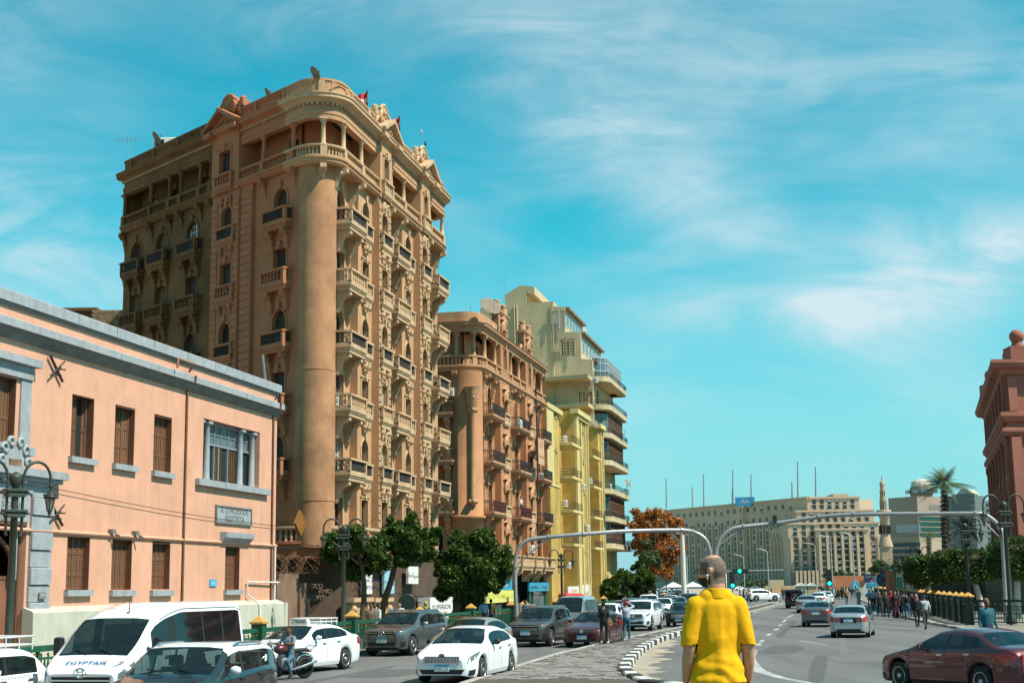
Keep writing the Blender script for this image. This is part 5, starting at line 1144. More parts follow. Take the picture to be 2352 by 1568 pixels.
# ------------------------------------------------------------------ minaret
p = wp(2037, 1300, 430); S = 430 / FPX
mn = thing('minaret', 'slender pale stone minaret right of the office block', 'minaret', (p.x, p.y, 0))
def zz(y): return wp(2037, y, 430).z
M['minstone'] = mat('pale_limestone', (.36, .27, .19), .9, .12, .3)
b = MB(); b.box(-12 * S, 12 * S, -12 * S, 12 * S, -1, zz(1255)); b.lathe([(17 * S, zz(1255)), (11 * S, zz(1232))], n=8); b.lathe([(11 * S, zz(1232)), (10 * S, zz(1190)), (12 * S, zz(1188))], n=8)
b = b; mo = b.mesh('shaft', M['minstone']); link('shaft', mo, mn, Matrix.Translation((p.x, p.y, 0)))
b = MB(); b.lathe([(10.5 * S, zz(1190)), (13 * S, zz(1182)), (16.5 * S, zz(1176)), (16.5 * S, zz(1171)), (15.5 * S, zz(1171)), (15.5 * S, zz(1175))], n=12); link('lower_gallery', b.mesh('lower_gallery', M['minstone']), mn, Matrix.Translation((p.x, p.y, 0)))
b = MB()
for k in range(8): a = k * math.pi / 4; b.lathe([(1.6 * S, zz(1176)), (1.6 * S, zz(1152))], (7 * S * math.cos(a), 7 * S * math.sin(a), 0), 6)
b.lathe([(4 * S, zz(1176)), (4 * S, zz(1150))], n=8); b.lathe([(7.5 * S, zz(1153)), (8.5 * S, zz(1150)), (7.6 * S, zz(1147)), (7 * S, zz(1138))], n=8)
for k in range(8): a = k * math.pi / 4; b.lathe([(1.5 * S, zz(1139)), (1.5 * S, zz(1127))], (5.4 * S * math.cos(a), 5.4 * S * math.sin(a), 0), 6)
b.lathe([(3 * S, zz(1139)), (3 * S, zz(1127))], n=8); b.lathe([(6.5 * S, zz(1128)), (6.8 * S, zz(1126)), (4.5 * S, zz(1121)), (5.8 * S, zz(1116)), (6 * S, zz(1111)), (4.4 * S, zz(1106)), (1.6 * S, zz(1103)), (1.2 * S, zz(1099)), (1.8 * S, zz(1097)), (.7 * S, zz(1094)), (.4 * S, zz(1089))], n=12)
link('lantern', b.mesh('lantern', M['minstone']), mn, Matrix.Translation((p.x, p.y, 0)))
b = MB()
for k in range(8): a = k * math.pi / 4 + math.pi / 8; b.box(10.4 * S * math.cos(a) - .3, 10.4 * S * math.cos(a) + .3, 10.4 * S * math.sin(a) - .3, 10.4 * S * math.sin(a) + .3, zz(1226), zz(1206))
link('window', b.mesh('window', M['dark']), mn, Matrix.Translation((p.x, p.y, 0)))
# ------------------------------------------------------------------ domed office building and neighbours
M['tan'] = mat('tan_concrete', (.30, .24, .19), .9, .1, .06); M['greyglass'] = mat('grey_curtain_wall', (.11, .13, .13), .5, .12, .1)
M['domem'] = mat('dome_cladding', (.50, .44, .37), .5, .08, .2)
db = thing('domed_building', 'tan office building with pale dome and gridded windows behind the palm', 'building', (wp(2115, 1340, 480).x, 490, 0))
f1 = prism_px(db, 'left_block', M['tan'], 2054, 480, 2118, 471, 1143, 12); f2_ = prism_px(db, 'right_block', M['tan'], 2118, 470, 2182, 478, 1141, 12)
for f, z0, zs_, n, m_ in ((f1, 0, (1198, 1190), 8, 'dark'), ):
 for k in range(n): q = MB(f[0]); x = f[1] * (k + .5) / n; q.box(x - f[1] / n * .36, x + f[1] / n * .36, 0, .15, wp(2080, 1200, 480).z, wp(2080, 1190, 480).z); q.build('window', M['pane'], db)
for r_ in range(8):
 for k in range(6):
  if r_ > 5 and k < 2: continue
  q = MB(f2_[0]); x = f2_[1] * (k + .6) / 6.4; z1 = wp(2140, 1187 + r_ * 12.3, 478).z; q.box(x - 1.0, x + 1.0, -.0, .12, z1 - 1.35, z1); q.build('window', M['pane'], db)
for f, x0, x1 in ((f1, .35, .75), (f2_, .42, .96)): q = MB(f[0]); q.box(f[1] * x0, f[1] * x1, 0, .1, wp(2100, 1172, 480).z, wp(2100, 1161, 480).z); q.build('recess', M['stonedark'], db)
dp_ = wp(2116, 1130, 490); s5 = 490 / FPX
q = MB(); q.lathe([(25 * s5, wp(2116, 1145, 490).z), (25 * s5, wp(2116, 1118, 490).z)], (dp_.x, dp_.y, 0), 8, smooth=False); q.build('drum', M['tan'], db)
q = MB(); q.lathe([(22 * s5, wp(2116, 1118, 490).z), (22.5 * s5, wp(2116, 1112, 490).z), (20 * s5, wp(2116, 1106, 490).z), (13 * s5, wp(2116, 1101, 490).z), (2 * s5, wp(2116, 1098.5, 490).z)], (dp_.x, dp_.y, 0), 12, smooth=False); q.build('dome', M['domem'], db)
for k in range(8):
 a = k * math.pi / 4 + math.pi / 4; c_, s_ = math.cos(a), math.sin(a); r_ = 23.5 * s5; q = MB(); q.box(dp_.x + r_ * c_ - 1.6, dp_.x + r_ * c_ + 1.6, dp_.y + r_ * s_ - 1.6, dp_.y + r_ * s_ + 1.6, wp(2116, 1133, 490).z, wp(2116, 1125, 490).z); q.build('window', M['panelit'], db)
gb = thing('glass_office', 'grey glass office tower with sloping roof between palm and museum', 'building', (wp(2215, 1340, 560).x, 570, 0))
f = prism_px(gb, 'left_face', M['greyglass'], 2182, 552, 2252, 545, 1136, 12); f_ = prism_px(gb, 'right_face', M['greyglass'], 2252, 545, 2268, 556, 1136, 8)
for r_ in range(9):
 q = MB(f[0]); z = wp(2215, 1150 + r_ * 14, 552).z; q.box(0, f[1], 0, .25, z, z + .7); q.build('floor_band', M['tan'], gb)
 for k in range(8):
  if (k * 7 + r_ * 3) % 5 < 3: q = MB(f[0]); x = f[1] * (k + .5) / 8; q.box(x - .55, x + .55, .0, .2, z - 1.7, z - .2); q.build('window', M['panelit'], gb)
q = MB(f[0]); q.prism([(f[1] * .3, f[2]), (f[1] * .95, f[2]), (f[1] * .7, f[2] + 2.6), (f[1] * .5, f[2] + 2.6)], -10, -2); q.build('roof_house', M['domem'], gb)
gb2 = thing('office_tower', 'bluish office tower partly hidden behind the red museum wall', 'building', (wp(2285, 1340, 640).x, 650, 0))
f = prism_px(gb2, 'wall', M['greyglass'], 2262, 640, 2300, 630, 1148, 30)
for r_ in range(10): q = MB(f[0]); z = wp(2280, 1156 + r_ * 13, 636).z; q.box(.5, f[1] - .5, 0, .3, z, z + 1.2); q.build('floor_band', M['domem'], gb2)
lo = thing('office_building', 'low brown office building behind the street lamps', 'building', (wp(2090, 1340, 470).x, 470, 0))
f = prism_px(lo, 'wall', M['tan'], 2046, 458, 2118, 452, 1232, 20)
for r_ in range(4):
 for k in range(7): q = MB(f[0]); x = f[1] * (k + .5) / 7; z = wp(2080, 1246 + r_ * 15, 455).z; q.box(x - .9, x + .9, 0, .1, z - 1.2, z); q.build('window', M['pane'], lo)
q = MB(f[0]); q.box(f[1] * .3, f[1] * 1.05, .2, .6, wp(2090, 1222, 455).z, wp(2090, 1204, 455).z); bo = tag(q.build('billboard', mat('pale_billboard', (.30, .33, .34), .6, .2, .1)), 'pale billboard above the low brown office building', 'billboard')
# ------------------------------------------------------------------ the red museum at the right edge
mus = thing('museum', 'dark red classical museum corner with stone balls on its parapet', 'building', (wp(2345, 1340, 110).x, 115, 0))
YN, YF = 110.0, 143.0
a = wp(2341, 1340, YN); zt = wp(2316, 836, YN).z
q0 = Vector((a.x, a.y));
# far end chosen so that the cornice falls at the photographed pixel
far_ = wp(2268, 1020, YF); uu = (Vector((far_.x, far_.y)) - q0); lm_ = uu.length
FM = Frame(q0, 0); FM.u = uu.normalized(); FM.n = Vector((FM.u.y, -FM.u.x)); FM.n = -FM.n if FM.n.x > 0 else FM.n
F5 = Frame(q0, 0); F5.u = Vector((1, .12)).normalized(); F5.n = Vector((F5.u.y, -F5.u.x))
zc1, zc2 = wp(2341, 988, YN).z, wp(2332, 950, YN).z     # two string cornices
mp_ = fillet([FM(lm_, -10, 0)[:2], FM(lm_, 0, 0)[:2], tuple(q0), F5(30, 0, 0)[:2]], [0, 0, 0, 0])
b = MB(); b.sweep(mp_, [(0, -.1), (0, zt), (-6, zt), (-6, -.1)]); b.build('wall', M['mus'], mus)
def msw(name, prof): q = MB(); q.sweep(mp_, prof); q.build(name, M['must'], mus)
msw('cornice', [(-.1, zt - .9), (.15, zt - .8), (.3, zt - .5), (.8, zt - .3), (.95, zt), (.95, zt + .25), (-.1, zt + .3)]); msw('string_cornice', [(-.1, zc2 - .7), (.2, zc2 - .6), (.5, zc2 - .2), (.5, zc2 + .1), (-.1, zc2 + .2)]); msw('string_cornice', [(-.1, zc1 - .5), (.2, zc1 - .4), (.45, zc1 - .1), (.45, zc1 + .15), (-.1, zc1 + .3)]); msw('plinth', [(0, -.1), (.3, -.1), (.3, 1.6), (0, 1.7)])
zl = zc1 - .5
for k in range(7):
 s_ = lm_ * (k + .15) / 6.4
 q = MB(FM); q.box(s_ - .38, s_ + .38, 0, .3, 1.6, zl - .6); q.box(s_ - .5, s_ + .5, 0, .38, zl - .6, zl); q.build('pilaster', M['must'], mus); q = MB(FM); q.box(s_ - .35, s_ + .35, 0, .25, zc2 + .2, zt - 1.0); q.build('pilaster', M['must'], mus)
 if k < 6:
  c = s_ + lm_ / 6.4 / 2; wd = lm_ / 6.4 * .5
  q = MB(FM); q.tube([(c - wd / 2 * math.cos(t), .1, 9.2 + wd / 2 * math.sin(t)) for t in np.linspace(0, math.pi, 10)], .16, 6); q.box(c - wd / 2 - .15, c - wd / 2 + .1, 0, .2, 3, 9.2); q.box(c + wd / 2 - .1, c + wd / 2 + .15, 0, .2, 3, 9.2); wo = q.build('window', M['must'], mus)
  q = MB(FM); q.prism([(c - wd / 2 + .1, 3)] + [(c - (wd / 2 - .1) * math.cos(t), 9.2 + (wd / 2 - .1) * math.sin(t)) for t in np.linspace(0, math.pi, 9)] + [(c + wd / 2 - .1, 3)], .0, .06); q.build('recess', M['mus'], wo)
  q = MB(FM); q.box(c - wd * .3, c + wd * .3, .04, .12, 3.2, 6.4); q.build('pane', M['dark'], wo)
  for r_ in (1.0, .72, .42): q = MB(FM); q.tube([(c + r_ * math.cos(t), .05, zl - 2.4 + r_ * math.sin(t)) for t in np.linspace(0, 2 * math.pi, 17)], .09, 5); q.build('roundel', M['must'], mus)
q = MB(F5)
for x in (.5, 5.5, 10.5): q.box(x - .4, x + .4, 0, .3, 1.6, zl); q.box(x - .35, x + .35, 0, .25, zc2 + .2, zt - 1)
q.build('pilaster', M['must'], mus)
for (x, y, rr, Y) in ((2335, 773, 17, 114), (2276, 862, 14.5, 140)):
 c = wp(x, y, Y); r_ = rr * Y / FPX; q = MB(); q.ball(c, r_, 20, 12); q.lathe([(r_ * 1.1, zt), (r_ * .9, c.z - r_ * 1.5), (r_ * .7, c.z - r_ * .8)], (c.x, c.y, 0), 12); q.box(c.x - r_ * 1.5, c.x + r_ * 1.5, c.y - r_ * 1.5, c.y + r_ * 1.5, zt, c.z - r_ * 1.5); q.build('stone_ball', M['must'], mus)
for (x, y0, y1, Y) in ((2306, 812, 850, 120), (2323, 795, 845, 116)): q = MB(); q.tube([wp(x, y1, Y), wp(x, y0, Y)], .14, 6); q.build('roof_pipe', M['must'], mus)
# dark garden wall/fence in front of the museum
# ------------------------------------------------------------------ vehicles: a body lofted through cross-sections, with glass, doors, lamps and wheels as parts
def sm(xs, pts, sig=.035):
 g = np.linspace(pts[0][0] - .3, pts[-1][0] + .3, 1600); v = np.interp(g, [p[0] for p in pts], [p[1] for p in pts]); h = g[1] - g[0]
 k = np.exp(-.5 * (np.arange(-60, 61) * h / sig) ** 2); k /= k.sum(); v = np.convolve(np.pad(v, 60, 'edge'), k, 'valid'); return np.interp(xs, g, v)
WHEELS = {}
def wheel_meshes(r, wd, spokes=7, steel=False):
 key = (round(r, 3), wd, spokes, steel)
 if key in WHEELS: return WHEELS[key]
 rot = Matrix.Rotation(math.pi / 2, 4, 'Y'); b = MB(); ri = r * .66
 b.lathe([(ri, -wd / 2 + .01), (r * .93, -wd / 2), (r * .985, -wd / 2 + .03), (r, -wd / 4), (r, wd / 4), (r * .985, wd / 2 - .03), (r * .93, wd / 2), (ri, wd / 2 - .01)], n=28, M=rot)
 t = b.mesh('wheel', M['rubber']); b = MB()
 b.lathe([(ri, -.05), (ri, wd / 2 - .005), (ri * .93, wd / 2 - .012), (ri * .9, wd / 2 - .07), (.02, wd / 2 - .075)], n=28, M=rot, mi=1)
 b.lathe([(ri * 1.0, wd / 2 - .03), (ri * .99, wd / 2 + .004), (ri * .9, wd / 2 - .004), (ri * .88, wd / 2 - .05)], n=28, M=rot, mi=0)
 if steel: b.lathe([(ri * .9, wd / 2 - .05), (ri * .6, wd / 2 - .01), (.07, wd / 2), (.01, wd / 2 + .01)], n=20, M=rot, mi=0)
 else:
  for k in range(spokes):
   a = 2 * math.pi * k / spokes; c, s = math.cos(a), math.sin(a); x = wd / 2 - .012; q = lambda rr, t: (x, rr * c - t * s, rr * s + t * c); q2 = lambda rr, t: (x - .03, rr * c - t * s, rr * s + t * c)
   P = [q(.04, -.03), q(ri * .92, -.022), q(ri * .92, .022), q(.04, .03)]; P2 = [q2(.04, -.03), q2(ri * .92, -.022), q2(ri * .92, .022), q2(.04, .03)]
   b.add(P + P2, [(0, 1, 2, 3), (0, 1, 5, 4), (2, 3, 7, 6)], 0)
  b.lathe([(.075, wd / 2 - .02), (.06, wd / 2 + .004), (.005, wd / 2 + .008)], n=12, M=rot, mi=0)
 rm = b.mesh('rim', [M['rim'], M['black']]); WHEELS[key] = (t, rm); return WHEELS[key]
class Car:
 def __init__(s, **k): s.__dict__.update(k)
def build_car(name, label, cat, sp, paint_, loc, az, group=None, gl='carglass', roofm=None, extra=None, lod=0):
 Lc, W, wb, fo, rw = sp['L'], sp['W'], sp['wb'], sp['fo'], sp['rw']; hw0 = W / 2; ra = rw + .065
 axles = (fo, fo + wb)
 xs = set(np.linspace(0, Lc, 30 if lod else 46)) | {0, .02, .05, .09, .14, .2, Lc, Lc - .02, Lc - .05, Lc - .09, Lc - .15}
 for a in axles:
  for t in np.linspace(0, math.pi, 13): xs.add(a + ra * math.cos(t))
  xs |= {a - ra - .002, a + ra + .002}
 for d in sp['seams']: xs |= {d - .008, d + .008}
 edges = [sp['ws'][0], sp['ws'][1], sp['rwin'][0], sp['rwin'][1]] + [v for w_ in sp['side'] for v in w_]
 xs |= set(edges); xs = np.array(sorted(v for v in xs if 0 <= v <= Lc)); keep = np.concatenate([[True], np.diff(xs) > 1e-4]); xs = xs[keep]
 zt = sm(xs, sp['top'], sp.get('sig', .035)); zb = np.minimum(sm(xs, sp['belt']), zt - .01); lo = sm(xs, sp.get('low', [(0, .24), (.12, .19), (.6, .18), (Lc - .6, .2), (Lc - .1, .25), (Lc, .32)]))
 hw = hw0 * sm(xs, sp.get('plan', [(0, .60), (.04, .74), (.12, .84), (.28, .92), (.6, .975), (1.2, 1), (Lc - 1.2, 1), (Lc - .5, .965), (Lc - .2, .92), (Lc - .06, .83), (Lc, .70)]), .02)
 for a in axles:
  d = np.abs(xs - a); m = d < ra; lo[m] = np.maximum(lo[m], rw + np.sqrt(np.maximum(0, ra ** 2 - (xs[m] - a) ** 2)))
 lo = np.minimum(lo, zb - .05); G = max(zt - zb); tb = sp.get('tumble', .74); K = 12
 def section(i):
  z0, zbb, z1, h = lo[i], zb[i], zt[i], hw[i]; g = z1 - zbb; w_ = min(1, max(0, (g - .12) / .28)); w_ = w_ * w_ * (3 - 2 * w_)
  hr = h * (.94 + (tb - .94) * min(1, g / G)); zr = z1 - .10 * min(1, g / .5); d = zbb - z0
  low = [(.93 * h, z0), (.975 * h, z0 + .14 * d), (1.0 * h, z0 + .45 * d), (.998 * h, z0 + .7 * d), (.985 * h, zbb - .06 * min(1, d / .4)), (.955 * h, zbb)]
  cab = [(.935 * h, zbb + .025), (.935 * h + (hr - .935 * h) * .87, zbb + .025 + .87 * (zr - zbb - .025)), (hr, zr), (hr - .085, z1 - .032), (hr * .52, z1 - .005), (0, z1)]
  hd = [(.945 * h, zbb + .2 * g), (.93 * h, zbb + .4 * g), (.90 * h, zbb + .6 * g), (.80 * h, zbb + .83 * g), (.42 * h, zbb + .97 * g), (0, z1)]
  return low + [(a[0] * (1 - w_) + c[0] * w_, a[1] * (1 - w_) + c[1] * w_) for a, c in zip(hd, cab)]
 sec = [section(i) for i in range(len(xs))]
 def pt(i, k, sg): return (sg * sec[i][k][0], Lc / 2 - xs[i], sec[i][k][1])
 def S(pos, kf, sg=1, off=0):
  i = int(np.clip(np.searchsorted(xs, pos) - 1, 0, len(xs) - 2)); t = (pos - xs[i]) / (xs[i + 1] - xs[i]); k = min(int(kf), K - 2); u = kf - k
  f = lambda i, k: Vector(pt(i, k, sg)); p = f(i, k).lerp(f(i, k + 1), u).lerp(f(i + 1, k).lerp(f(i + 1, k + 1), u), t)
  if off:
   a = (f(i + 1, k) - f(i, k)); c = (f(i, k + 1) - f(i, k)); n = a.cross(c); n = n if n.length > 1e-9 else Vector((0, 0, 1)); n.normalize(); n = -n if n.dot(Vector((sg, 0, .6))) < 0 else n; p = p + n * off
  return p
 root = thing(name, label, cat, loc, -R(az), group); Mw = PW[root.name]
 bufs = {}
 def buf(nm, mats):
  if nm not in bufs: bufs[nm] = (MB(), mats)
  return bufs[nm][0]
 for i in range(len(xs) - 1):
  c = (xs[i] + xs[i + 1]) / 2; seam = any(abs(c - d) < .0079 for d in sp['seams'])
  for k in range(K - 1):
   for sg in (-1, 1):
    q = [pt(i, k, sg), pt(i + 1, k, sg), pt(i + 1, k + 1, sg), pt(i, k + 1, sg)]; nm = 'body'; mats = [paint_, M['black'], roofm or paint_]; mi = 0
    if k >= 9 and sp['ws'][0] <= c <= sp['ws'][1]: nm = 'windscreen'
    elif k >= 9 and sp['rwin'][0] <= c <= sp['rwin'][1]: nm = 'rear_window'
    elif k == 6 and any(a <= c <= e for a, e in sp['side']): nm = 'side_window_%d_%d' % ([a <= c <= e for a, e in sp['side']].index(True), sg)
    elif k == 6 and sp['side'][0][0] - .02 <= c <= sp['side'][-1][1]: mi = 1
    elif 1 <= k <= 5 and seam and k < 6: mi = 1
    elif 1 <= k <= 5 and any(a < c < e for a, e in zip(sp['seams'], sp['seams'][1:])): nm = 'door_%d_%d' % ([a < c < e for a, e in zip(sp['seams'], sp['seams'][1:])].index(True), sg)
    elif k >= 8 and roofm and sp['ws'][1] - .1 < c: mi = 2
    elif k == 7 and roofm and sp['ws'][1] - .1 < c: mi = 2
    if 'window' in nm or nm == 'windscreen': mats = [M[gl if nm != 'windscreen' else 'carglass']]
    buf(nm, mats).add(q, [(0, 1, 2, 3) if sg > 0 else (3, 2, 1, 0)], mi, True)
 for i, r_ in ((0, 1), (len(xs) - 1, -1)):
  ring_ = [pt(i, k, 1) for k in range(K)] + [pt(i, k, -1) for k in range(K - 2, -1, -1)]; buf('body', [paint_, M['black'], roofm or paint_]).add(ring_, [tuple(range(len(ring_)))], 0, False)
 parts = {}
 for nm, (b, mats) in bufs.items():
  base = 'body' if nm == 'body' else nm.split('_')[0] if nm.startswith('door') else 'side_window' if nm.startswith('side') else nm
  me = b.mesh(base, mats); bm = bmesh.new(); bm.from_mesh(me); bmesh.ops.remove_doubles(bm, verts=bm.verts, dist=.0004); bm.normal_update(); bm.to_mesh(me); bm.free()
  parts[nm] = link(base, me, root, Mw)
 def add(nm, b, m, parent=None): return link(nm, b.mesh(nm, m), parent or root, Mw)
 def patch(nm, corners, m, off=.008, nu=6, nv=3, both=True, thick=.02):
  """a lamp or trim that follows the body: corners as (pos,k), going round"""
  for sg in ((-1, 1) if both else (1,)):
   b = MB(); g = []
   for u in range(nu + 1):
    for v in range(nv + 1):
     a, t = u / nu, v / nv; p = [corners[0][j] * (1 - a) * (1 - t) + corners[1][j] * a * (1 - t) + corners[2][j] * a * t + corners[3][j] * (1 - a) * t for j in (0, 1)]; g.append(tuple(S(p[0], p[1], sg, off)))
   b.add(g, [(u * (nv + 1) + v, (u + 1) * (nv + 1) + v, (u + 1) * (nv + 1) + v + 1, u * (nv + 1) + v + 1) for u in range(nu) for v in range(nv)], 0, True); add(nm, b, m)
 # underbody, arches, cabin
 b = MB(); yy = lambda p: Lc / 2 - p
 b.box(-hw0 * .72, hw0 * .72, yy(Lc - .25), yy(.25), .2, .42); b.box(-hw0 * .93, hw0 * .93, yy(axles[1] - ra - .05), yy(axles[0] + ra + .05), .2, .3)
 add('underbody', b, M['black'])
 b = MB(); zbm = float(np.median(zb)); w0, w1 = sp['ws'][0], sp['rwin'][1]
 b.box(-hw0 * .86, hw0 * .86, yy(w1), yy(w0 + .05), .4, .44); b.prism([(yy(w0 + .1), .42), (yy(w0 + .55), .42), (yy(w0 + .5), zbm - .08), (yy(w0 + .15), zbm + .02)], -hw0 * .84, hw0 * .84, axis='x')
 for rowp in sp.get('rows', (sp['ws'][1] + .35, sp['ws'][1] + 1.25)):
  for sx in (-.5, .5):
   x = sx * hw0 * .95; b.cbox(x - .24, x + .24, yy(rowp + .25), yy(rowp - .3), .45, .62, .05); b.prism([(yy(rowp + .2), .6), (yy(rowp + .08), .6), (yy(rowp + .22), zbm + .12), (yy(rowp + .34), zbm + .12)], x - .24, x + .24, axis='x'); b.cbox(x - .13, x + .13, yy(rowp + .36), yy(rowp + .25), zbm + .14, zbm + .32, .03)
 if lod == 0: b.lathe([(.19, -.012), (.2, 0), (.19, .012), (.17, 0), (.19, -.012)], (-hw0 * .48, yy(w0 + .62), zbm - .02), 16, M=Matrix.Rotation(R(65), 4, 'X'))
 add('interior', b, M['seat'])
 # wheels
 tm, rm = wheel_meshes(rw, sp.get('tw', .2), sp.get('spokes', 7), sp.get('steel', False))
 for a in axles:
  for sg in (-1, 1):
   m4 = Mw @ Matrix.Translation((sg * (hw0 - sp.get('tw', .2) / 2 - .02), yy(a), rw)) @ Matrix.Rotation(0 if sg > 0 else math.pi, 4, 'Z'); o = link('wheel', tm, root, m4); link('rim', rm, o, m4)
 # front: grille, intake, lamps, plate
 f = sp['front']; y0 = Lc / 2
 if f.get('grille'):
  gw, z0, z1 = f['grille']; b = MB(); b.box(-gw, gw, y0 - .05, y0 + .012, z0, z1, 0); n = f.get('bars', 0)
  for k in range(n): x = -gw + 2 * gw * (k + .5) / n; b.box(x - .008, x + .008, y0 + .012, y0 + .022, z0 + .01, z1 - .01, 1)
  for k in range(f.get('hbars', 0)): z = z0 + (z1 - z0) * (k + .5) / f['hbars']; b.box(-gw, gw, y0 + .012, y0 + .026, z - .014, z + .014, 1)
  b.box(-gw - .02, gw + .02, y0 - .05, y0 + .02, z1, z1 + .018, 1); b.box(-gw - .02, gw + .02, y0 - .05, y0 + .02, z0 - .018, z0, 1); go = add('grille', b, [M['black'], M['chrome']])
  if f.get('badge'): b = MB(); b.lathe([(f['badge'], 0), (f['badge'], .02), (f['badge'] * .8, .028), (f['badge'] * .78, .02), (.01, .02)], (0, y0 + .02, f.get('badgez', (z0 + z1) / 2)), 20, M=Matrix.Rotation(-math.pi / 2, 4, 'X')); add('badge', b, M['chrome'], go)
 if f.get('intake'):
  gw, z0, z1 = f['intake']; b = MB(); b.prism([(-gw, z1), (-gw * .86, z0), (gw * .86, z0), (gw, z1)], y0 - .05, y0 + .008); add('air_intake', b, M['black'])
 if f.get('lamp'): patch('headlight', f['lamp'], f.get('lampm', M['lamp_clear']));
 if f.get('fog'): patch('fog_lamp', f['fog'], M['black'], .006)
 def plate(y, z, txt, sgn):
  b = MB(); b.box(-.2, .2, y - .01 * sgn, y + .015 * sgn, z - .085, z + .085, 0); b.box(-.2, .2, y, y + .017 * sgn, z + .03, z + .085, 1); po = add('number_plate', b, [M['platew'], M['plateb']])
  if lod == 0 and txt: text(txt, .085, M['ink'], Mw @ Matrix.Translation((0, y + .018 * sgn, z - .03)) @ Matrix.Scale(sgn, 4, (0, 1, 0)), po, 'plate_number', .001, sx=-sgn * 1.1)
 if f.get('plate'): plate(y0 + .01, f['plate'], f.get('platetxt', '\u0663\u0666\u0669\u0667 \uFEDD \uFEEB'), 1)
 r_ = sp['rear']
 if r_.get('lamp'): patch('taillight', r_['lamp'], M['lamp_red'])
 if r_.get('lampin'):
  x0, x1, z0, z1 = r_['lampin']
  for sg in (-1, 1): b = MB(); b.box(min(sg * x0, sg * x1), max(sg * x0, sg * x1), -y0 - .012, -y0 + .05, z0, z1); b.box(min(sg * (x0 + .05), sg * (x0 + .2)), max(sg * (x0 + .05), sg * (x0 + .2)), -y0 - .016, -y0, z0 + .05, z1 - .07, 1); add('taillight', b, [M['lamp_red'], M['lamp_clear']])
 if r_.get('plate'):
  b = MB(); b.box(-.36, .36, -y0 - .006, -y0 + .02, r_['plate'] - .12, r_['plate'] + .12); add('plate_recess', b, M['black'] if r_.get('dark') else paint_); plate(-y0 - .008, r_['plate'], '\u0661\u0665\u0664 \uFE8F', -1)
 b = MB(); b.box(-hw0 * .68, hw0 * .68, -y0 - .03, -y0 + .06, .40, .56); b.box(-hw0 * .6, hw0 * .6, -y0 - .02, -y0 + .05, .25, .395, 1); add('bumper', b, [sp.get('bump') or paint_, M['black']])
 # mirrors, handles, wipers
 mp = sp['side'][0][0] + sp.get('mir', .1); ms = sp.get('mirm') or paint_
 for sg in (-1, 1):
  p = S(mp, 6.0, sg); b = MB(); b.ball((p.x + sg * .13, p.y + .02, p.z + .07), .1, 12, 8, sc=(1.05, .62, .78)); b.tube([(p.x, p.y, p.z), (p.x + sg * .1, p.y, p.z + .03)], .025, 6); mo = add('mirror', b, ms)
  b = MB(); b.box(min(p.x + sg * .06, p.x + sg * .2), max(p.x + sg * .06, p.x + sg * .2), p.y - .047, p.y - .04, p.z + .02, p.z + .125); add('mirror_glass', b, M['chrome'], mo)
 if not lod:
  for di, e in enumerate(sp['seams'][1:]):
   for sg in (-1, 1):
    p = S(e - .16, 4.0, sg); b = MB(); b.cbox(min(p.x, p.x + sg * .035), max(p.x, p.x + sg * .035), p.y - .09, p.y + .09, p.z - .045, p.z - .012, .008); d_ = parts.get('door_%d_%d' % (di, sg)); link('door_handle', b.mesh('door_handle', sp.get('hand') or M['chrome']), d_ or root, Mw)
  for x in (-.45, .12): b = MB(); p = S(sp['ws'][0] + .02, 10.2, 1, .01); b.tube([(x * .95, Lc / 2 - sp['ws'][0] + .01, p.z + .01), (x + .32, Lc / 2 - sp['ws'][0] - .1, S(sp['ws'][0] + .12, 10.3, 1, .015).z)], .012, 5); add('wiper', b, M['black'])
 if extra: extra(root, S, add, patch, Lc, hw0, Mw, parts)
 return root
SED = dict(L=4.56, W=1.78, wb=2.70, fo=.88, rw=.325, seams=[1.28, 2.5, 3.38], side=[(1.72, 2.46), (2.54, 3.22), (3.28, 3.62)], ws=(1.22, 2.08), rwin=(3.42, 4.02), tumble=.70, spokes=5,
   top=[(0, .62), (.05, .70), (.3, .80), (1.1, .97), (1.22, 1.0), (2.08, 1.385), (2.5, 1.44), (3.0, 1.43), (3.42, 1.36), (4.02, 1.10), (4.42, 1.06), (4.53, 1.0), (4.56, .9)],
   belt=[(0, .6), (.3, .74), (1.2, .90), (2.5, .95), (3.6, 1.0), (4.3, .98), (4.56, .86)], front=dict(grille=(.46, .56, .685), bars=0, intake=(.62, .26, .38), lamp=[(.06, 3.3), (.62, 4.2), (.72, 5.9), (.12, 6.6)], plate=.42, fog=[(.09, .5), (.3, .5), (.34, 1.7), (.1, 1.7)]),
   rear=dict(lamp=[(4.54, 2.9), (4.15, 3.2), (4.22, 5.5), (4.54, 5.6)], lampin=(.34, .6, .70, .9), plate=.78))
def mod(sp, **k): d = dict(sp); d.update(k); return d
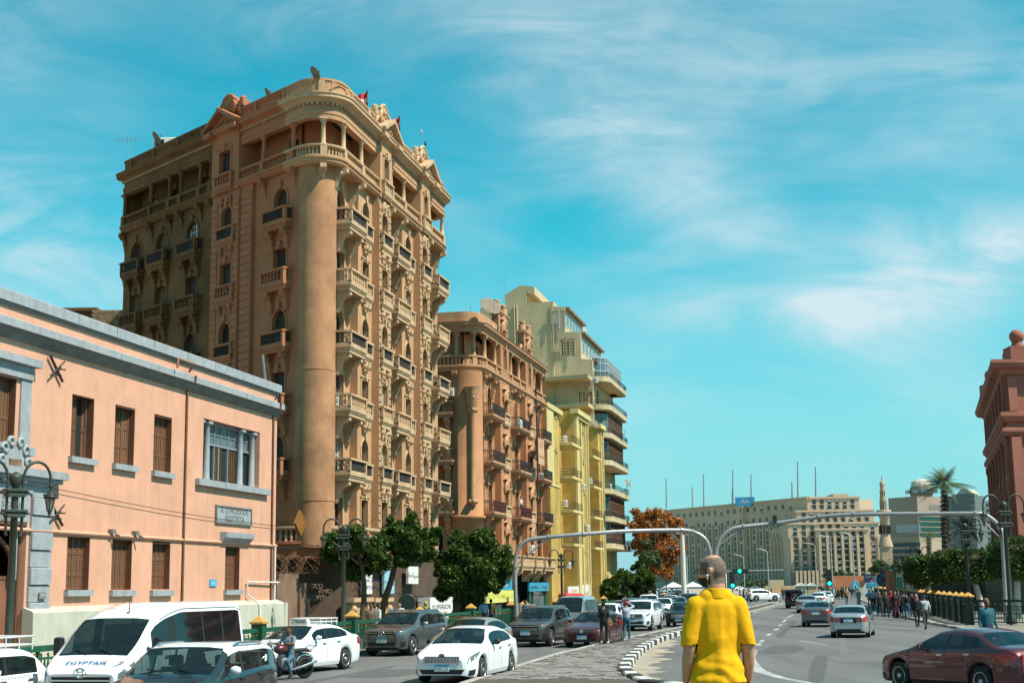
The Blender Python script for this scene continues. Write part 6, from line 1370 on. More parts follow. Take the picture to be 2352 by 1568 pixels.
SUV = dict(L=4.53, W=1.84, wb=2.72, fo=.88, rw=.36, tw=.23, seams=[1.3, 2.4, 3.3], side=[(1.68, 2.36), (2.45, 3.2), (3.3, 4.1)], ws=(1.2, 1.95), rwin=(4.12, 4.48), tumble=.78, spokes=5,
   top=[(0, .85), (.05, .93), (.3, 1.0), (1.1, 1.1), (1.2, 1.13), (1.95, 1.57), (2.4, 1.66), (3.6, 1.64), (4.1, 1.56), (4.42, 1.2), (4.5, 1.05), (4.53, .9)], belt=[(0, .83), (.3, .93), (1.2, 1.03), (3.6, 1.1), (4.4, 1.08), (4.53, .88)], low=[(0, .34), (.12, .27), (.7, .25), (3.9, .27), (4.4, .34), (4.53, .42)],
   front=dict(grille=(.5, .70, .9), hbars=2, intake=(.6, .38, .52), lamp=[(.05, 3.7), (.5, 4.2), (.55, 5.9), (.08, 6.4)], plate=.58, fog=[(.08, .8), (.26, .8), (.3, 1.9), (.09, 1.9)]), rear=dict(lamp=[(4.5, 3), (4.25, 3), (4.25, 6), (4.5, 6)], plate=.8))
VAN = dict(L=5.38, W=1.92, wb=3.11, fo=1.0, rw=.34, seams=[.62, 1.75, 2.0, 3.1], side=[(1.12, 1.82), (2.12, 3.3), (3.36, 4.2), (4.26, 5.12)], ws=(.40, 1.28), rwin=(5.36, 5.38), tumble=.80, mir=-.1, steel=True, sig=.05,
   top=[(0, .92), (.06, 1.03), (.40, 1.29), (1.28, 1.98), (1.7, 2.13), (2.4, 2.27), (5.0, 2.27), (5.25, 2.2), (5.34, 2.0), (5.38, 1.6)], belt=[(0, .9), (.1, 1.0), (.4, 1.2), (1.1, 1.3), (5.2, 1.28), (5.38, 1.2)], plan=[(0, .72), (.05, .84), (.14, .92), (.35, .975), (.8, 1), (5.0, 1), (5.25, .97), (5.38, .9)],
   front=dict(grille=(.62, .76, .9), hbars=1, intake=(.62, .34, .56), lamp=[(.03, 3.0), (.34, 3.0), (.42, 4.7), (.06, 5.2)], plate=0), rear=dict(lamp=[(5.36, 2.5), (5.26, 2.5), (5.26, 5), (5.36, 5)], plate=.9), rows=(1.7, 2.5, 3.3, 4.1, 4.8))
BOX = dict(L=4.12, W=1.62, wb=2.42, fo=.68, rw=.30, tw=.17, steel=True, seams=[1.22, 2.1, 2.95], side=[(1.55, 2.06), (2.16, 3.05)], ws=(1.18, 1.75), rwin=(3.02, 3.42), tumble=.80,
   top=[(0, .74), (.04, .82), (.2, .86), (1.1, .93), (1.18, .95), (1.75, 1.36), (2.0, 1.42), (2.75, 1.41), (3.02, 1.34), (3.42, .97), (3.95, .93), (4.1, .9), (4.12, .84)], belt=[(0, .72), (.3, .82), (1.2, .87), (3.4, .9), (4.12, .82)], plan=[(0, .86), (.05, .94), (.2, .975), (.6, 1), (3.5, 1), (4.05, .97), (4.12, .92)],
   front=dict(grille=(.42, .52, .7), hbars=3, intake=0, lamp=[(.02, 3.3), (.08, 3.3), (.08, 5.0), (.02, 5.0)], plate=.4), rear=dict(lampin=(.4, .74, .58, .8), plate=.66))
SOUL = mod(SUV, L=4.14, W=1.82, wb=2.57, fo=.82, rw=.33, tw=.22, seams=[1.12, 2.2, 3.05], side=[(1.42, 2.14), (2.24, 3.0), (3.08, 3.5)], ws=(1.0, 1.72), rwin=(3.95, 4.1), tumble=.83,
   top=[(0, .80), (.05, .92), (.25, 1.0), (.95, 1.1), (1.0, 1.12), (1.72, 1.545), (2.1, 1.60), (3.4, 1.575), (3.85, 1.52), (4.02, 1.3), (4.12, 1.0), (4.14, .9)], belt=[(0, .78), (.25, .93), (1.0, 1.03), (3.2, 1.12), (4.0, 1.12), (4.14, .88)], rows=(1.95, 2.9), rear=dict(lamp=[(4.12, 3.4), (3.95, 3.4), (3.9, 7.5), (4.05, 7.5)], plate=.8))
def wpos(px, py): g = ground(px, py); return Vector((g.x, g.y))
def place_by_wheel(sp, px, py, az, axle, side, tw=.2):
 """car centre so that the given wheel (axle 0 front 1 rear, side -1 left 1 right) stands on the ground seen at px,py"""
 w_ = wpos(px, py); f = Vector((math.sin(R(az)), math.cos(R(az)))); r_ = Vector((f.y, -f.x)); c = w_ - r_ * side * (sp['W'] / 2 - tw / 2) - f * (sp['L'] / 2 - (sp['fo'] + (sp['wb'] if axle else 0))); return (c.x, c.y, .004)
def at_front(px, D, sp, az):
 p = Vector(((px - 1176) / 3313 * D, D)); f = Vector((math.sin(R(az)), math.cos(R(az)))); c = p - f * sp['L'] / 2; return (c.x, c.y, .004)
M['checker'] = None
def checker_mat():
 m = bpy.data.materials.new('taxi_checker'); m.use_nodes = True; t = m.node_tree; b = t.nodes['Principled BSDF']; tc_ = t.nodes.new('ShaderNodeTexCoord'); ck = t.nodes.new('ShaderNodeTexChecker'); mp = t.nodes.new('ShaderNodeMapping'); mp.inputs['Scale'].default_value = (0, 22, 22); t.links.new(tc_.outputs['Object'], mp.inputs[0]); t.links.new(mp.outputs[0], ck.inputs['Vector'])
 ck.inputs['Scale'].default_value = 1; ck.inputs['Color1'].default_value = (.62, .65, .66, 1); ck.inputs['Color2'].default_value = (.22, .25, .27, 1); t.links.new(ck.outputs[0], b.inputs['Base Color']); b.inputs['Roughness'].default_value = .4; return m
M['checker'] = checker_mat()
def taxi_bits(rack=True):
 def f(root, S, add, patch, Lc, hw, Mw, parts):
  patch('checker_band', [(.75, 4.15), (Lc - .3, 4.15), (Lc - .3, 4.95), (.75, 4.95)], M['checker'], .005, 60, 1)
  if rack: roof_rack(add, Lc, hw, S)
  else:
   z = S(2.2, 11, 1).z; b = MB(); b.prism([(-.28, z), (.28, z), (.24, z + .17), (-.24, z + .17)], Lc / 2 - 2.32, Lc / 2 - 2.15); so = add('roof_sign', b, M['white']); text('TAXI', .13, M['ink'], Mw @ Matrix.Translation((0, Lc / 2 - 2.148, z + .085)), so, 'lettering', .002, sx=-1.2); roof_rack(add, Lc, hw, S, 2.4, 3.4, .1)
 return f
def roof_rack(add, Lc, hw, S, a=1.85, e=3.2, h=.16):
 z = S((a + e) / 2, 11, 1).z + .05; x = hw * .66; y0, y1 = Lc / 2 - a, Lc / 2 - e; b = MB()
 for zz_ in (z, z + h): b.tube([(-x, y0, zz_), (x, y0, zz_), (x, y1, zz_), (-x, y1, zz_), (-x, y0, zz_)], .018, 6)
 for k in range(5): y = y0 + (y1 - y0) * k / 4; b.tube([(-x, y, z), (x, y, z)], .014, 5)
 for k in range(4):
  y = y0 + (y1 - y0) * (k + .15) / 3.3
  for sg in (-1, 1): b.tube([(sg * x, y, z - .1), (sg * x, y, z + h)], .014, 5)
 add('roof_rack', b, M['white'])
def rails(root, S, add, patch, Lc, hw, Mw, parts):
 for sg in (-1, 1):
  b = MB(); b.tube([tuple(S(p, 8.6, sg, .0)) if i in (0, 6) else tuple(S(p, 8.6, sg, .06)) for i, p in enumerate(np.linspace(2.0, Lc - .75, 7))], .022, 6); add('roof_rail', b, M['chrome'])
def egypt(root, S, add, patch, Lc, hw, Mw, parts):
 b = parts['body']; o = text('EGYPTAIR', .165, mat('airline_blue', (.01, .09, .22), .5, 0), Mw, b, 'lettering', .0, sx=-1.2, bold=.003)
 def drape(me):      # lay flat print on the curved nose
  for v in me.vertices:
   x, t = v.co.x - .25 * v.co.z, v.co.z; pos = .2 + t * .62; r_ = [S(pos, k, 1) for k in (7, 8, 9, 10, 11)]; ax = abs(x); z = r_[-1].z
   for p, q in zip(r_, r_[1:]):
    if q.x <= ax <= p.x: z = q.z + (p.z - q.z) * (ax - q.x) / max(1e-6, p.x - q.x)
   v.co = Vector((x, Lc / 2 - pos + .012, z + .016))
 drape(o.data)
 q = MB()
 for k in range(4): q.tube([(-.66 - .02 * k, .0, .1 - .03 * k), (-.72, .0, .1 - .04 * k), (-.77 + .03 * k, .0, .05 - .04 * k), (-.72 + .03 * k, .0, -.02 - .03 * k)], .011, 4)
 eo = link('emblem', q.mesh('emblem', mat('emblem_grey', (.2, .27, .33), .5, 0)), b, Mw); drape(eo.data)
 y = Lc / 2; q = MB()
 for rx, rz in ((.13, .09), (.06, .09)): q.tube([(rx * math.cos(a), y + .03, .97 + rz * math.sin(a)) for a in np.linspace(0, 2 * math.pi, 19)], .014, 5)
 q.tube([(.08 * math.cos(a), y + .03, 1.02 + .03 * math.sin(a)) for a in np.linspace(0, 2 * math.pi, 13)], .012, 5); add('badge', q, M['chrome'])
 q = MB(); q.box(-.7, .7, y - .02, y + .05, .62, .735); q.box(-.66, .66, y - .02, y + .035, .905, .93); q.box(-.78, .78, y - .05, y + .06, .40, .46); add('chrome_bar', q, M['chrome'])
 q = MB(); q.box(-.58, .58, y, y + .04, .47, .60); add('air_intake', q, M['black'])
 p = S(1.5, 11, 1); q = MB(); q.tube([(-.1, p.y, p.z), (-.1, p.y - .05, p.z + .03), (-.1, p.y - .06, p.z + .3)], [.03, .012, .004], 6); add('aerial', q, M['black'])
 q = MB()
 for i in range(26): yv = Lc / 2 - 2.2 - i * .108; q.box(hw * .83, hw * .845, yv - .04, yv + .03, 1.25, 1.82); q.box(-hw * .845, -hw * .83, yv - .04, yv + .03, 1.25, 1.82)
 stuff(add('curtain', q, mat('van_curtain', (.30, .26, .16), .9, .3, 6)))
 for sg in (-1, 1): q = MB(); q.tube([tuple(S(p, 7.6, sg, .006)) for p in np.linspace(1.5, 5.2, 12)], .008, 4); add('roof_seam', q, M['black'])
 for sg in (-1, 1): p = S(.95, 6.2, sg); q = MB(); q.cbox(min(p.x + sg * .1, p.x + sg * .3), max(p.x + sg * .1, p.x + sg * .3), p.y - .06, p.y + .08, p.z - .1, p.z + .25, .03); q.tube([(p.x, p.y, p.z), (p.x + sg * .12, p.y, p.z + .03)], .03, 6); add('mirror', q, M['black'])
LANE = 193.0
van = build_car('minibus', 'white high roof airline minibus with blue lettering on its nose, before the pink house', 'minibus', VAN, M['pwhite'], at_front(185, 27.8, VAN, 195), 195, None, 'carglassdk', None, egypt)
def soul_x(root, S, add, patch, Lc, hw, Mw, parts):
 rails(root, S, add, patch, Lc, hw, Mw, parts)
 b = MB(); b.cbox(.1, .42, Lc / 2 - 1.42, Lc / 2 - 1.22, 1.05, 1.13, .01); add('tissue_box', b, M['white'])
 p = S(3.35, 6.3, -1, .004); b = MB(); b.box(p.x - .004, p.x + .003, p.y - .05, p.y + .05, p.z - .02, p.z + .1); add('sticker', b, M['white'])
soul = build_car('parked_car', 'slate grey boxy hatchback with white roof and white mirrors at bottom left', 'car', mod(SOUL, mirm=M['pwhite'], hand=M['black']), M['psoul'], at_front(325, 23.4, SOUL, 191), 191, None, 'carglass', M['pwhite'], soul_x)
lada = build_car('taxi', 'old white boxy taxi with checker stripe and white roof rack at left edge', 'taxi', mod(BOX, bump=M['chrome']), M['pwhite'], (*(Vector(((119 - 1176) / 3313 * 30.6, 30.6)) + Vector((math.sin(R(199)), math.cos(R(199)))) * 2.06 + Vector((-.25, 0))), .004), 199, None, 'carglass', None, taxi_bits(True))
TX = mod(SED, W=1.72, wb=2.62, rw=.31, seams=[1.22, 2.4, 3.2])
tx = build_car('taxi', 'white saloon taxi with checker band, roof sign and rack beside the motorcycle', 'taxi', TX, M['pwhite'], place_by_wheel(TX, 680, 1547.7, 206, 0, -1), 206, None, 'carglass', None, taxi_bits(False))
def glk(root, S, add, patch, Lc, hw, Mw, parts):
 rails(root, S, add, patch, Lc, hw, Mw, parts); y = Lc / 2 + .03; q = MB(); q.tube([(.12 * math.cos(a), y, .8 + .12 * math.sin(a)) for a in np.linspace(0, 2 * math.pi, 19)], .014, 5)
 for a in (90, 210, 330): q.tube([(0, y, .8), (.12 * math.cos(R(a)), y, .8 + .12 * math.sin(R(a)))], [.018, .006], 5)
 add('badge', q, M['chrome'])
GL = mod(SUV, L=4.53, W=1.86, mirm=M['psilver'])
build_car('parked_car', 'grey estate like off-roader with round star badge in its grille by the green railing', 'car', GL, M['pgrey'], place_by_wheel(GL, 946.2, 1504.7, 200, 0, -1), 200, None, 'carglass', None, glk)
def kia(root, S, add, patch, Lc, hw, Mw, parts):
 y = Lc / 2 + .012; b = MB(); b.lathe([(.085, 0), (.085, .015), (.07, .02), (.01, .02)], (0, y, .735), 18, M=Matrix.Rotation(-math.pi / 2, 4, 'X') @ Matrix.Scale(.6, 4, (0, 1, 0))); bo = add('badge', b, M['black']); text('KIA', .06, M['chrome'], Mw @ Matrix.Translation((0, y + .022, .735)), bo, 'lettering', .002, sx=-1.2)
 b = MB(); b.box(.05, .25, Lc / 2 - 1.66, Lc / 2 - 1.5, 1.0, 1.07); add('dashboard_cloth', b, M['white'])
KI = mod(SED, mirm=M['black'], front=dict(SED['front'], bars=24, grille=(.47, .56, .70)))
build_car('parked_car', 'white compact saloon with slim barred grille and blue number plate, nearest the island', 'car', KI, M['pwhite'], place_by_wheel(KI, 975, 1566, 196, 0, 1), 196, None, 'carglass', None, kia)
build_car('parked_car', 'champagne saloon with rounded roof half hidden behind the white compact saloon', 'car', SED, M['ptan'], (*road(49.5, -12.6)[:2], .004), 198, None, 'carglass', None, None, 1)
KU = mod(SUV, mirm=M['black'])
build_car('parked_car', 'dark bronze off-roader with chrome roof rails facing the camera', 'car', KU, M['pbronze'], place_by_wheel(KU, 1264.4, 1483.8, 198, 0, -1), 198, None, 'carglass', None, rails)
MR = mod(SED, front=dict(SED['front'], hbars=1, badge=.07, grille=(.5, .6, .7)))
build_car('parked_car', 'maroon saloon facing the camera beside the woman in black', 'car', MR, M['pmaroon'], place_by_wheel(MR, 1307, 1484.8, 198, 0, 1), 198, None, 'carglass')
MV = mod(VAN, L=4.3, W=1.7, wb=2.6, fo=.8, side=[(1.0, 1.6), (1.75, 2.7), (2.8, 3.9)], seams=[.6, 1.65, 2.7], rwin=(4.28, 4.3), rows=(1.4, 2.2, 3.0), top=[(0, .85), (.06, .95), (.35, 1.15), (1.05, 1.78), (1.3, 1.92), (1.8, 1.98), (3.9, 1.96), (4.2, 1.85), (4.3, 1.4)], belt=[(0, .83), (.35, 1.06), (1, 1.12), (4.3, 1.08)], plan=[(0, .72), (.05, .84), (.14, .92), (.35, .975), (.8, 1), (4.0, 1), (4.2, .97), (4.3, .9)])
build_car('minibus', 'grey green microbus with pale roof behind the dark bronze off-roader', 'minibus', MV, M['pgreen'], (*road(71.5, -12.9)[:2], .004), 194, None, 'carglass', M['pblue'], None, 1)
DU = mod(SUV, mirm=M['psilver'], front=dict(SUV['front'], hbars=3, badge=.09))
du = build_car('parked_car', 'white off-roader with roof rails to the right of the woman in the red cap', 'car', DU, M['pwhite'], place_by_wheel(DU, 1496.4, 1447.5, 196, 0, -1), 196, None, 'carglass', None, rails)
HY = mod(SED, L=3.9, W=1.66, wb=2.4, fo=.75, rw=.29, seams=[1.1, 2.1, 2.9], side=[(1.45, 2.05), (2.12, 2.8), (2.86, 3.3)], ws=(.95, 1.7), rwin=(3.3, 3.75), top=[(0, .7), (.05, .78), (.3, .88), (.95, 1.03), (1.7, 1.43), (2.1, 1.5), (2.8, 1.48), (3.3, 1.38), (3.75, 1.05), (3.85, .9), (3.9, .8)], belt=[(0, .68), (.3, .8), (1.0, .93), (3.3, 1.02), (3.9, .78)], rear=dict(lamp=[(3.88, 3), (3.6, 3), (3.6, 6), (3.85, 6)], plate=.7), plan=[(0, .6), (.04, .74), (.12, .84), (.28, .92), (.6, .975), (1.2, 1), (2.8, 1), (3.5, .965), (3.75, .9), (3.9, .72)])
build_car('parked_car', 'small white hatchback seen between the two walking women', 'car', HY, M['pwhite'], place_by_wheel(HY, 1416, 1449, 196, 0, -1), 196, None, 'carglass', None, None, 1)
bl = build_car('parked_car', 'dark boxy saloon with rectangular headlights left of the man in yellow', 'car', BOX, M['pblack'], place_by_wheel(BOX, 1535, 1438, 195, 0, 1), 195, None, 'carglass', None, None, 1)
# cars on the right, driving away
SR = mod(SED, front=SED['front'], rear=dict(SED['rear'], dark=1))
sr = build_car('parked_car', 'silver saloon seen from behind in the middle of the right road', 'car', SR, M['psilver'], place_by_wheel(SR, 1914, 1462.8, 18, 1, -1), 18, None, 'carglassdk')
build_car('parked_car', 'grey saloon with wide plate just ahead of the silver saloon', 'car', SED, M['pgrey'], place_by_wheel(SED, 1846, 1438.5, 17, 1, -1), 17, None, 'carglassdk', None, None, 1)
MA_ = mod(SED, L=4.62, W=1.8, rear=dict(SED['rear'], lampin=(.36, .64, .68, .92)))
ma = build_car('parked_car', 'glossy maroon saloon with red tail lamps at the lower right corner', 'car', MA_, M['pmaroon'], (*(Vector(((2208 - 1176) / 3313 * 33.0, 33.0))), .004), -24, None, 'carglassdk')
def jeep(root, S, add, patch, Lc, hw, Mw, parts):
 tm, rm = wheel_meshes(.38, .24, 5); m4 = Mw @ Matrix.Translation((0, -Lc / 2 - .14, 1.02)) @ Matrix.Rotation(-math.pi / 2, 4, 'Z'); o = link('spare_wheel', tm, root, m4); link('rim', rm, o, m4)
 b = MB(); b.box(-.72, .72, -Lc / 2 - .025, -Lc / 2 + .02, 1.1, 1.62); add('rear_window', b, M['carglassdk']); b = MB(); b.box(-.05, .05, -Lc / 2 - .28, -Lc / 2 - .2, 1.3, 1.36); add('brake_light', b, M['lamp_red'])
JE = mod(SUV, W=1.88, rw=.4, rwin=(4.5, 4.53), tumble=.88, top=[(0, 1.0), (.05, 1.08), (1.3, 1.15), (1.4, 1.18), (1.75, 1.75), (2.0, 1.82), (4.4, 1.82), (4.5, 1.75), (4.53, 1.6)], belt=[(0, .98), (1.3, 1.1), (4.53, 1.12)], ws=(1.4, 1.75), rear=dict(lampin=(.62, .76, .95, 1.15), plate=.85), plan=[(0, .8), (.1, .9), (.5, .97), (4.3, 1), (4.5, .98), (4.53, .95)])
build_car('parked_car', 'black square off-roader with spare wheel on its tailgate', 'car', JE, M['pblack'], place_by_wheel(JE, 1807, 1396.5, 16, 1, -1), 16, None, 'carglassdk', None, jeep, 1)
build_car('parked_car', 'silver saloon directly ahead of the grey saloon on the right road', 'car', SED, M['psilver'], place_by_wheel(SED, 1832, 1407, 15, 1, -1), 15, None, 'carglassdk', None, None, 1)
s2 = build_car('parked_car', 'white saloon to the right of the black square off-roader', 'car', SED, M['pwhite'], place_by_wheel(SED, 1862, 1392, 22, 1, -1), 22, None, 'carglassdk', None, None, 1)
copy_tree(s2, (*wpos(1898, 1386), .004), -R(14), 'white saloon farthest ahead near the crossing pedestrians')
copy_tree(du, (*wpos(1752, 1381), .004), -R(75), 'silver white hatchback crossing sideways beyond the island')
# the queue farther back on the left road
protos = [(build_car('parked_car', 'dark grey off-roader leading the far queue on the left road', 'car', SUV, M['pblack'], (*road(91, -12.6)[:2], .004), LANE, 'cars queueing on the left road', 'carglassdk', None, rails, 1), 'dark grey off-roader'), (build_car('parked_car', 'silver saloon in the far queue behind the white off-roader', 'car', SED, M['psilver'], (*road(100, -14.6)[:2], .004), LANE, 'cars queueing on the left road', 'carglass', None, None, 1), 'silver saloon'), (bl, 'dark boxy saloon'), (s2, 'white saloon'), (du, 'white off-roader')]
k = 0
for s_, xs_ in ((103, (1498,)), (112, (1455, 1530)), (121, (1500, 1560)), (131, (1465, 1530, 1590)), (142, (1440, 1492, 1548)), (154, (1470, 1520, 1572)), (168, (1435, 1486, 1535, 1590)), (184, (1455, 1505, 1550)), (202, (1470, 1515, 1562)), (224, (1450, 1488, 1530, 1580)), (250, (1470, 1510, 1550)), (285, (1480, 1525, 1570)), (330, (1490, 1535, 1575))):
 for x_ in xs_:
  k += 1; pr, nm = protos[(0, 1, 3, 2, 4, 1, 0, 3)[(k * 5) % 8]]
  c = copy_tree(pr, road(s_ + random.uniform(-1, 1), -(1922 - x_) / 3313 * s_, .004), -R(LANE - 8 + random.uniform(-6, 6)), nm + ' among the queue of traffic left of the man in yellow'); c['group'] = nm + 's queueing on the left road'
for (px, py, az, pr, nm) in ((1700, 1356, 80, s2, 'white saloon passing far across the square'), (1735, 1358, 95, protos[1][0], 'silver saloon passing far across the square'), (1915, 1372, 60, bl, 'dark saloon turning far off beyond the crossing')): copy_tree(pr, (*wpos(px, py), .004), -R(az), nm)
# ------------------------------------------------------------------ motorcycle
def motorcycle(loc, az, label):
 root = thing('motorcycle', label, 'motorcycle', loc, -R(az)); Mw = PW[root.name]; add = lambda nm, b, m, p=None: link(nm, b.mesh(nm, m), p or root, Mw); r = .31
 for y in (-.66, .66):
  rot = Matrix.Rotation(math.pi / 2, 4, 'Y'); b = MB(); b.lathe([(r - .08, -.045), (r - .01, -.045), (r, 0), (r - .01, .045), (r - .08, .045), (r - .08, -.045)], (0, y, r), 26, M=rot); wo = add('wheel', b, M['rubber'])
  b = MB(); b.lathe([(r - .085, -.03), (r - .07, 0), (r - .085, .03), (r - .1, 0), (r - .085, -.03)], (0, y, r), 22, M=rot); b.lathe([(.05, -.06), (.05, .06)], (0, y, r), 10, M=rot)
  for k in range(10): a = k * math.pi / 5; b.tube([(0, y, r), (0, y + (r - .08) * math.cos(a), r + (r - .08) * math.sin(a))], .006, 4)
  add('rim', b, M['chrome'], wo); b = MB(); b.tube([(0, y + (r + .05) * math.cos(a), r + (r + .05) * math.sin(a)) for a in np.linspace(.5, 2.5, 8)], .05, 6); add('mudguard', b, M['chrome'])
 b = MB(); b.tube([(0, .52, .85), (0, .1, .75), (0, -.25, .62), (0, -.2, .32), (0, .25, .3), (0, .52, .8)], .03, 7); b.tube([(0, -.2, .35), (.07, -.66, r)], .025, 6); b.tube([(0, -.2, .35), (-.07, -.66, r)], .025, 6); add('frame', b, M['black'])
 b = MB(); b.ball((0, .18, .84), .17, 12, 8, sc=(.9, 1.5, .85)); add('fuel_tank', b, M['pmaroon'])
 b = MB(); b.cbox(-.13, .13, -.75, -.05, .74, .84, .04); add('seat', b, M['black'])
 b = MB(); b.cbox(-.14, .14, -.15, .25, .32, .6, .04); b.lathe([(.1, 0), (.12, .05), (.1, .1), (.12, .15), (.1, .2)], (0, .15, .5), 10); add('engine', b, M['grey'])
 b = MB()
 for sg in (-1, 1): b.tube([(sg * .09, .66, r), (sg * .08, .5, .95)], .022, 7)
 add('fork', b, M['chrome']); b = MB(); b.tube([(-.36, .28, 1.08), (-.25, .42, 1.06), (0, .48, 1.0), (.25, .42, 1.06), (.36, .28, 1.08)], .016, 6)
 for sg in (-1, 1): b.tube([(sg * .25, .42, 1.06), (sg * .3, .45, 1.22)], .007, 4); b.ball((sg * .3, .46, 1.25), .06, 8, 6, sc=(1, .3, .7))
 add('handlebar', b, M['chrome']); b = MB(); b.ball((0, .6, .95), .1, 12, 8, sc=(1, .8, 1)); add('headlight', b, M['lamp_clear']); b = MB(); b.box(-.06, .06, -.86, -.78, .72, .8); add('taillight', b, M['lamp_red'])
 b = MB(); b.tube([(.14, .2, .32), (.17, -.1, .28), (.18, -.5, .36), (.19, -.95, .48)], [.025, .03, .045, .04], 8); b.tube([(-.14, .2, .32), (-.17, -.1, .28), (-.18, -.5, .36), (-.19, -.95, .48)], [.025, .03, .045, .04], 8); add('exhaust', b, M['chrome']); b = MB()
 b.tube([(-.16, -.7, .78), (-.16, -.95, .9), (.16, -.95, .9), (.16, -.7, .78)], .015, 5); add('grab_rail', b, M['chrome']); return root
MOTO = (*wpos(657, 1560), .004); MAZ = 222
moto = motorcycle(MOTO, MAZ, 'dark motorcycle with chrome exhaust between hatchback and taxi')
# ------------------------------------------------------------------ lamps
def lamp_post(loc, rz, label, H=6.2, group=None, proto=[]):
 if proto: return copy_tree(proto[0], loc, rz, label, H / 6.2)
 root = thing('street_lamp', label, 'street lamp', loc, rz, group); Mw = PW[root.name]; add = lambda nm, b, m, p=None: link(nm, b.mesh(nm, m), p or root, Mw)
 b = MB(); b.lathe([(.26, 0), (.26, .35), (.2, .42), (.2, .9), (.15, 1.0), (.16, 1.1), (.125, 1.2), (.10, 4.9), (.12, 4.92), (.10, 5.0), (.10, 5.75), (.14, 5.8), (.2, 6.02), (.17, 6.1), (.09, 6.16), (.04, 6.2)], n=16); add('post', b, M['lampgreen'])
 for z in (4.95, 5.55):
  b = MB(); b.cbox(-.42, .42, -.14, .14, z, z + .07, .02); b.cbox(-.34, .34, -.18, .18, z + .07, z + .15, .02); b.cbox(-.28, .28, -.16, .16, z - .08, z, .02); add('collar', b, M['lampgreen'])
 for sg in (-1, 1):
  p = [(sg * .2, 0, 4.35), (sg * .24, 0, 4.38), (sg * .24, 0, 4.6), (sg * .24, 0, 5.9)] + [(sg * (.24 + .42 - .42 * math.cos(t)), 0, 6.0 + .52 * math.sin(t)) for t in np.linspace(0, math.pi, 13)] + [(sg * 1.08, 0, 5.85)]
  b = MB(); b.tube(p, .045, 8); ao = add('arm', b, M['lampgreen'])
  x = sg * 1.08; lz = lambda z: 5.82 - (5.82 - z) * .70; Lp = lambda pr: [(r_ * .74, lz(z)) for r_, z in pr]; b = MB(); b.lathe(Lp([(.05, 5.9), (.13, 5.76), (.03, 5.75), (.03, 5.62), (.14, 5.6), (.06, 5.54), (.18, 5.48), (.25, 5.40), (.27, 5.36), (.24, 5.28), (.22, 5.28), (.1, 5.3)]), (x, 0, 0), 12)
  for k in range(10): a = k * .628; b.ball((x + .185 * math.cos(a), .185 * math.sin(a), lz(5.45)), .027, 5, 4)
  for k in range(6): a = k * 1.047; b.tube([(x + .16 * math.cos(a), .16 * math.sin(a), lz(5.29)), (x + .082 * math.cos(a), .082 * math.sin(a), lz(4.8))], .012, 4)
  b.lathe(Lp([(.12, 4.82), (.13, 4.78), (.06, 4.72), (.09, 4.66), (.03, 4.6), (.05, 4.55), (.01, 4.48)]), (x, 0, 0), 10); lo_ = add('lantern', b, M['lampgreen'], ao)
  b = MB(); b.lathe(Lp([(.205, 5.29), (.105, 4.81)]), (x, 0, 0), 6, smooth=False); link('lantern_glass', b.mesh('lantern_glass', M['lampglass']), ao, Mw)
 proto.append(root); root.matrix_basis = root.matrix_basis @ Matrix.Scale(H / 6.2, 4); return root
GL_ = 'double armed green street lamps'
def lampat(px, ytop, D, rz, label, base=.13):
 p = atdepth(px, ytop, D); lamp_post((p.x, p.y, base), rz, label, p.z + .0 - base, GL_)
la = -R(AZ)
lampat(37, 1083, 36.7, R(43), 'tall dark green double lamp post at the left edge before the pink house')
lampat(790, 1205, 63.5, R(8), 'green double lamp post among the leaves beside the tall corner house')
lampat(1289, 1270, 94, R(8), 'green double lamp post in front of the terracotta house shops')
lampat(1462, 1308, 150, R(8), 'small distant lamp post beside the far street trees, left one'); lampat(1530, 1318, 190, R(8), 'small distant lamp post beside the rust leaved tree')
for (px, yt, D, lb) in ((2304, 1150, 78, 'double lamp post standing before the red museum corner'), (2215, 1200, 92, 'double lamp post in front of the clipped tree at right'), (2111, 1262, 128, 'double lamp post left of the clipped trees'), (2075, 1275, 150, 'double lamp post above the crowd on the right pavement'), (2055, 1287, 172, 'slim far lamp post above the pavement crowd'), (2040, 1294, 195, 'farthest lamp post of the right hand row'), (2090, 1280, 160, 'lamp post between two others over the right pavement')): lampat(px, yt, D, R(4), lb, .12)
for o in list(C.objects):
 if o.get('category') == 'street lamp': o['group'] = GL_
# ------------------------------------------------------------------ overhead gantry arms
def gantry(label, pts, r, braces, collars, foot):
 root = thing('gantry', label, 'gantry', foot); b = MB(); b.tube(pts, r, 12); link('arm', b.mesh('arm', M['galv']), root)
 for a, c in braces: b = MB(); b.tube([a, c], .05, 6); link('brace', b.mesh('brace', M['galv']), root)
 for p, q in collars:
  d = (Vector(q) - Vector(p)).normalized(); b = MB(); b.tube([Vector(p) - d * .06, Vector(p) + d * .06], r * 1.5, 12); link('collar', b.mesh('collar', M['grey']), root)
 return root
def poly_px(l): return [atdepth(x, y, D) for x, y, D in l]
def smoothp(pts, n=4):
 out = []
 for i in range(len(pts) - 1):
  p0, p1, p2, p3 = pts[max(i - 1, 0)], pts[i], pts[i + 1], pts[min(i + 2, len(pts) - 1)]
  for k in range(n): t = k / n; out.append(.5 * ((2 * p1) + (p2 - p0) * t + (2 * p0 - 5 * p1 + 4 * p2 - p3) * t * t + (3 * p1 - p0 - 3 * p2 + p3) * t ** 3))
 return out + [pts[-1]]
DL, DR = 82.0, 84.0
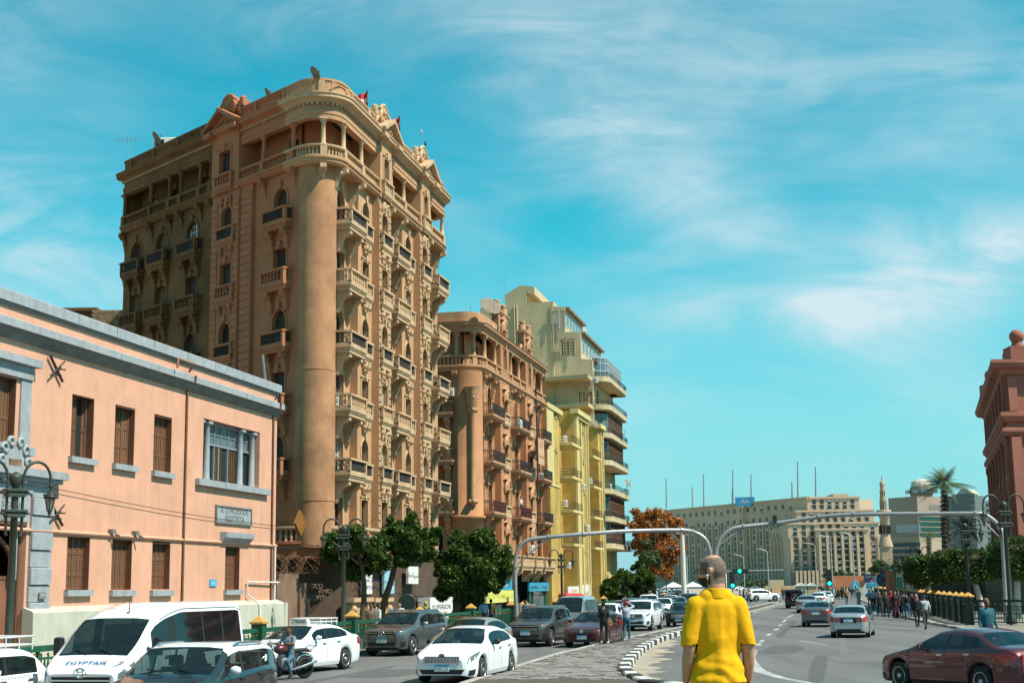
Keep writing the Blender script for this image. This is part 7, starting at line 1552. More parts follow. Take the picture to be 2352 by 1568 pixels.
g1 = poly_px([(1188, 1462, DL), (1184, 1360, DL), (1183, 1300, DL), (1186, 1272, DL), (1198, 1250, DL), (1216, 1239, DL), (1260, 1233, DL), (1340, 1226, DL), (1440, 1219, DL + .5), (1565, 1217, DR - .5), (1598, 1223, DR), (1618, 1236, DR), (1628, 1255, DR), (1632, 1285, DR), (1640, 1452, DR)])
gantry('grey steel arch over the left carriageway ending behind the man in yellow', smoothp(g1), .115, [(g1[2], g1[6])], [(g1[6], g1[7]), (g1[7], g1[8]), (g1[9], g1[8]), (g1[2], g1[1])], (g1[0].x, g1[0].y, .13))
g2 = poly_px([(1652, 1452, DR), (1645, 1285, DR), (1648, 1255, DR), (1658, 1233, DR), (1680, 1215, DR), (1708, 1209, DR), (1790, 1200, DR), (1880, 1187, DR - .5), (1960, 1181, DR - 1), (2100, 1179.5, DR - 2), (2240, 1179, DR - 3), (2262, 1182, DR - 3), (2284, 1196, DR - 3), (2296, 1214, DR - 3), (2303, 1240, DR - 3), (2312, 1450, DR - 3)])
gantry('grey steel arch reaching over the right carriageway to the museum side', smoothp(g2), .12, [(g2[2], g2[5]), (g2[14], g2[10])], [(g2[5], g2[6]), (g2[7], g2[8]), (g2[8], g2[9]), (g2[10], g2[9])], (g2[0].x, g2[0].y, IZ))
p = atdepth(1780, 1198, DR - .2); b = MB(); b.cbox(p.x - .1, p.x + .1, p.y - .12, p.y + .1, p.z - .05, p.z + .4, .02); tag(b.build('traffic_camera', M['black']), 'small black camera mounted on top of the right steel arch', 'camera')
# ------------------------------------------------------------------ railings
def railing(name_label, pts, z0, mat_, cat='railing', H=1.2, post=3.0, fine=True, capm='gold'):
 P_ = [Vector(p[:2]) for p in pts]; root = thing('railing', name_label, cat, (P_[0].x, P_[0].y, z0)); path_ = fillet([tuple(p) for p in P_], [0] * len(P_)); n_ = 0
 caps = MB(); caps.lathe([(.34, 0), (.34, .06), (.26, .1), (.02, .26)], n=4, M=Matrix.Rotation(0, 4, 'Z'), smooth=False); cm = caps.mesh('cap', M[capm]); pb = MB(); pb.box(-.19, .19, -.19, .19, 0, H + .12); pm_ = pb.mesh('post', mat_)
 for i in range(len(P_) - 1):
  d = P_[i + 1] - P_[i]; l = d.length; k = max(1, round(l / post)); az = math.atan2(d.x, d.y)
  for j in range(k + (1 if i == len(P_) - 2 else 0)):
   q = P_[i] + d * j / k; m4 = Matrix.Translation((q.x, q.y, z0)) @ Matrix.Rotation(-az, 4, 'Z'); o = link('post', pm_, root, m4); link('cap', cm, o, m4 @ Matrix.Translation((0, 0, H + .12)))
  for j in range(k):
   a = P_[i] + d * j / k; c = P_[i] + d * (j + 1) / k; st = l / k; m4 = Matrix.Translation((a.x, a.y, z0)) @ Matrix.Rotation(-az, 4, 'Z'); key = ('rail', round(st, 2), mat_.name, fine)
   if key not in BM:
    b = MB(); b.box(-.07, .07, .19, st - .19, H - .16, H - .02)
    for z in (H * .70, H * .42, .12): b.box(-.025, .025, .19, st - .19, z, z + .05)
    n = int(st / .16)
    for t in range(n + 1):
     y = .22 + (st - .44) * t / n; b.box(-.014, .014, y - .014, y + .014, .12, H * .70 + (0 if t % 2 else .1))
     if t % 2 == 0: b.ball((0, y, H * .78 + .02), .04, 5, 4, 1)
     if fine and t < n: yy_ = (st - .44) / n; b.tube([(0, y + yy_ * u, H * .70 - .22 * math.sin(math.pi * u)) for u in np.linspace(0, 1, 5)], .012, 3, 0, False)
    for t in range(int(st / .9)): y = .5 + t * .9; b.box(-.04, .04, y - .04, y + .04, 0, H - .1)
    BM[key] = b.mesh('rail_panel', [mat_, M[capm]])
   link('rail_panel', BM[key], root, m4)
 return root
railing('green iron railing with ochre capped posts along the left pavement', [road(26, -18.5), road(80.5, -18.2)], .13, M['railgreen'], post=9.1, H=1.15)
railing('green iron railing continuing past the shops beyond the kerb gap', [road(84, -18.2), road(150, -17.6)], .13, M['railgreen'], post=9.4, H=1.15, fine=False)
rr = [ground(x, y, .12) for x, y in ((2420, 1436), (2228, 1434), (2200, 1428), (2172, 1420), (2148, 1413), (2125, 1407), (2105, 1401), (2085, 1396), (2066, 1391), (2048, 1386), (2030, 1380), (2012, 1374))]
railing('dark railing with pale pyramid capped posts along the museum pavement', [(p.x, p.y) for p in rr[1:]], .12, M['raildark'], H=1.35, post=3.4, fine=False)
railing('dark railing panel running right from the corner post towards the museum', [(rr[0].x, rr[0].y), (rr[1].x, rr[1].y)], .12, M['raildark'], H=1.35, post=4.6, fine=True)
# ------------------------------------------------------------------ trees
def leaves(name, centers, radii, n, size, m, parent, squash=1, droop=0, shell=.55):
 """n leaf faces spread through clumps of clumps"""
 c = np.array(centers, float); r = np.array(radii, float); w_ = r ** 2; idx = rng.choice(len(c), n, p=w_ / w_.sum()); d = rng.normal(size=(n, 3)); d /= np.linalg.norm(d, axis=1)[:, None]
 tw = rng.normal(size=(len(c) * 14, 3)); tw /= np.linalg.norm(tw, axis=1)[:, None]; tk = idx * 14 + rng.integers(0, 14, n); d = tw[tk] * .8 + d * .5; d /= np.maximum(.6, np.linalg.norm(d, axis=1))[:, None]
 rad = r[idx] * (shell + (1.08 - shell) * rng.random(n)); p = c[idx] + d * rad[:, None] * np.array([1, 1, squash])
 a = rng.normal(size=(n, 3)) + d * .5; a[:, 2] += -droop; a /= np.linalg.norm(a, axis=1)[:, None]; b_ = np.cross(a, rng.normal(size=(n, 3))); b_ /= np.linalg.norm(b_, axis=1)[:, None]
 s = size * (.6 + .8 * rng.random(n))[:, None]; v = np.stack([p - a * s, p + b_ * s * .42 - a * s * .1, p + a * s, p - b_ * s * .42 + a * s * .1], 1).reshape(-1, 3).astype('f4')
 me = bpy.data.meshes.new(name); me.vertices.add(4 * n); me.vertices.foreach_set('co', v.ravel()); me.loops.add(4 * n); me.loops.foreach_set('vertex_index', np.arange(4 * n, dtype='i4')); me.polygons.add(n); me.polygons.foreach_set('loop_start', np.arange(0, 4 * n, 4, dtype='i4')); me.polygons.foreach_set('loop_total', np.full(n, 4, 'i4'))
 me.update(); at = me.attributes.new('rnd', 'FLOAT', 'FACE'); tint_ = rng.random(len(c)); at.data.foreach_set('value', np.clip(rng.random(n) * .65 + tint_[idx] * .35, 0, 1).astype('f4')); me.materials.append(m)
 return stuff(link(name, me, parent))
def limb(b, p, q, r0, r1, wob=.15):
 p, q = Vector(p), Vector(q); L_ = (q - p).length; pts = [p.lerp(q, t) + Vector((random.uniform(-1, 1), random.uniform(-1, 1), random.uniform(-.5, .5))) * wob * L_ * .25 * math.sin(math.pi * t) for t in (0, .25, .5, .75, 1)]; b.tube(pts, [r0 + (r1 - r0) * t for t in (0, .25, .5, .75, 1)], 8)
def tree(label, base, top, blobs, n, size, m, trunk_r=.2, bark='bark', cat='tree', name='tree', squash=.9, group=None, shell=.5, droop=.3):
 """blobs: (x,y,z,r) in world; branches run from the trunk top into each blob"""
 root = thing(name, label, cat, base, 0, group); b = MB(); limb(b, base, top, trunk_r, trunk_r * .7)
 for x, y, z, r in blobs: limb(b, top, (x, y, z), trunk_r * .55, .03)
 for x, y, z, r in blobs[::2]:
  for k in range(3): limb(b, (x, y, z - r * .2), (x + random.uniform(-1, 1) * r, y + random.uniform(-1, 1) * r, z + random.uniform(0, 1) * r), .045, .01)
 link('trunk', b.mesh('trunk', M[bark]), root)
 sub = []
 for x, y, z, r in blobs:
  for k in range(12):
   d = Vector((random.gauss(0, 1), random.gauss(0, 1), random.gauss(0, 1) * .9)).normalized() * r * random.uniform(.4, .85); sub.append((x + d.x, y + d.y, z + d.z, r * random.uniform(.3, .48)))
 leaves('crown', [s[:3] for s in sub], [s[3] for s in sub], n, size, m, root, squash, droop, shell); return root
def blobs_px(l, D, dj=1.2): out = []; [out.append((*(lambda p: (p.x, p.y + random.uniform(-dj, dj), p.z))(atdepth(x, y, D)), r * D / FPX)) for x, y, r in l]; return out
bx_ = lambda x, y, D, z=.13: tuple(atdepth(x, y, D)[:2]) + (z,)
tree('leafy street tree behind the first double lamp post', bx_(835, 1400, 70), atdepth(832, 1300, 70), blobs_px([(775, 1255, 38), (815, 1240, 34), (850, 1260, 36), (872, 1285, 26), (800, 1290, 38), (845, 1300, 30), (790, 1225, 20), (762, 1240, 18), (815, 1322, 18), (870, 1245, 18)], 70), 34000, .12, M['leaf'], .16)
tree('street tree with leaning bare trunk between lamp post and round bush like tree', bx_(868, 1425, 74), atdepth(908, 1290, 74), blobs_px([(905, 1215, 30), (935, 1205, 28), (962, 1225, 28), (930, 1240, 34), (985, 1240, 22), (905, 1255, 24), (955, 1265, 24), (1000, 1218, 14), (925, 1290, 20), (985, 1275, 20)], 74), 30000, .12, M['leaf'], .2)
tree('broad dark green street tree in front of the terracotta house', bx_(1030, 1400, 76), atdepth(1072, 1330, 76), blobs_px([(1060, 1260, 38), (1105, 1245, 34), (1030, 1290, 34), (1090, 1290, 46), (1140, 1275, 34), (1155, 1305, 26), (1040, 1330, 38), (1095, 1340, 42), (1070, 1365, 34), (1128, 1330, 30), (1020, 1355, 26), (1120, 1225, 14), (1050, 1225, 14), (1010, 1310, 18), (1062, 1390, 20)], 76), 52000, .13, M['leaf'], .24)
tree('round green street tree at the end of the shop row', bx_(1435, 1395, 120), atdepth(1435, 1365, 120), blobs_px([(1410, 1340, 22), (1432, 1330, 24), (1400, 1360, 22), (1430, 1362, 26), (1390, 1350, 14)], 120), 16000, .15, M['leaf'], .2)
tree('round green street tree beside the rust leaved tree', bx_(1478, 1390, 128), atdepth(1478, 1360, 128), blobs_px([(1465, 1318, 22), (1484, 1330, 20), (1450, 1335, 20), (1472, 1350, 26), (1490, 1355, 14), (1460, 1300, 12)], 128), 16000, .15, M['leaf'], .2)
tree('tall rust leaved tree at the street end', bx_(1505, 1380, 170), atdepth(1500, 1290, 170), blobs_px([(1470, 1190, 26), (1500, 1180, 26), (1530, 1190, 24), (1465, 1225, 28), (1500, 1220, 34), (1540, 1225, 28), (1555, 1255, 26), (1510, 1260, 34), (1470, 1255, 24), (1540, 1285, 26), (1505, 1300, 24), (1530, 1320, 16), (1560, 1200, 14), (1455, 1205, 14), (1562, 1225, 12)], 170, 2), 11500, .19, M['leafor'], .3, shell=.35)
tree('green tree growing against the rust leaved tree', bx_(1490, 1380, 160), atdepth(1490, 1310, 160), blobs_px([(1482, 1250, 14), (1495, 1275, 20), (1480, 1285, 18), (1508, 1292, 16)], 160), 3500, .18, M['leaffar'], .15)
# clipped box-shaped trees by the museum railing
def clipped(label, x0, x1, y0, y1, D, tx, ty, lean, dep=3.2):
 a, c = atdepth(x0, y0, D), atdepth(x1, y1, D); root = thing('clipped_tree', label, 'tree', bx_(tx, ty, D, .12), 0, None); b = MB(); z0 = c.z
 b.tube([bx_(tx, ty, D, .12), atdepth(tx + lean * .5, (ty + y1) / 2, D), atdepth(tx + lean, y1 - 6, D)], [.24, .2, .17], 9); limb(b, atdepth(tx + lean, y1 - 4, D), atdepth((x0 + x1) / 2, (y0 + y1) / 2, D), .16, .05); link('trunk', b.mesh('trunk', M['lime']), root)
 w_, h = c.x - a.x, a.z - c.z; n = 330; cs = []
 for k in range(n):
  p = [random.uniform(-.5, .5) for _ in range(3)]; ax = random.choice((0, 0, 1, 1, 2)); p[ax] = math.copysign(.5, p[ax]); f = 1 - .16 * (abs(p[0] * 2) ** 3 * abs(p[2] * 2) ** 3); cs.append((a.x + w_ * (.5 + p[0] * f), a.y + dep * p[1] * f, c.z + h * (.5 + p[2] * f)))
 leaves('crown', cs, [.34] * n, 26000, .085, M['leafdk'], root, 1, 0, .1)
 b = MB(); b.cbox(a.x + .25, c.x - .25, a.y - dep / 2 + .3, a.y + dep / 2 - .3, c.z + .25, a.z - .25, .3); link('inner_twigs', b.mesh('inner_twigs', M['bark']), root)
clipped('clipped box shaped tree left of the museum lamp post', 2092, 2150, 1282, 1336, 105, 2135, 1392, -4)
clipped('wide clipped box shaped tree with pale leaning trunk', 2152, 2286, 1268, 1330, 98, 2262, 1412, -26)
clipped('clipped box shaped tree at the right picture edge', 2290, 2410, 1242, 1322, 90, 2338, 1432, -2)
# palms
def palm(label, px, ybase, ytop, D, r, fr=34, trunk=.35, fan=False):
 b0 = bx_(px, ybase, D, 0); t = atdepth(px - 2, ytop, D); root = thing('palm_tree', label, 'palm tree', b0); b = MB(); n = 26
 for i in range(n):
  f = i / n; p = Vector(b0).lerp(t, f); q = Vector(b0).lerp(t, (i + 1) / n); rr_ = trunk * (1.05 - .25 * f); b.tube([p, p.lerp(q, .85)], [rr_ * .86, rr_ * 1.06], 10)
  if f > .55:
   for k in range(7): a = k * .9 + i; b.tube([p + Vector((math.cos(a) * rr_, math.sin(a) * rr_, 0)), p + Vector((math.cos(a) * rr_ * 1.5, math.sin(a) * rr_ * 1.5, rr_ * .6))], [.07, .03], 4)
 link('trunk', b.mesh('trunk', M['bark']), root); V, F, AT = [], [], []
 for k in range(fr):
  az = random.uniform(0, 6.283); el = random.uniform(-.25, 1.45); L_ = r * random.uniform(.8, 1.1); d = Vector((math.cos(az), math.sin(az), 0)); pts = []; hh = math.cos(el)
  for i in range(12): f = i / 11; pts.append(t + d * L_ * f * (hh + .25 * f) + Vector((0, 0, L_ * (math.sin(el) * f - .55 * f * f * (1.1 - .5 * math.sin(el))))))
  for i in range(1, 12):
   u = (pts[i] - pts[i - 1]); sd_ = u.cross(Vector((0, 0, 1))).normalized(); f = i / 11; ll = L_ * .24 * math.sin(math.pi * min(1, f * .85 + .12)) * (.2 if i < 3 else 1)
   for h_ in (0, .33, .66):
    q = pts[i - 1] + u * h_
    for sg in (-1, 1):
     e = q + sd_ * sg * ll + u * .9 + Vector((0, 0, -ll * .35)); bN = len(V); V += [tuple(q - u * .09), tuple(q + u * .12), tuple(e)]; F.append((bN, bN + 1, bN + 2)); AT.append(min(1, max(0, .5 + random.gauss(0, .2) + .3 * math.sin(el))))
 me = bpy.data.meshes.new('fronds'); me.from_pydata(V, [], F); at = me.attributes.new('rnd', 'FLOAT', 'FACE'); at.data.foreach_set('value', np.array(AT, 'f4')); me.materials.append(M['leafpalm']); stuff(link('fronds', me, root))
palm('tall date palm in front of the domed building', 2171, 1350, 1112, 150, 2.9, 50, .42); palm('low bushy palm behind the clipped trees', 2222, 1350, 1212, 130, 1.9, 40, .25); palm('small palm left of the tall date palm', 2135, 1350, 1232, 190, 1.6, 26, .3)
for (px, y, r, D, lb) in ((2015, 1302, 18, 330, 'dusty green tree below the minaret'), (2055, 1300, 14, 300, 'dusty green tree right of the minaret foot')): tree(lb, bx_(px, 1345, D, 0), atdepth(px, y + 12, D), blobs_px([(px, y, r), (px - 14, y + 8, r * .7), (px + 14, y + 6, r * .8)], D, 2), 2500, .3, M['leaffar'], .3)
for i, (px, y, r, D) in enumerate(((1905, 1318, 9, 560), (1930, 1316, 11, 560), (1955, 1320, 9, 560), (1750, 1335, 10, 520), (1715, 1338, 9, 520), (1470, 1345, 12, 400))): tree('far dusty tree in the square before the office block', bx_(px, 1350, D, 0), atdepth(px, y + 5, D), blobs_px([(px, y, r), (px - 9, y + 4, r * .7), (px + 9, y + 3, r * .7)], D, 2), 900, .5, M['leaffar'], .3, group='far trees in the square')
# dark iron fence and hedge bank in front of the museum
a, c = atdepth(2100, 1372, 128), atdepth(2400, 1395, 100); b = MB(); d = (c - a); n = 120
for k in range(n): p = a + d * (k / n); b.box(p.x - .04, p.x + .04, p.y - .04, p.y + .04, 0, 3.1); b.lathe([(.05, 3.1), (.001, 3.35)], (p.x, p.y, 0), 4)
fo_ = thing('museum_fence', 'tall dark iron fence behind the clipped trees', 'fence', (a.x, a.y, 0)); stuff(link('fence_bars', b.mesh('fence_bars', M['raildark']), fo_))
b = MB(); f6 = Frame((a.x, a.y), math.degrees(math.atan2(d.x, d.y))); l = math.hypot(d.x, d.y); b.fr = f6; b.box(0, l, -.03, .03, .5, .6); b.box(0, l, -.03, .03, 2.8, 2.9); b.box(0, l, -.2, .2, 0, .5); link('fence_rail', b.mesh('fence_rail', M['raildark']), fo_)
b = MB(f6); b.box(0, l, 2.0, 3.2, 0, 2.6) if f6.n.y > 0 else b.box(0, l, -3.2, -2.0, 0, 2.6); he = thing('hedge', 'dark hedge wall behind the museum fence', 'hedge', (a.x, a.y, 0)); link('inner_twigs', b.mesh('inner_twigs', M['raildark']), he)
sg_ = 1 if f6.n.y > 0 else -1; cs = [f6(random.uniform(0, l), sg_ * random.uniform(1.9, 2.2), random.uniform(.1, 2.7)) for _ in range(420)]; leaves('foliage', cs, [.45] * 420, 40000, .16, M['leafdk'], he, 1, 0, .1)
# ------------------------------------------------------------------ shop row: signs, doors, awnings, air conditioners, dishes
def board(x0, y0, x1, y1, d, m, label, txts=(), dep=.15, cat='shop sign', name='shop_sign'):
 """a box sign on the street front between two photographed corners; txts: (string, rel x, rel z, size, material)"""
 (a, zt), (c, zb_) = FR.px(x0, y0, d), FR.px(x1, y1, d); b = MB(FR); b.box(min(a, c), max(a, c), d - dep, d, min(zt, zb_), max(zt, zb_)); o = tag(b.build(name, m), label, cat)
 for t_, rx, rz_, sz, tm_ in txts: text(t_, sz, tm_, FR.mat(a + (c - a) * rx, d + .006, zb_ + (zt - zb_) * rz_), o, 'lettering', .004, sx=2.4)
 return o
M['dimletter'] = mat('dim_letters', (.10, .068, .05), .8, .1); M['signblue'] = mat('sign_turquoise', (.03, .28, .42), .5, .1); M['signyel'] = mat('sign_yellow', (.62, .60, .16), .5, .08); M['signteal'] = mat('sign_pale_blue', (.25, .48, .58), .5, .1); M['red'] = mat('red_awning', (.45, .02, .025), .6, .1); M['lime_t'] = mat('sign_green_text', (.30, .42, .02), .5, 0); M['navy'] = mat('navy_text', (.02, .03, .10), .5, 0)
ar1 = '\uFEE5\uFE8D\uFEAE\uFEF4\uFEC4\uFEE0\uFEDF \uFEAE\uFEBC\uFEE3'
board(835, 1318, 855, 1363, -.35, M['white'], 'white airline sign with black lettering behind the tree', [(ar1, .5, .72, .3, M['navy']), ('EGYPTAIR', .5, .3, .3, M['navy'])])
board(883, 1310, 906, 1362, -.35, M['signteal'], 'blue airline sign with round white emblem', [('SAUDIA', .5, .2, .22, M['white'])]); board(938, 1300, 961, 1340, -.2, M['white'], 'white sign board hanging above the corner doorway', [('\uFE94\uFEA3\uFE8E\uFEF4\uFEB3', .5, .5, .4, M['navy'])])
board(988, 1372, 1040, 1428, .3, M['white'], 'white currency centre sign beside the broad tree', [('SUPERIOR', .5, .62, .42, M['ink']), ('CENTER', .5, .38, .3, M['red']), ('DUBAI  GULF', .5, .15, .2, M['ink'])], .8)
board(1118, 1356, 1180, 1381, -.1, M['signyel'], 'yellow travel agency sign with green lettering', [('DELTA TOURS', .32, .5, .42, M['lime_t']), ('\uFE94\uFEA3\uFE8E\uFEF4\uFEB4\uFEDF \uFE8E\uFE98\uFEDF\uFEA9', .78, .5, .42, M['lime_t'])])
board(1135, 1326, 1177, 1354, -.2, M['signblue'], 'turquoise sign above the yellow travel sign', [('\uFEA9\uFE8E\uFEF4\uFEB4\uFEDF', .6, .5, .5, M['white'])]); board(1216, 1337, 1261, 1356, 0, M['signblue'], 'bright blue sign over the glass shop door', [('NavyBluee', .25, .45, .34, M['navy']), ('\uFE94\uFED4\uFEF4\uFEC4\uFEE0\uFEDF', .78, .45, .34, M['navy'])])
board(1262, 1340, 1275, 1355, 0, M['tallt'], 'small beige sign next to the bright blue sign', [('\uFEAE\uFEBC\uFEE3', .5, .5, .3, M['brown'])]); board(1305, 1346, 1332, 1372, .1, M['white'], 'white shop sign with gold lettering behind the second lamp', [('DENNY', .5, .6, .4, M['gold'])]); board(1334, 1342, 1358, 1372, .1, M['white'], 'white shop sign with black script near the far trees', [('\uFE94\uFECC\uFEF4\uFE92\uFEC3', .5, .4, .5, M['ink'])])
board(1225, 1358, 1252, 1420, -.3, M['panelit'], 'tall glazed shop window under the bright blue sign', (), .15, 'shop window', 'shop_window');
for x0, x1 in ((1216, 1221), (1252, 1258)): board(x0, 1358, x1, 1420, -.2, M['railgreen'], 'teal pillar %s of the glazed shop window' % ('left' if x0 < 1220 else 'right'), (), .2, 'pillar', 'shop_pillar')
for i, (x0, x1, y0, y1, m_, lb) in enumerate(((1140, 1152, 1388, 1420, 'grey', 'grey shutter under the yellow travel sign'), (1180, 1196, 1386, 1420, 'slat', 'brown shutter between the yellow and blue signs'), (1262, 1275, 1378, 1420, 'tallt', 'beige shop shutter left of the red awning'), (1345, 1365, 1382, 1425, 'dark', 'dark shop opening under the script sign'))): board(x0, y0, x1, y1, -.45, M[m_], lb, (), .1, 'shop shutter', 'shop_shutter')
# red drinks awning
(a, z1), (c, _) = FR.px(1276, 1362, 0), FR.px(1316, 1390, 0); b = MB(FR); pr = [(0, 3.9), (.9, 3.85), (1.7, 3.3), (2.1, 2.5), (2.1, 2.2), (2.0, 2.2), (1.6, 3.2), (.8, 3.7), (0, 3.75)]; zo = FR.px(1296, 1362, 0)[1]; b.prism([(d, z - 3.9 + zo) for d, z in pr], a, c, axis='x'); aw = tag(b.build('awning', M['red']), 'red rounded shop awning behind the second lamp post', 'awning'); text('Coca-Cola', .4, M['white'], FR.mat((a + c) / 2, 2.11, zo - 1.5), aw, 'lettering', .003, sx=2)
# stone door cases under the tall house and the dark gate yard
for (x0, x1) in ((796, 838), (846, 885)):
 (a, zt), (c, _) = FR.px(x0, 1378, -.5), FR.px(x1, 1378, -.5); b = MB(FR); b.box(a, a + .5, -.62, -.15, 0, zt - .1); b.box(c - .5, c, -.62, -.15, 0, zt - .1); b.box(a - .15, c + .15, -.62, -.02, zt - .1, zt + .12); b.box(a + .5, c - .5, -.62, -.25, zt - .75, zt - .1)
 for sg in (a + .25, c - .25): b.ball((sg, -.15, zt - .5), .2, 8, 6)
 link('door_case', b.mesh('door_case', M['tallt']), tall); b = MB(FR); b.box(a + .5, c - .5, -.62, -.55, 0, zt - .76); link('door', b.mesh('door', M['signteal'] if x0 < 800 else M['dark']), tall)
for t_, x, y in (('GOLD', 722, 1346), ('AND', 748, 1358), ('SILVER', 729, 1372)): s_, z_ = FR.px(x, y, -.55); text(t_, .36, M['dimletter'], FR.mat(s_, -.58, z_), tall, 'lettering', .03, sx=2.6)
s0_, z0_ = FR.px(690, 1381, -.55); s1_, _ = FR.px(706, 1381, -.55); b = MB(FR); b.box(s0_, s0_ + .3, -.6, -.4, 0, z0_); b.box(s1_ - .3, s1_, -.6, -.4, 0, z0_); b.box(s0_, s1_, -.6, -.4, z0_, z0_ + .15); link('door_frame', b.mesh('door_frame', mat('pink_frame', (.35, .10, .10), .6, .1)), tall)
b = MB(); pts_ = [FR(62.3 + k * .12, random.uniform(-1.6, -.3), 0) for k in range(1)]
gy = thing('gate_wall', 'rough brown gate wall with leaning panel beside the pink house', 'wall', FR(64, -.4, 0)); M['gatew'] = mat('rough_brown_wall', (.20, .12, .08), .95, .25, 1.2, .4, 15)
for (x0, x1, y0) in ((636, 648, 1330), (648, 694, 1316), (690, 706, 1338)): (a, zt), (c, _) = FR.px(x0, y0, -.2), FR.px(x1, y0, -.2); b = MB(FR); b.box(a, c, -.7, -.2 - (.15 if x0 == 648 else 0), 0, zt); link('wall_panel', b.mesh('wall_panel', M['gatew']), gy)
b = MB(FR); random.seed(5)
for k in range(16):
 s_ = 62.6 + k * .33; z_ = FR.px(660, 1295, -.3)[1]; b.tube([(s_ + .55 * math.cos(t) + .25 * t / 6.28, -.4 + .35 * math.sin(t * 1.3 + k), z_ + .42 * math.sin(t)) for t in np.linspace(0, 6.28, 15)], .012, 3, 0, False)
tag(b.build('barbed_wire', M['slat']), 'coiled barbed wire over the rough gate wall', 'barbed wire')
s_, z_ = FR.px(690, 1203, -1.35); b = MB(FR); b.prism([(s_ - .8, z_), (s_, z_ - .6), (s_ + .8, z_ + .05), (s_ - .1, z_ + .7)], -1.42, -1.3); tag(b.build('ochre_board', mat('ochre_panel', (.22, .085, .012), .7, .2)), 'ochre panel leaning behind the balustrade of the corner terrace', 'panel')
# air conditioners
ab = MB(); ab.cbox(-.45, .45, 0, .32, 0, .6, .03); ab.lathe([(.23, 0), (.23, .02), (.19, .025), (.05, .02)], (-.12, .33, .3), 16, M=Matrix.Rotation(-math.pi / 2, 4, 'X'), mi=1); acm = ab.mesh('air_conditioner', [M['white'], M['grey']])
def ac(fr, s_, d, z, label): o = link('air_conditioner', acm, None, fr.mat(s_, d, z)); tag(o, label, 'air conditioner', 'air conditioners on the house fronts')
for (fr, s_, d, z, lb) in ((F4, .7, .28, 25.0, 'air conditioner on the cream side wall by the top curved balcony'), (FR, 137.5, -.6, 16.4, 'air conditioner on the topmost yellow balcony'), (FR, 136, -.4, 10.0, 'air conditioner on the middle yellow balcony'), (FR, 151.5, -.5, 13.2, 'air conditioner on the right yellow balcony'), (FR, 144, .02, 12.1, 'air conditioner halfway up the yellow tower'), (FR, 112.4, .3, 15.2, 'air conditioner on the terracotta balcony of the second bay'), (FR, 122.5, -.0, 11.6, 'air conditioner by the last terracotta balcony'), (F2, 2.4, .05, 16.4, 'air conditioner round the corner of the terracotta house'), (FR, 116.5, .3, 5.2, 'air conditioner above the terracotta shop fronts'), (FR, 137, -.4, 4.1, 'air conditioner low on the yellow house by the lamp'), (FR, 145.5, .1, 8.0, 'air conditioner low on the yellow tower'), (FR, 159.5, .4, 13.1, 'air conditioner on the green railed curved balcony')): ac(fr, s_, d, z, lb)
# satellite dishes and aerials
def dish(p, r, az, label, el=35, m='concrete', post=.6):
 b = MB(); Mr = Matrix.Rotation(-R(az), 4, 'Z') @ Matrix.Rotation(-R(90 - el), 4, 'X'); b.lathe([(.02, 0), (r * .4, .03 * r), (r * .75, .11 * r), (r, .2 * r), (r * .98, .22 * r), (r * .7, .14 * r), (.02, .04 * r)], p, 20, M=Mr); t = Vector(p) + (Mr.to_3x3() @ Vector((0, 0, r * .95))); e = Vector(p) + (Mr.to_3x3() @ Vector((0, r * .9, r * .2))); b.tube([e, t], .02, 5); b.ball(t, .06, 6, 5); b.tube([(p[0], p[1], p[2] - post), p], .04, 6); tag(b.build('satellite_dish', M[m]), label, 'satellite dish', 'satellite dishes on the roofs')
def dpx(x, y, D): p = atdepth(x, y, D); return (p.x, p.y, p.z)
for (x, y, D, r, az, lb) in ((1125, 706, 104, .85, 150, 'big grey dish on the terracotta roof behind its crest'), (357, 318, 88, .45, 60, 'dish seen edge on above the left parapet of the tall house'), (721, 170, 73, .42, 62, 'dish above the rounded corner parapet'), (613, 214, 78, .3, 65, 'small white dish on the left parapet of the tall house'), (1364, 972, 150, .6, 130, 'dish on the yellow roof nearest the cream wall'), (1440, 1110, 158, .5, 120, 'dish sticking out at the right side of the cream block'), (1438, 1128, 158, .35, 120, 'smaller dish below the sticking out dish of the cream block'), (1205, 962, 126, .4, 70, 'dish at the edge of the yellow roof'), (1428, 995, 168, .5, 100, 'dish beside a high curved balcony'), (1020, 1040, 92, .5, 60, 'dish on the right end of the tall house'), (1022, 1160, 92, .6, 60, 'large dish low on the right end of the tall house'), (1235, 1000, 135, .4, 60, 'small dish over the top yellow balcony')): dish(dpx(x, y, D), r, az, lb)
def aerial(px, y0, y1, D, label, n=5):
 a, c = atdepth(px, y1, D), atdepth(px, y0, D); b = MB(); b.tube([a, c], .022, 5); h = c.z - a.z
 if n: b.tube([c + Vector((-.7, 0, -.1)), c + Vector((.5, .2, .0))], .014, 4)
 for k in range(n): q = c + Vector((-.65 + .27 * k, .05 * k, -.09 + .02 * k)); b.tube([q + Vector((.12, -.4, .05)), q + Vector((-.12, .4, -.05))], .01, 4)
 tag(b.build('aerial', M['grey']), label, 'aerial')
aerial(294, 318, 362, 88, 'branching television aerial on the left roof corner of the tall house', 6); aerial(1010, 355, 415, 93, 'plain mast on the right end of the tall roof', 0); aerial(1158, 620, 690, 150, 'thin mast on the highest cream roof', 0); aerial(1081, 700, 716, 103, 'short post on the terracotta parapet corner', 0); aerial(577, 215, 238, 80, 'short post beside the left crest of the tall house', 0)
tank = thing('rooftop_unit', 'box shaped unit on the left roof of the tall house', 'roof unit', dpx(384, 322, 90)); b = MB(); p = atdepth(384, 325, 90); b.cbox(p.x - .8, p.x + .8, p.y - .4, p.y + .4, p.z - .6, p.z + .15, .04); link('casing', b.mesh('casing', M['white']), tank); b = MB(); b.box(p.x - .7, p.x - .1, p.y - .43, p.y - .39, p.z - .45, p.z + .0); link('vent', b.mesh('vent', M['dark']), tank)
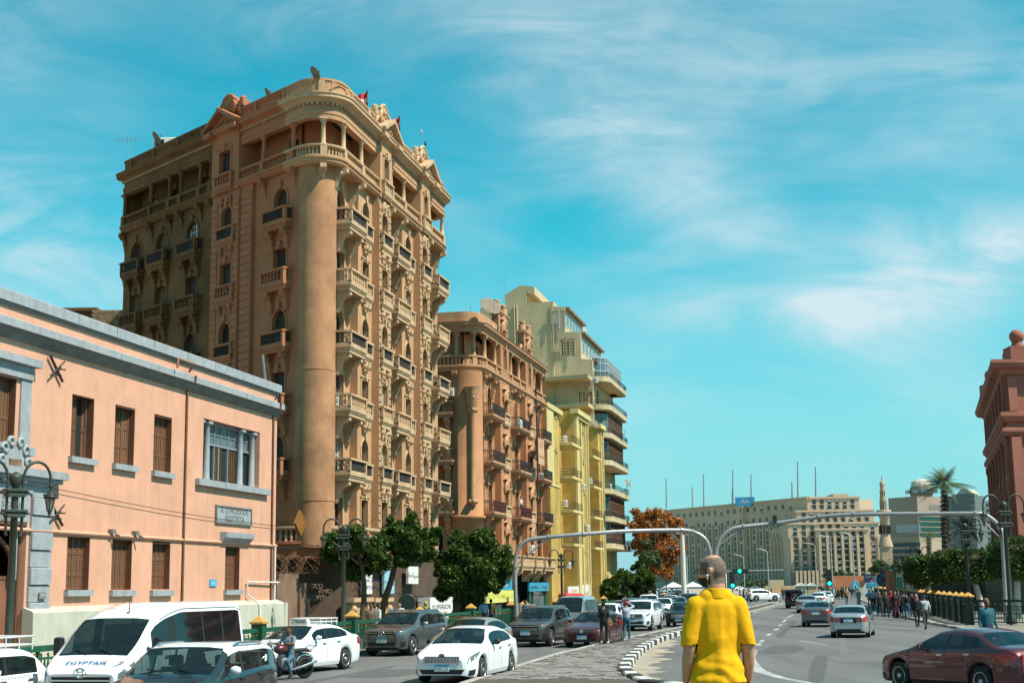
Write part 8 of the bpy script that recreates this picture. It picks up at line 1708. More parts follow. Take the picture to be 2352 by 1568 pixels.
# flags
def flag(px, y0, y1, D, label):
 a, c = atdepth(px, y1, D), atdepth(px + 3, y0, D); root = thing('flag', label, 'flag', tuple(a)); b = MB(); b.tube([a, c], .035, 6); link('pole', b.mesh('pole', M['slat']), root); h = .34
 for i, m_ in enumerate(('red', 'white', 'ink')):
  b = MB(); n = 8
  for k in range(n):
   f = lambda t: (c.x - t * .62, c.y + .12 * math.sin(t * 7), c.z - .04 - .35 * t + .05 * math.sin(t * 9 + 1)); p, q = f(k / n), f((k + 1) / n); z = -i * h
   b.quad((p[0], p[1], p[2] + z), (q[0], q[1], q[2] + z), (q[0], q[1], q[2] + z - h), (p[0], p[1], p[2] + z - h))
  link('flag_stripe', b.mesh('flag_stripe', M[m_]), root)
flag(842, 207, 238, 79, 'red white and black flag on the corner roof of the tall house'); flag(916, 265, 296, 83, 'pale flag behind the first street side crest of the tall house')
# birds on the crest
for x, y, m_, lb in ((968, 305, 'white', 'white bird perched on the far crest of the tall house'), (977, 332, 'black', 'dark bird perched near the far crest')): p = atdepth(x, y, 90); b = MB(); b.ball(p, .11, 8, 6, sc=(.7, 1.5, .8)); b.ball(p + Vector((0, -.14, .1)), .06, 6, 5); b.tube([p + Vector((0, .1, 0)), p + Vector((0, .3, -.04))], [.05, .01], 5); tag(b.build('bird', M[m_]), lb, 'bird')
# hanging travel sign on the yellow house
s_, z_ = FR.px(1241, 1040, .9); b = MB(FR); b.box(s_ - 1.2, s_ + 1.2, .95, 1.0, z_ - 1.0, z_ + 1.2); o = tag(b.build('hanging_sign', M['tallt']), 'faded travel sign with red letters on a yellow balcony', 'sign'); text('LT', .7, M['red'], FR.mat(s_, 1.005, z_ + .6), o, 'lettering', .004, sx=2); text('Lajde Travel', .3, M['red'], FR.mat(s_, 1.005, z_ - .3), o, 'lettering', .004, sx=1.4)
# round road sign backs, traffic lights, far signs and low walls in the square
def rsign(px, y, D, r, label, ybot, m='raildark', face=None):
 p = atdepth(px, y, D); root = thing('road_sign', label, 'road sign', (p.x, p.y, 0)); b = MB(); b.tube([(p.x, p.y, .0), (p.x, p.y, p.z + r)], .05, 8); link('pole', b.mesh('pole', M['galv']), root); b = MB(); b.lathe([(r, 0), (r, .03), (r * .9, .035)], (p.x, p.y - .06, p.z), 24, M=Matrix.Rotation(math.pi / 2, 4, 'X')); link('disc', b.mesh('disc', M[m]), root); return root, p
rsign(935, 1383, 70, .42, 'dark back of a round road sign beside the corner doorway', 1430); rsign(1297, 1384, 96, .38, 'dark back of a round road sign beside the second lamp post', 1410)
rt, p = rsign(1964, 1344, 210, .65, 'blue round road sign with white arrows left of the pavement crowd', 1375, 'signblue'); b = MB(); b.tube([(p.x - .3, p.y - .1, p.z - .4), (p.x, p.y - .1, p.z + .3), (p.x + .3, p.y - .1, p.z - .4)], .07, 5); link('arrow', b.mesh('arrow', M['white']), rt)
rt, p = rsign(2028, 1330, 140, .7, 'round no stopping sign with red cross on blue', 1375, 'signblue'); b = MB(); b.tube([(p.x + .62 * math.cos(t), p.y - .12, p.z + .62 * math.sin(t)) for t in np.linspace(0, 6.2832, 20)], .07, 5); b.tube([(p.x - .45, p.y - .12, p.z - .45), (p.x + .45, p.y - .12, p.z + .45)], .06, 5); b.tube([(p.x - .45, p.y - .12, p.z + .45), (p.x + .45, p.y - .12, p.z - .45)], .06, 5); link('red_cross', b.mesh('red_cross', M['red']), rt)
def dsign(x0, y0, x1, y1, D, label, t_, m='signblue', pole=None):
 a, c = atdepth(x0, y0, D), atdepth(x1, y1, D); root = thing('direction_sign', label, 'road sign', (a.x, a.y, 0)); b = MB(); b.cbox(a.x, c.x, a.y - .1, a.y, c.z, a.z, .02); bo = link('panel', b.mesh('panel', M[m]), root); b = MB(); px_ = (a.x + c.x) / 2; b.tube([(px_, a.y + .1, 0), (px_, a.y + .1, a.z + .3)], .1, 8); link('pole', b.mesh('pole', M['galv']), root)
 for i, s_ in enumerate(t_): text(s_, (a.z - c.z) * .26, M['white'], Matrix(((1, 0, 0, (a.x + c.x) / 2), (0, -1, 0, a.y - .105), (0, 0, 1, c.z + (a.z - c.z) * (.72 - .42 * i)), (0, 0, 0, 1))), bo, 'lettering', .003)
dsign(1984, 1318, 2003, 1337, 185, 'dark blue direction sign left of the other direction signs', ['\uFEAE\uFEF3\uFEAE\uFEA4\uFE98\uFEDF'], 'navy'); dsign(2008, 1322, 2024, 1344, 180, 'blue direction sign with white arrow above the pavement crowd', ['\u2197', '\uFEAE\uFEBC\uFEE3']); dsign(1991, 1338, 2012, 1347, 182, 'low wide blue direction sign above the pavement crowd', ['\u0645\u0635\u0631'])
M['greenlight'] = mat('green_signal', (0, .3, .2), .4, 0, emit=(.0, 1, .7, 3))
def tlight(px, y, D, label, arm=None, k=1):
 p = atdepth(px, y, D); root = thing('traffic_light', label, 'traffic light', (p.x, p.y, 0)); b = MB(); s = D / FPX
 if arm: q = atdepth(arm, y + 2, D); b.tube([(q.x, q.y, 0), (q.x, q.y, p.z + .3), (q.x, q.y, p.z)], .12, 7); b.tube([(q.x, q.y, p.z), (p.x + 8, p.y, p.z + .1)], .09, 6)
 else: b.tube([(p.x, p.y + .15, 0), (p.x, p.y + .15, p.z + 1)], .1, 7)
 link('pole', b.mesh('pole', M['galv']), root); b = MB(); h = 1.1 * k
 if arm: b.cbox(p.x - 1.3, p.x + 1.6, p.y - .3, p.y, p.z - .42, p.z + .42, .05)
 else: b.cbox(p.x - .45 * k, p.x + .45 * k, p.y - .3, p.y, p.z - .5 * k, p.z + 2.4 * k, .05)
 ho = link('housing', b.mesh('housing', M['black']), root); b = MB(); b.lathe([(.3 * k, 0), (.3 * k, .05), (.01, .08)], (p.x, p.y - .3, p.z), 14, M=Matrix.Rotation(math.pi / 2, 4, 'X')); link('green_lamp', b.mesh('green_lamp', M['greenlight']), ho)
tlight(1698, 1311, 260, 'traffic light on a horizontal arm showing green right of the man in yellow', 1667); tlight(1682, 1344, 230, 'low traffic light on a pole showing green by the man in yellow', None, .9); tlight(1904, 1339, 200, 'traffic light on a pole showing green left of the brick coloured wall', None, .8)
M['brickwall'] = mat('brick_red_wall', (.42, .16, .08), .9, .12, .3)
def lowwall(x0, x1, yt, D, m, label, dep=2, base=0): a, c = atdepth(x0, yt, D), atdepth(x1, yt, D); b = MB(); b.box(a.x, c.x, a.y, a.y + dep, -.02, a.z); tag(b.build('low_wall', M[m]), label, 'wall')
lowwall(1900, 2050, 1322, 330, 'brickwall', 'long brick red wall across the square before the office block'); lowwall(1758, 1850, 1345, 360, 'tallt', 'sand coloured low wall in the middle of the square'); lowwall(1768, 1800, 1331, 365, 'cream', 'pale block standing behind the sand coloured low wall'); lowwall(1935, 2010, 1349, 300, 'cream', 'pale low wall in front of the brick red wall'); lowwall(2040, 2054, 1312, 120, 'brickwall', 'brick red pillar left of the clipped trees', 1)
for x0, x1, lb in ((1831, 1854, 'left of the two white kiosks on the square'), (1856, 1876, 'right of the two white kiosks on the square')):
 a, c = atdepth(x0, 1345, 250), atdepth(x1, 1345, 250); root = thing('kiosk', lb, 'kiosk', ((a.x + c.x) / 2, a.y, 0)); b = MB(); b.box(a.x, c.x, a.y, a.y + 2, 0, a.z); link('wall', b.mesh('wall', M['cream']), root); b = MB(); b.prism([(a.x - .2, a.z), (c.x + .2, a.z), ((a.x + c.x) / 2, a.z + .5)], a.y - .2, a.y + 2.2); link('roof', b.mesh('roof', M['white']), root); b = MB(); b.box(a.x + .3, c.x - .3, a.y - .02, a.y + .02, a.z * .45, a.z * .85); link('window', b.mesh('window', M['tallt']), root)
a, c = atdepth(1525, 1352, 240), atdepth(1660, 1352, 240); root = thing('canopy', 'pale tent canopy over a bus stop left of the man in yellow', 'canopy', ((a.x + c.x) / 2, a.y, 0)); z = atdepth(1590, 1340, 240).z; b = MB()
for k in range(3): x0, x1 = a.x + (c.x - a.x) * k / 3, a.x + (c.x - a.x) * (k + 1) / 3; m_ = (x0 + x1) / 2; b.add([(x0, a.y - 2, z - .5), (x1, a.y - 2, z - .5), (x1, a.y + 3, z - .5), (x0, a.y + 3, z - .5), (m_, a.y + .5, z + .35)], [(0, 1, 4), (1, 2, 4), (2, 3, 4), (3, 0, 4)])
link('roof', b.mesh('roof', M['white']), root)
for k in range(4): x0 = a.x + (c.x - a.x) * k / 3; b = MB(); b.tube([(x0, a.y - 1.9, 0), (x0, a.y - 1.9, z - .5)], .08, 6); link('post', b.mesh('post', M['galv']), root)
# tall plain street lamps and pole in the square
for i, (px, yt, D) in enumerate(((1567, 1228, 150), (1742, 1262, 330), (1852, 1248, 340), (1885, 1231, 300), (1934, 1225, 290), (1690, 1275, 380), (1555, 1275, 300))):
 p = atdepth(px, yt, D); root = thing('street_lamp', ['thick pale pole left of the man in yellow', 'slim bent lamp right of the man in yellow', 'slim bent lamp left of the lit office front', 'slim bent lamp before the lit office front', 'slim bent lamp at the right of the office front', 'faint far lamp behind the traffic light arm', 'faint far lamp left of the man in yellow'][i], 'street lamp', (p.x, p.y, 0)); b = MB(); b.tube([(p.x, p.y, 0), (p.x, p.y, p.z * .7), (p.x, p.y, p.z)] if i == 0 else [(p.x + 2, p.y, 0), (p.x + 2, p.y, p.z - .6), (p.x + 1.4, p.y, p.z - .1), (p.x - .2, p.y, p.z + .2)], [.3, .25, .2] if i == 0 else [.16, .1, .08, .08], 8); link('pole', b.mesh('pole', M['galv'] if i else M['white']), root)
 b = MB(); b.cbox(p.x - .7, p.x - .1, p.y - .15, p.y + .15, p.z + .1, p.z + .25, .03); link('lamp_head', b.mesh('lamp_head', M['grey']), root)
# parked truck near the crowd
tk = thing('truck', 'dark truck with white cab beside the museum pavement', 'truck', tuple(ground(2030, 1372)), 0); g = ground(2030, 1372); Mt = Matrix.Translation((g.x, g.y, 0)) @ Matrix.Rotation(R(75), 4, 'Z')
def tadd(nm, fn, m): b = MB(); fn(b); return link(nm, b.mesh(nm, m), tk, Mt)
tadd('body', lambda b: b.cbox(-1.1, 1.1, -2.9, 1.2, .8, 3.1, .04), M['railgreen']); tadd('cab', lambda b: b.prism([(1.3, .6), (3.0, .6), (3.0, 1.5), (2.5, 2.35), (1.3, 2.4)], -1.05, 1.05, axis='x'), M['pwhite']); tadd('windscreen', lambda b: b.prism([(2.96, 1.55), (3.02, 1.55), (2.56, 2.25), (2.5, 2.25)], -.9, .9, axis='x'), M['carglassdk']); tadd('side_window', lambda b: b.box(-1.07, 1.07, 1.6, 2.4, 1.5, 2.2), M['carglassdk'])
for x in (-.9, .9):
 for y in (-1.9, 2.2): tadd('wheel', lambda b: b.lathe([(.2, -.14), (.45, -.14), (.48, 0), (.45, .14), (.2, .14)], (x, y, .48), 18, M=Matrix.Rotation(math.pi / 2, 4, 'Y')), M['rubber'])
# loose cables between the houses
for (p, q, sag) in ((FR(61.8, .1, 5.0), FR(79, .4, 5.7), .8), (FR(70, 1.0, 5.8), FR(112, .6, 4.6), 1.4), (FR(62, .1, 4.4), FR(74, .8, 6.2), .5)):
 b = MB(); p, q = Vector(p), Vector(q); b.tube([p.lerp(q, t) + Vector((0, 0, -sag * 4 * t * (1 - t))) for t in np.linspace(0, 1, 14)], .018, 4); tag(b.build('cable', M['black']), 'loose black cable slung between the house fronts', 'cable', 'cables slung between the house fronts')
bx = MB(); g = ground(1212, 1446, .13); bx.cbox(g.x - .45, g.x + .45, g.y, g.y + .5, .13, 1.5, .03); tag(bx.build('utility_cabinet', M['grey']), 'grey utility cabinet at the end of the green railing', 'cabinet')
# ------------------------------------------------------------------ people: tapered limbs grown together into one continuous skin
def cone(b, p, q, rp, rq, lab, sx=1, sy=1, n=12):
 """rounded tapered limb; sx, sy squash it sideways / front to back"""
 p, q = Vector(p), Vector(q); d = q - p; L_ = d.length or 1e-4; ax = d / L_ if d.length > 1e-5 else Vector((0, 0, 1)); x = Vector((0, 1, 0)).cross(ax); x = x.normalized() if x.length > .05 else Vector((1, 0, 0)); y = ax.cross(x); rings = []
 for t in (-1, -.8, -.45, 0): rings.append((p + ax * rp * t, rp * math.sqrt(max(.0004, 1 - t * t))))
 for t in (0, .45, .8, 1): rings.append((q + ax * rq * t, rq * math.sqrt(max(.0004, 1 - t * t))))
 pts = []
 for c, r in rings:
  for k in range(n): a = 6.2832 * k / n; v = x * math.cos(a) * r + y * math.sin(a) * r; pts.append((c.x + v.x * sx, c.y + v.y * sy, c.z + v.z))
 b.add(pts, [(i * n + k, i * n + (k + 1) % n, (i + 1) * n + (k + 1) % n, (i + 1) * n + k) for i in range(7) for k in range(n)] + [tuple(range(n - 1, -1, -1)), tuple(range(7 * n, 8 * n))])
def fuse(limbs, vox, smooth=4):
 b = MB(); [cone(b, *l) for l in limbs]; me = b.mesh('t', M['ink']); o = bpy.data.objects.new('t', me); C.objects.link(o); m = o.modifiers.new('r', 'REMESH'); m.mode = 'VOXEL'; m.voxel_size = vox; s_ = o.modifiers.new('s', 'SMOOTH'); s_.iterations = smooth; s_.factor = .5
 r_ = bpy.data.meshes.new_from_object(o.evaluated_get(bpy.context.evaluated_depsgraph_get())); bpy.data.objects.remove(o); r_.polygons.foreach_set('use_smooth', [True] * len(r_.polygons)); n = len(r_.polygons); cc = np.empty(n * 3); r_.polygons.foreach_get('center', cc); cc = cc.reshape(-1, 3); best = np.full(n, 1e9); lab = np.zeros(n, int)
 for l in limbs:
  p, q = np.array(l[0], float), np.array(l[1], float); d = q - p; t = np.clip(((cc - p) @ d) / max(1e-9, d @ d), 0, 1); w_ = (cc - p - t[:, None] * d) / np.array([l[5] if len(l) > 5 else 1, l[6] if len(l) > 6 else 1, 1]); e = np.linalg.norm(w_, axis=1) / (l[2] + (l[3] - l[2]) * t); k = e < best; best[k] = e[k]; lab[k] = l[4]
 return r_, cc, lab
def figure(pose, ph=0.0, female=False, long_sleeve=True, hijab=False, skirt=False):
 """limbs of a 1.72 m figure facing +y; labels: 0 skin 1 top 2 bottom 3 shoe 4 hair or cap 5 extra"""
 s = .165 if female else .19; hp = .095; A = 1 if long_sleeve else 0; W = .19 if female else .205
 l = [((0, 0, 1.02), (0, .0, 1.3), .125, .15, 1, W / .15, .85), ((0, 0, .93), (0, 0, 1.0), .13, .125, 2, 1.3, .95), ((-s + .03, 0, 1.41), (s - .03, 0, 1.41), .065, .065, 1), ((0, -.01, 1.42), (0, .01, 1.54), .055, .052, 4 if hijab else 0), ((0, .02, 1.6), (0, .012, 1.64), .086, .092, 0, .86, 1), ((0, .085, 1.55), (0, .075, 1.57), .035, .04, 0), ((0, .108, 1.6), (0, .102, 1.63), .013, .01, 0), ((0, -.012, 1.655), (0, -.005, 1.665), .094, .093, 4, .9, 1.02)]
 for sg in (-1, 1): l.append(((sg * .078, .005, 1.6), (sg * .079, .0, 1.63), .018, .02, 4 if hijab else 0, .5, 1))
 if hijab: l += [((0, 0, 1.4), (0, -.02, 1.6), .1, .098, 4, 1, .9)]
 for sg in (-1, 1):
  sw = ph * sg
  if pose == 'ride': kn, an = (sg * .22, .34, .78), (sg * .2, .12, .38); h0 = (sg * hp, 0, .86)
  else: h0 = (sg * hp, 0, .9); kn = (sg * .1, .16 * sw + .03, .5 - .01 * abs(sw)); an = (sg * .095, .34 * sw - (.06 if sw < 0 else 0), .09 + (.07 if sw < 0 else 0) * abs(ph))
  toe = (an[0] * 1.1, an[1] + .15, an[2] - .05)
  l += [(h0, kn, .092, .06, 2), (kn, an, .058, .042, 2), (an, toe, .048, .036, 3)]
  S_ = (sg * s, 0, 1.41)
  if pose == 'up': el, ha = (sg * .33, .12, 1.5), (sg * .1, .13, 1.66)
  elif pose == 'bent': el, ha = (sg * .25, -.06, 1.14), (sg * .17, .2, 1.12)
  elif pose == 'ride': el, ha = (sg * .28, .14, 1.24), (sg * .3, .42, 1.27)
  else: el, ha = (sg * (s + .05), -.02 - .1 * sw, 1.14), (sg * (s + .06), .08 - .18 * sw, .9)
  l += [(S_, el, .056, .045, 1), (el, ha, .043, .032, A)]; d = (Vector(ha) - Vector(el)).normalized(); H0 = Vector(ha) + d * .045; l.append((tuple(ha), tuple(H0), .034, .036, 0, .6, 1))
  for k, ln in ((-1.5, .07), (-.5, .082), (.5, .078), (1.5, .06)): f0 = H0 + Vector((0, .016 * k, 0)); f1 = f0 + d * ln * .55; l.append((tuple(f0), tuple(f1 + d * ln * .4 + Vector((-sg * .018, 0, 0))), .012, .009, 0))
  l.append((tuple(H0 - d * .03 + Vector((0, .03, 0))), tuple(H0 + Vector((0, .06, 0))), .013, .01, 0))
 if skirt: l.append(((0, 0, .95), (0, .02, .16), .15, .2, 2, 1.15, 1))
 return l
FIG = {}; CL = {}
def cloth(c):
 if c not in CL: CL[c] = mat('cloth', c, .85, .12, 12, obj=True)
 return CL[c]
SK1, SK2 = (.34, .19, .115), (.15, .075, .042); DK = (.012, .010, .010)
def person(px, fy, az, label, top, bottom=(.02, .022, .03), pose='walk', ph=.7, hair=DK, skin=SK1, shoe=DK, h=1.72, female=False, ls=True, hijab=False, skirt=False, D=None, z=0, group=None, at=None):
 key = (pose, ph, female, ls, hijab, skirt)
 if key not in FIG: FIG[key] = fuse(figure(*key), .02, 3)
 me, cc, lab = FIG[key]; me = me.copy(); me.name = 'person'; me.materials.clear(); [me.materials.append(cloth(c)) for c in (skin, top, bottom, shoe, hair)]; me.polygons.foreach_set('material_index', np.clip(lab, 0, 4).astype('i4'))
 g = Vector(at) if at else (ground(px, fy, z) if D is None else Vector((*atdepth(px, 1340, D)[:2], z))); o = link('person', me, None, Matrix.Translation(g) @ Matrix.Rotation(-R(az), 4, 'Z') @ Matrix.Scale(h / 1.75, 4)); tag(o, label, 'person', group); return o
WH, BLK, NAVY, TEAL, GREY, RED, OLIVE = (.55, .56, .57), (.012, .012, .013), (.015, .022, .05), (.012, .09, .12), (.12, .12, .125), (.30, .015, .02), (.07, .07, .025)
w1 = person(1388, 1479, 12, 'woman in black T-shirt and trousers with hair bun, walking away on the island', BLK, BLK, 'bent', .35, h=1.68, female=True, ls=False, shoe=WH, z=IZ)
w2 = person(1440, 1473, 10, 'woman in floral blouse and teal jeans raising both arms to her red cap', (.40, .42, .50), (.015, .10, .13), 'up', .3, hair=RED, h=1.68, female=True, shoe=WH, z=IZ)
def bag(p, sz, c, label, strap=None): b = MB(); x, y, z = p; b.cbox(x - sz, x + sz, y - sz * .5, y + sz * .5, z - sz, z + sz, sz * .3); b.tube([(x - sz * .6, y, z + sz * .9)] + [tuple(s_) for s_ in (strap or [(x, y, z + sz * 2.2)])] + [(x + sz * .6, y, z + sz * .9)], .012, 5); tag(b.build('bag', cloth(c)), label, 'bag')
g = ground(1440, 1473, IZ); bag((g.x - .26, g.y - .05, .95), .1, RED, 'red shoulder bag hanging at the side of the woman in the red cap', [(g.x - .12, g.y - .1, 1.5)]); g = ground(1388, 1479, IZ); bag((g.x + .25, g.y + .05, .98), .1, (.25, .12, .04), 'brown handbag on the arm of the woman in black')
b = MB(); b.ball((ground(1388, 1479, IZ).x, ground(1388, 1479, IZ).y - .06, 1.9), .06, 10, 7); o = link('hair_bun', b.mesh('hair_bun', cloth(DK)), w1)
cp_ = person(2127, 1446, -6, 'man in pale striped shirt, grey trousers and blue cap walking away by the railing', (.40, .43, .47), (.06, .06, .062), 'walk', .6, hair=(.015, .05, .12), h=1.76)
g = ground(2127, 1446); bag((g.x - .25, g.y - .05, .88), .16, BLK, 'black bag slung across the man in the blue cap', [(g.x - .05, g.y - .22, 1.3), (g.x + .14, g.y - .12, 1.5)])
old = person(2262, 0, 165, 'elderly man in teal jacket and glasses facing the camera beside the corner post', TEAL, NAVY, 'stand', .1, hair=SK2, skin=SK2, D=42, z=.16, h=1.82)
for i, (px, fy, az, lb, top, bot, k) in enumerate((
 (2108, 1441, 185, 'woman in black with pink headscarf beside the man in the blue cap', BLK, BLK, dict(female=True, hijab=True, hair=(.35, .12, .14))), (2085, 1424, 10, 'man in black jacket and blue jeans walking away among the crowd', BLK, (.03, .09, .14), {}), (2097, 1418, 12, 'person with long dark hair in black walking away along the railing', BLK, NAVY, dict(female=True)),
 (2037, 1419, 186, 'man in dark suit with pale shirt facing the camera in the crowd', (.03, .03, .03), BLK, {}), (2058, 1418, 184, 'woman in dark maroon dress and patterned headscarf in the crowd', (.05, .012, .02), (.05, .01, .018), dict(female=True, hijab=True, skirt=True, hair=(.10, .05, .07))), (2022, 1416, 182, 'man in dark grey sweater carrying a dark bag left of the man in the suit', (.04, .035, .03), BLK, {}),
 (2066, 1413, 190, 'young man in navy top behind the woman in the maroon dress', NAVY, BLK, {}), (2048, 1411, 185, 'woman in red headscarf behind the man in the suit', RED, BLK, dict(female=True, hijab=True, hair=(.22, .02, .03))), (2007, 1401, 178, 'man in lilac shirt and dark trousers walking toward the camera', (.38, .34, .46), BLK, {}), (1999, 1396, 8, 'man in pale blue shirt left of the man in the lilac shirt', (.22, .45, .50), NAVY, dict(ls=False)),
 (2014, 1397, 6, 'man in white shirt behind the man in the lilac shirt', WH, NAVY, {}), (2078, 1417, 12, 'man in grey shirt and blue jeans near the railing posts', GREY, (.04, .11, .16), {}), (2070, 1412, 186, 'child sized figure in pink top between the walkers', (.35, .10, .12), NAVY, dict(h=1.4, female=True)), (1973, 1391, 0, 'man in pale robe carrying a bag at the kerb', (.30, .32, .34), (.30, .32, .34), dict(skirt=True)),
 (1945, 1388, 184, 'man in tan top crossing the right road', (.30, .15, .06), NAVY, dict(ls=False)), (1927, 1377, 180, 'man in dark green shirt among those crossing far ahead', OLIVE, BLK, {}), (1916, 1377, 100, 'person in white top among those crossing far ahead', WH, NAVY, {}), (1935, 1378, 200, 'man in black among those crossing far ahead', BLK, BLK, {}), (1922, 1376, 90, 'person in yellow vest far ahead at the crossing', (.5, .38, .02), BLK, {}),
 (1958, 1375, 0, 'dark dressed walker behind the man in the tan top', BLK, NAVY, {}), (1965, 1372, 180, 'walker in grey near the blue round sign', GREY, BLK, {}), (1806, 1378, 0, 'person in black left of the square off-roader', BLK, BLK, {}), (1799, 1377, 0, 'person in dark red left of the square off-roader', (.10, .02, .02), NAVY, {}), (1720, 1384, 160, 'person in checked shirt crossing right of the man in yellow', (.35, .22, .22), BLK, {}), (1708, 1374, 90, 'person in black robe crossing right of the man in yellow', BLK, BLK, dict(skirt=True, female=True, hijab=True)), (1700, 1373, 90, 'person in grey crossing right of the man in yellow', GREY, NAVY, {}), (1772, 1368, 90, 'walker in black beyond the crossing silver hatchback', BLK, BLK, {}))):
 person(px, fy, az, lb, top, bot, 'walk', (.7, -.7, .45, -.5)[i % 4], z=.12 if 1990 < px < 2115 and fy > 1410 else 0, **k)
for px, D, az, lb, top, k in ((852, 62, 150, 'man in brown shirt talking on the pavement before the stone doors', (.12, .085, .06), {}), (869, 63, 60, 'man in white shirt leaning forward in the talking group', WH, {}), (860, 65, 120, 'man in dark shirt behind the two talking men', GREY, {}), (918, 66, 200, 'young man in white T-shirt near the bare leaning trunk', WH, dict(ls=False)), (963, 66, 195, 'man in brown top behind the grey estate car', (.14, .05, .02), {}), (978, 68, 150, 'woman in yellow headscarf behind the grey estate car', BLK, dict(female=True, hijab=True, hair=(.5, .36, .03))), (1110, 76, 5, 'man in pale blue shirt walking away behind the railing', (.25, .45, .55), dict(ls=False)), (1127, 76.5, 8, 'man in olive T-shirt walking away behind the railing', OLIVE, dict(ls=False)), (1206, 70, 60, 'man in black bending beside the dark off-roader', BLK, {}), (1358, 92, 10, 'person in yellow green top behind the microbus', (.40, .48, .10), {}), (1166, 86, 185, 'man in dark shirt before the glazed shop window', BLK, {})): person(px, 0, az, lb, top, NAVY, 'stand' if px < 1000 else 'walk', .25, D=D, z=.13, skin=SK2 if px < 880 else SK1, **k)
person(0, 0, MAZ - 10, 'man in grey blue shirt and jeans riding the dark motorcycle', (.16, .20, .24), (.05, .12, .17), 'ride', 0, skin=SK2, ls=False, at=(MOTO[0] - .1 * math.sin(R(MAZ)), MOTO[1] - .1 * math.cos(R(MAZ)), -.24))
s_, z_ = FR.px(1203, 1168, .55); person(0, 0, 105, 'man in white vest leaning on a dark red terracotta balcony', WH, NAVY, 'bent', .1, ls=False, at=FR(s_, .35, 7.95))
for i in range(26):
 px = random.choice((random.uniform(1450, 1560), random.uniform(1880, 1960))); person(px, random.uniform(1358, 1368), random.uniform(0, 360), 'tiny far pedestrian at the edge of the square', random.choice((BLK, WH, NAVY, RED, GREY, TEAL)), random.choice((BLK, NAVY)), 'walk', .7, group='far pedestrians in the square')
# ------------------------------------------------------------------ the man in the yellow shirt, nearest the camera
MP = atdepth(1643, 1338, 10.75); MZ = .93; MM = Matrix.Translation((MP.x, MP.y, MZ)) @ Matrix.Rotation(R(4), 4, 'Z'); ht = R(58)
def hd(x, y, z): return (x * math.cos(ht) - y * math.sin(ht) - .012, x * math.sin(ht) + y * math.cos(ht) + .015, z)
torso = [((0, 0, .98), (0, .0, 1.2), .155, .15, 1, 1.14, .8), ((0, 0, 1.2), (0, -.01, 1.36), .15, .138, 1, 1.2, .8), ((-.135, -.01, 1.405), (.135, -.01, 1.405), .072, .072, 1), ((-.06, -.01, 1.46), (.06, -.01, 1.46), .07, .07, 1)]
arms = []
for sg in (-1, 1):
 S_, el, ha = (sg * .16, -.01, 1.395), (sg * .218, -.035, 1.11), (sg * .234, .05, .87); arms += [(S_, el, .052, .048, 0), (el, ((el[0] + ha[0]) / 2, -.0, 1.0), .048, .046, 0), (((el[0] + ha[0]) / 2, -.0, 1.0), ha, .046, .03, 0), (ha, (ha[0], ha[1] + .02, .80), .03, .042, 0, .55, 1)]
 for k, ln in enumerate((.075, .088, .084, .066)): y = ha[1] + .055 - .026 * k; arms += [((ha[0], y, .785), (ha[0] - sg * .006, y + .006, .785 - ln * .55), .0125, .0115, 0), ((ha[0] - sg * .006, y + .006, .785 - ln * .55), (ha[0] - sg * .03, y + .01, .785 - ln), .0112, .009, 0)]
 arms += [((ha[0], ha[1] + .05, .83), (ha[0] - sg * .02, ha[1] + .09, .775), .015, .0115, 0)]
head = [(hd(0, -.012, 1.675), hd(0, -.006, 1.69), .09, .089, 0, 1, 1), (hd(0, .035, 1.655), hd(0, .028, 1.69), .074, .074, 0), (hd(0, .065, 1.585), hd(0, .055, 1.61), .043, .055, 0), (hd(0, .108, 1.645), hd(0, .122, 1.628), .011, .017, 0), (hd(0, .095, 1.685), hd(0, .09, 1.69), .02, .02, 0), (hd(0, .10, 1.597), hd(0, .1, 1.6), .02, .02, 0), ((0, -.012, 1.44), hd(0, -.02, 1.6), .068, .066, 0)]
for sg in (-1, 1): head.append((hd(sg * .088, -.002, 1.635), hd(sg * .092, -.012, 1.665), .016, .021, 0, .75, 1))
legs = []
for sg in (-1, 1): legs += [((sg * .09, 0, .92), (sg * .1, .02, .5), .1, .065, 2), ((sg * .1, .02, .5), (sg * .1, -.01, .09), .062, .045, 2), ((sg * .1, -.01, .07), (sg * .12, .15, .045), .05, .04, 3)]
me, cc, lab = fuse([(l[0], l[1], l[2] * .86, l[3] * .86, *l[4:]) for l in torso] + arms + [(l[0], l[1], l[2] * 1.05, l[3] * 1.05, *l[4:]) for l in head] + legs, .0085, 3)
M['skin'] = mat('tanned_skin', (.46, .24, .15), .55, .10, 25, .15, 90, obj=True, spec=.3); M['crop'] = mat('cropped_greying_hair', (.20, .145, .115), .8, .5, 130, .6, 260, obj=True); M['beard'] = mat('dark_beard', (.05, .03, .02), .85, .4, 120, .7, 200, obj=True)
c_, s_ = math.cos(-ht), math.sin(-ht); hx = (cc[:, 0] + .012) * c_ - (cc[:, 1] - .015) * s_; hy = (cc[:, 0] + .012) * s_ + (cc[:, 1] - .015) * c_; z = cc[:, 2]; ear = np.abs(hx) > .086
mi = np.where(lab == 3, 3, 0); top_ = z > 1.62; crop = (z > 1.565) & (z < 1.757) & (hy < .03 + .05 * (np.abs(hx) > .04) - .5 * np.maximum(0, z - 1.715)) & ~((z < 1.635) & (hy > -.03)) & ~(ear & (z < 1.69)); beard = (z > 1.53) & (z < 1.612) & (hy > .028) & (np.abs(hx) < .085); mi[crop] = 1; mi[beard] = 2; mi[(z > 1.56) & (z < 1.68) & (hy > -.002) & (hy < .028) & (np.abs(hx) > .055) & ~ear] = 2
[me.materials.append(m_) for m_ in ()]; me.materials.clear(); [me.materials.append(m_) for m_ in (M['skin'], M['crop'], M['beard'], M['black'])]; me.polygons.foreach_set('material_index', mi.astype('i4')); me.name = 'person'
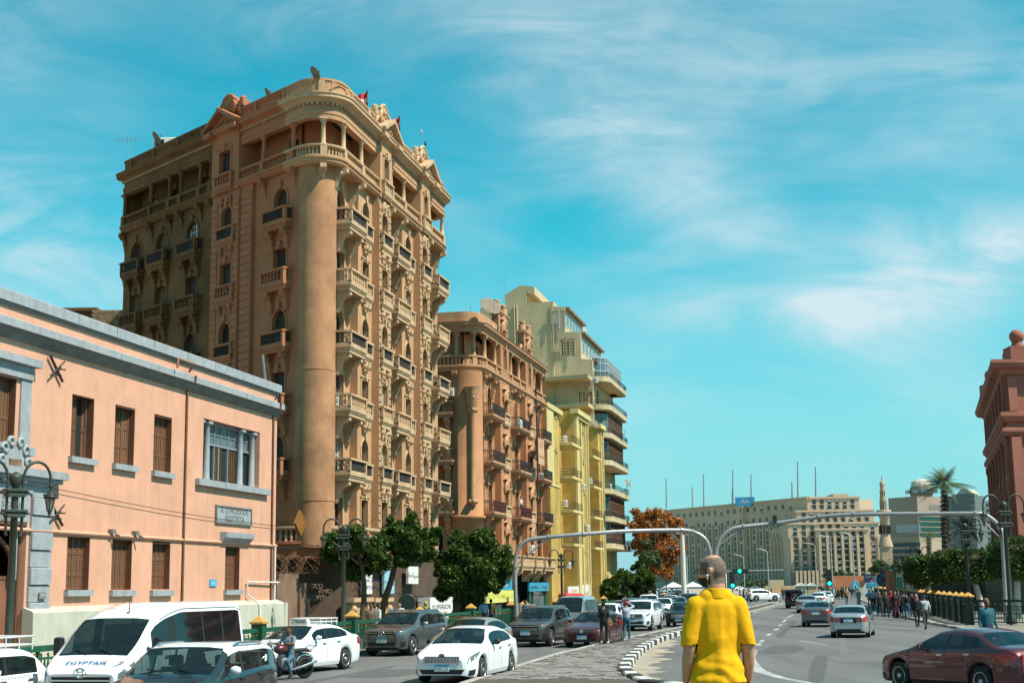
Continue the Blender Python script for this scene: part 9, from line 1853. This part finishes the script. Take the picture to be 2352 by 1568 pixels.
man = tag(link('person', me, None, MM), 'bearded man with cropped greying hair in bright yellow polo shirt seen from behind', 'person')
def garment(name, limbs, keep, m, vox=.0085, disp=None):
 g_, cc, lab = fuse(limbs, vox, 22); bm = bmesh.new(); bm.from_mesh(g_); bm.normal_update()
 if disp:
  for v in bm.verts: v.co += v.normal * (disp(v.co) + .006)
 bmesh.ops.delete(bm, geom=[f for f in bm.faces if not keep(f.calc_center_median(), lab[f.index])], context='FACES'); bm.to_mesh(g_); bm.free(); g_.materials.clear(); g_.materials.append(m); g_.name = name; o = link(name, g_, man, MM); so = o.modifiers.new('thickness', 'SOLIDIFY'); so.thickness = .004; return o
def folds(p):
 from mathutils import noise as nz
 x, y, z = p; a = math.sin(26 * x + 7 * z + 2.5 * nz.noise(Vector((x * 4, 3, z * 3)))) * .006 * max(0, min(1, (1.42 - z) * 3)); b_ = math.sin(62 * z + 22 * x + 5 * nz.noise(Vector((x * 5, 1, z * 5)))) * .005 * max(0, min(1, (1.06 - z) * 7)) * (1 if y < 0 else .4); f_ = max(0, min(1, (1.43 - z) * 9)); return f_ * (a + b_ + .009 * nz.noise(Vector((x * 7, y * 7, z * 3.2)))) + f_ * .004 * nz.noise(Vector((x * 22, y * 22, z * 14))) + .012 * max(0, min(1, (1.0 - z) * 6)) - .012 * max(0, 1 - abs(z - 1.06) * 9)
sl_ = [((sg * .152, -.01, 1.405), (sg * .222, -.033, 1.1), .074, .062, 1) for sg in (-1, 1)]
M['yellowshirt'] = mat('yellow_pique_cotton', (.74, .37, .004), .85, .05, 6, .3, 300, obj=True, spec=.2)
def kshirt(p, k): return p.z > .845 + .012 * math.sin(p.x * 11) and not (k == 2 and p.z < 1.128 - .12 * (abs(p.x) - .2))
garment('polo_shirt', torso + [(*l[:4], 2) for l in sl_] + [((0, 0, .86), (0, 0, 1.0), .176, .17, 1, 1.1, .84)], kshirt, M['yellowshirt'], .007, folds)
garment('collar', [((0, -.016, 1.45), (0, -.012, 1.525), .086, .077, 1)], lambda p, k: 1.46 < p.z < 1.532 - .3 * max(0, p.y), M['yellowshirt'])
garment('trousers', [(l[0], l[1], l[2] * 1.08, l[3] * 1.15, *l[4:]) for l in legs if l[4] == 2] + [((0, 0, .9), (0, 0, 1.0), .155, .15, 2, 1.1, .82)], lambda p, k: .07 < p.z < 1.02, cloth((.018, .028, .032)), .012)
b = MB(); e_ = hd(-.104, .006, 1.628); b.ball(e_, .012, 8, 6); b.tube([e_, (e_[0], e_[1], e_[2] - .025)], .005, 6); link('earbud', b.mesh('earbud', M['white']), man, MM)
b = MB(); b.tube([hd(-.093, -.01, 1.672), hd(-.088, .06, 1.672), hd(-.07, .108, 1.668)], .0022, 5)
for sg in (-1, 1): b.tube([hd(sg * .036 + .026 * math.cos(a), .116, 1.665 + .02 * math.sin(a)) for a in np.linspace(0, 6.2832, 13)], .003, 5)
b.tube([hd(-.01, .122, 1.668), hd(.01, .122, 1.668)], .003, 4); link('glasses', b.mesh('glasses', M['iron']), man, MM)
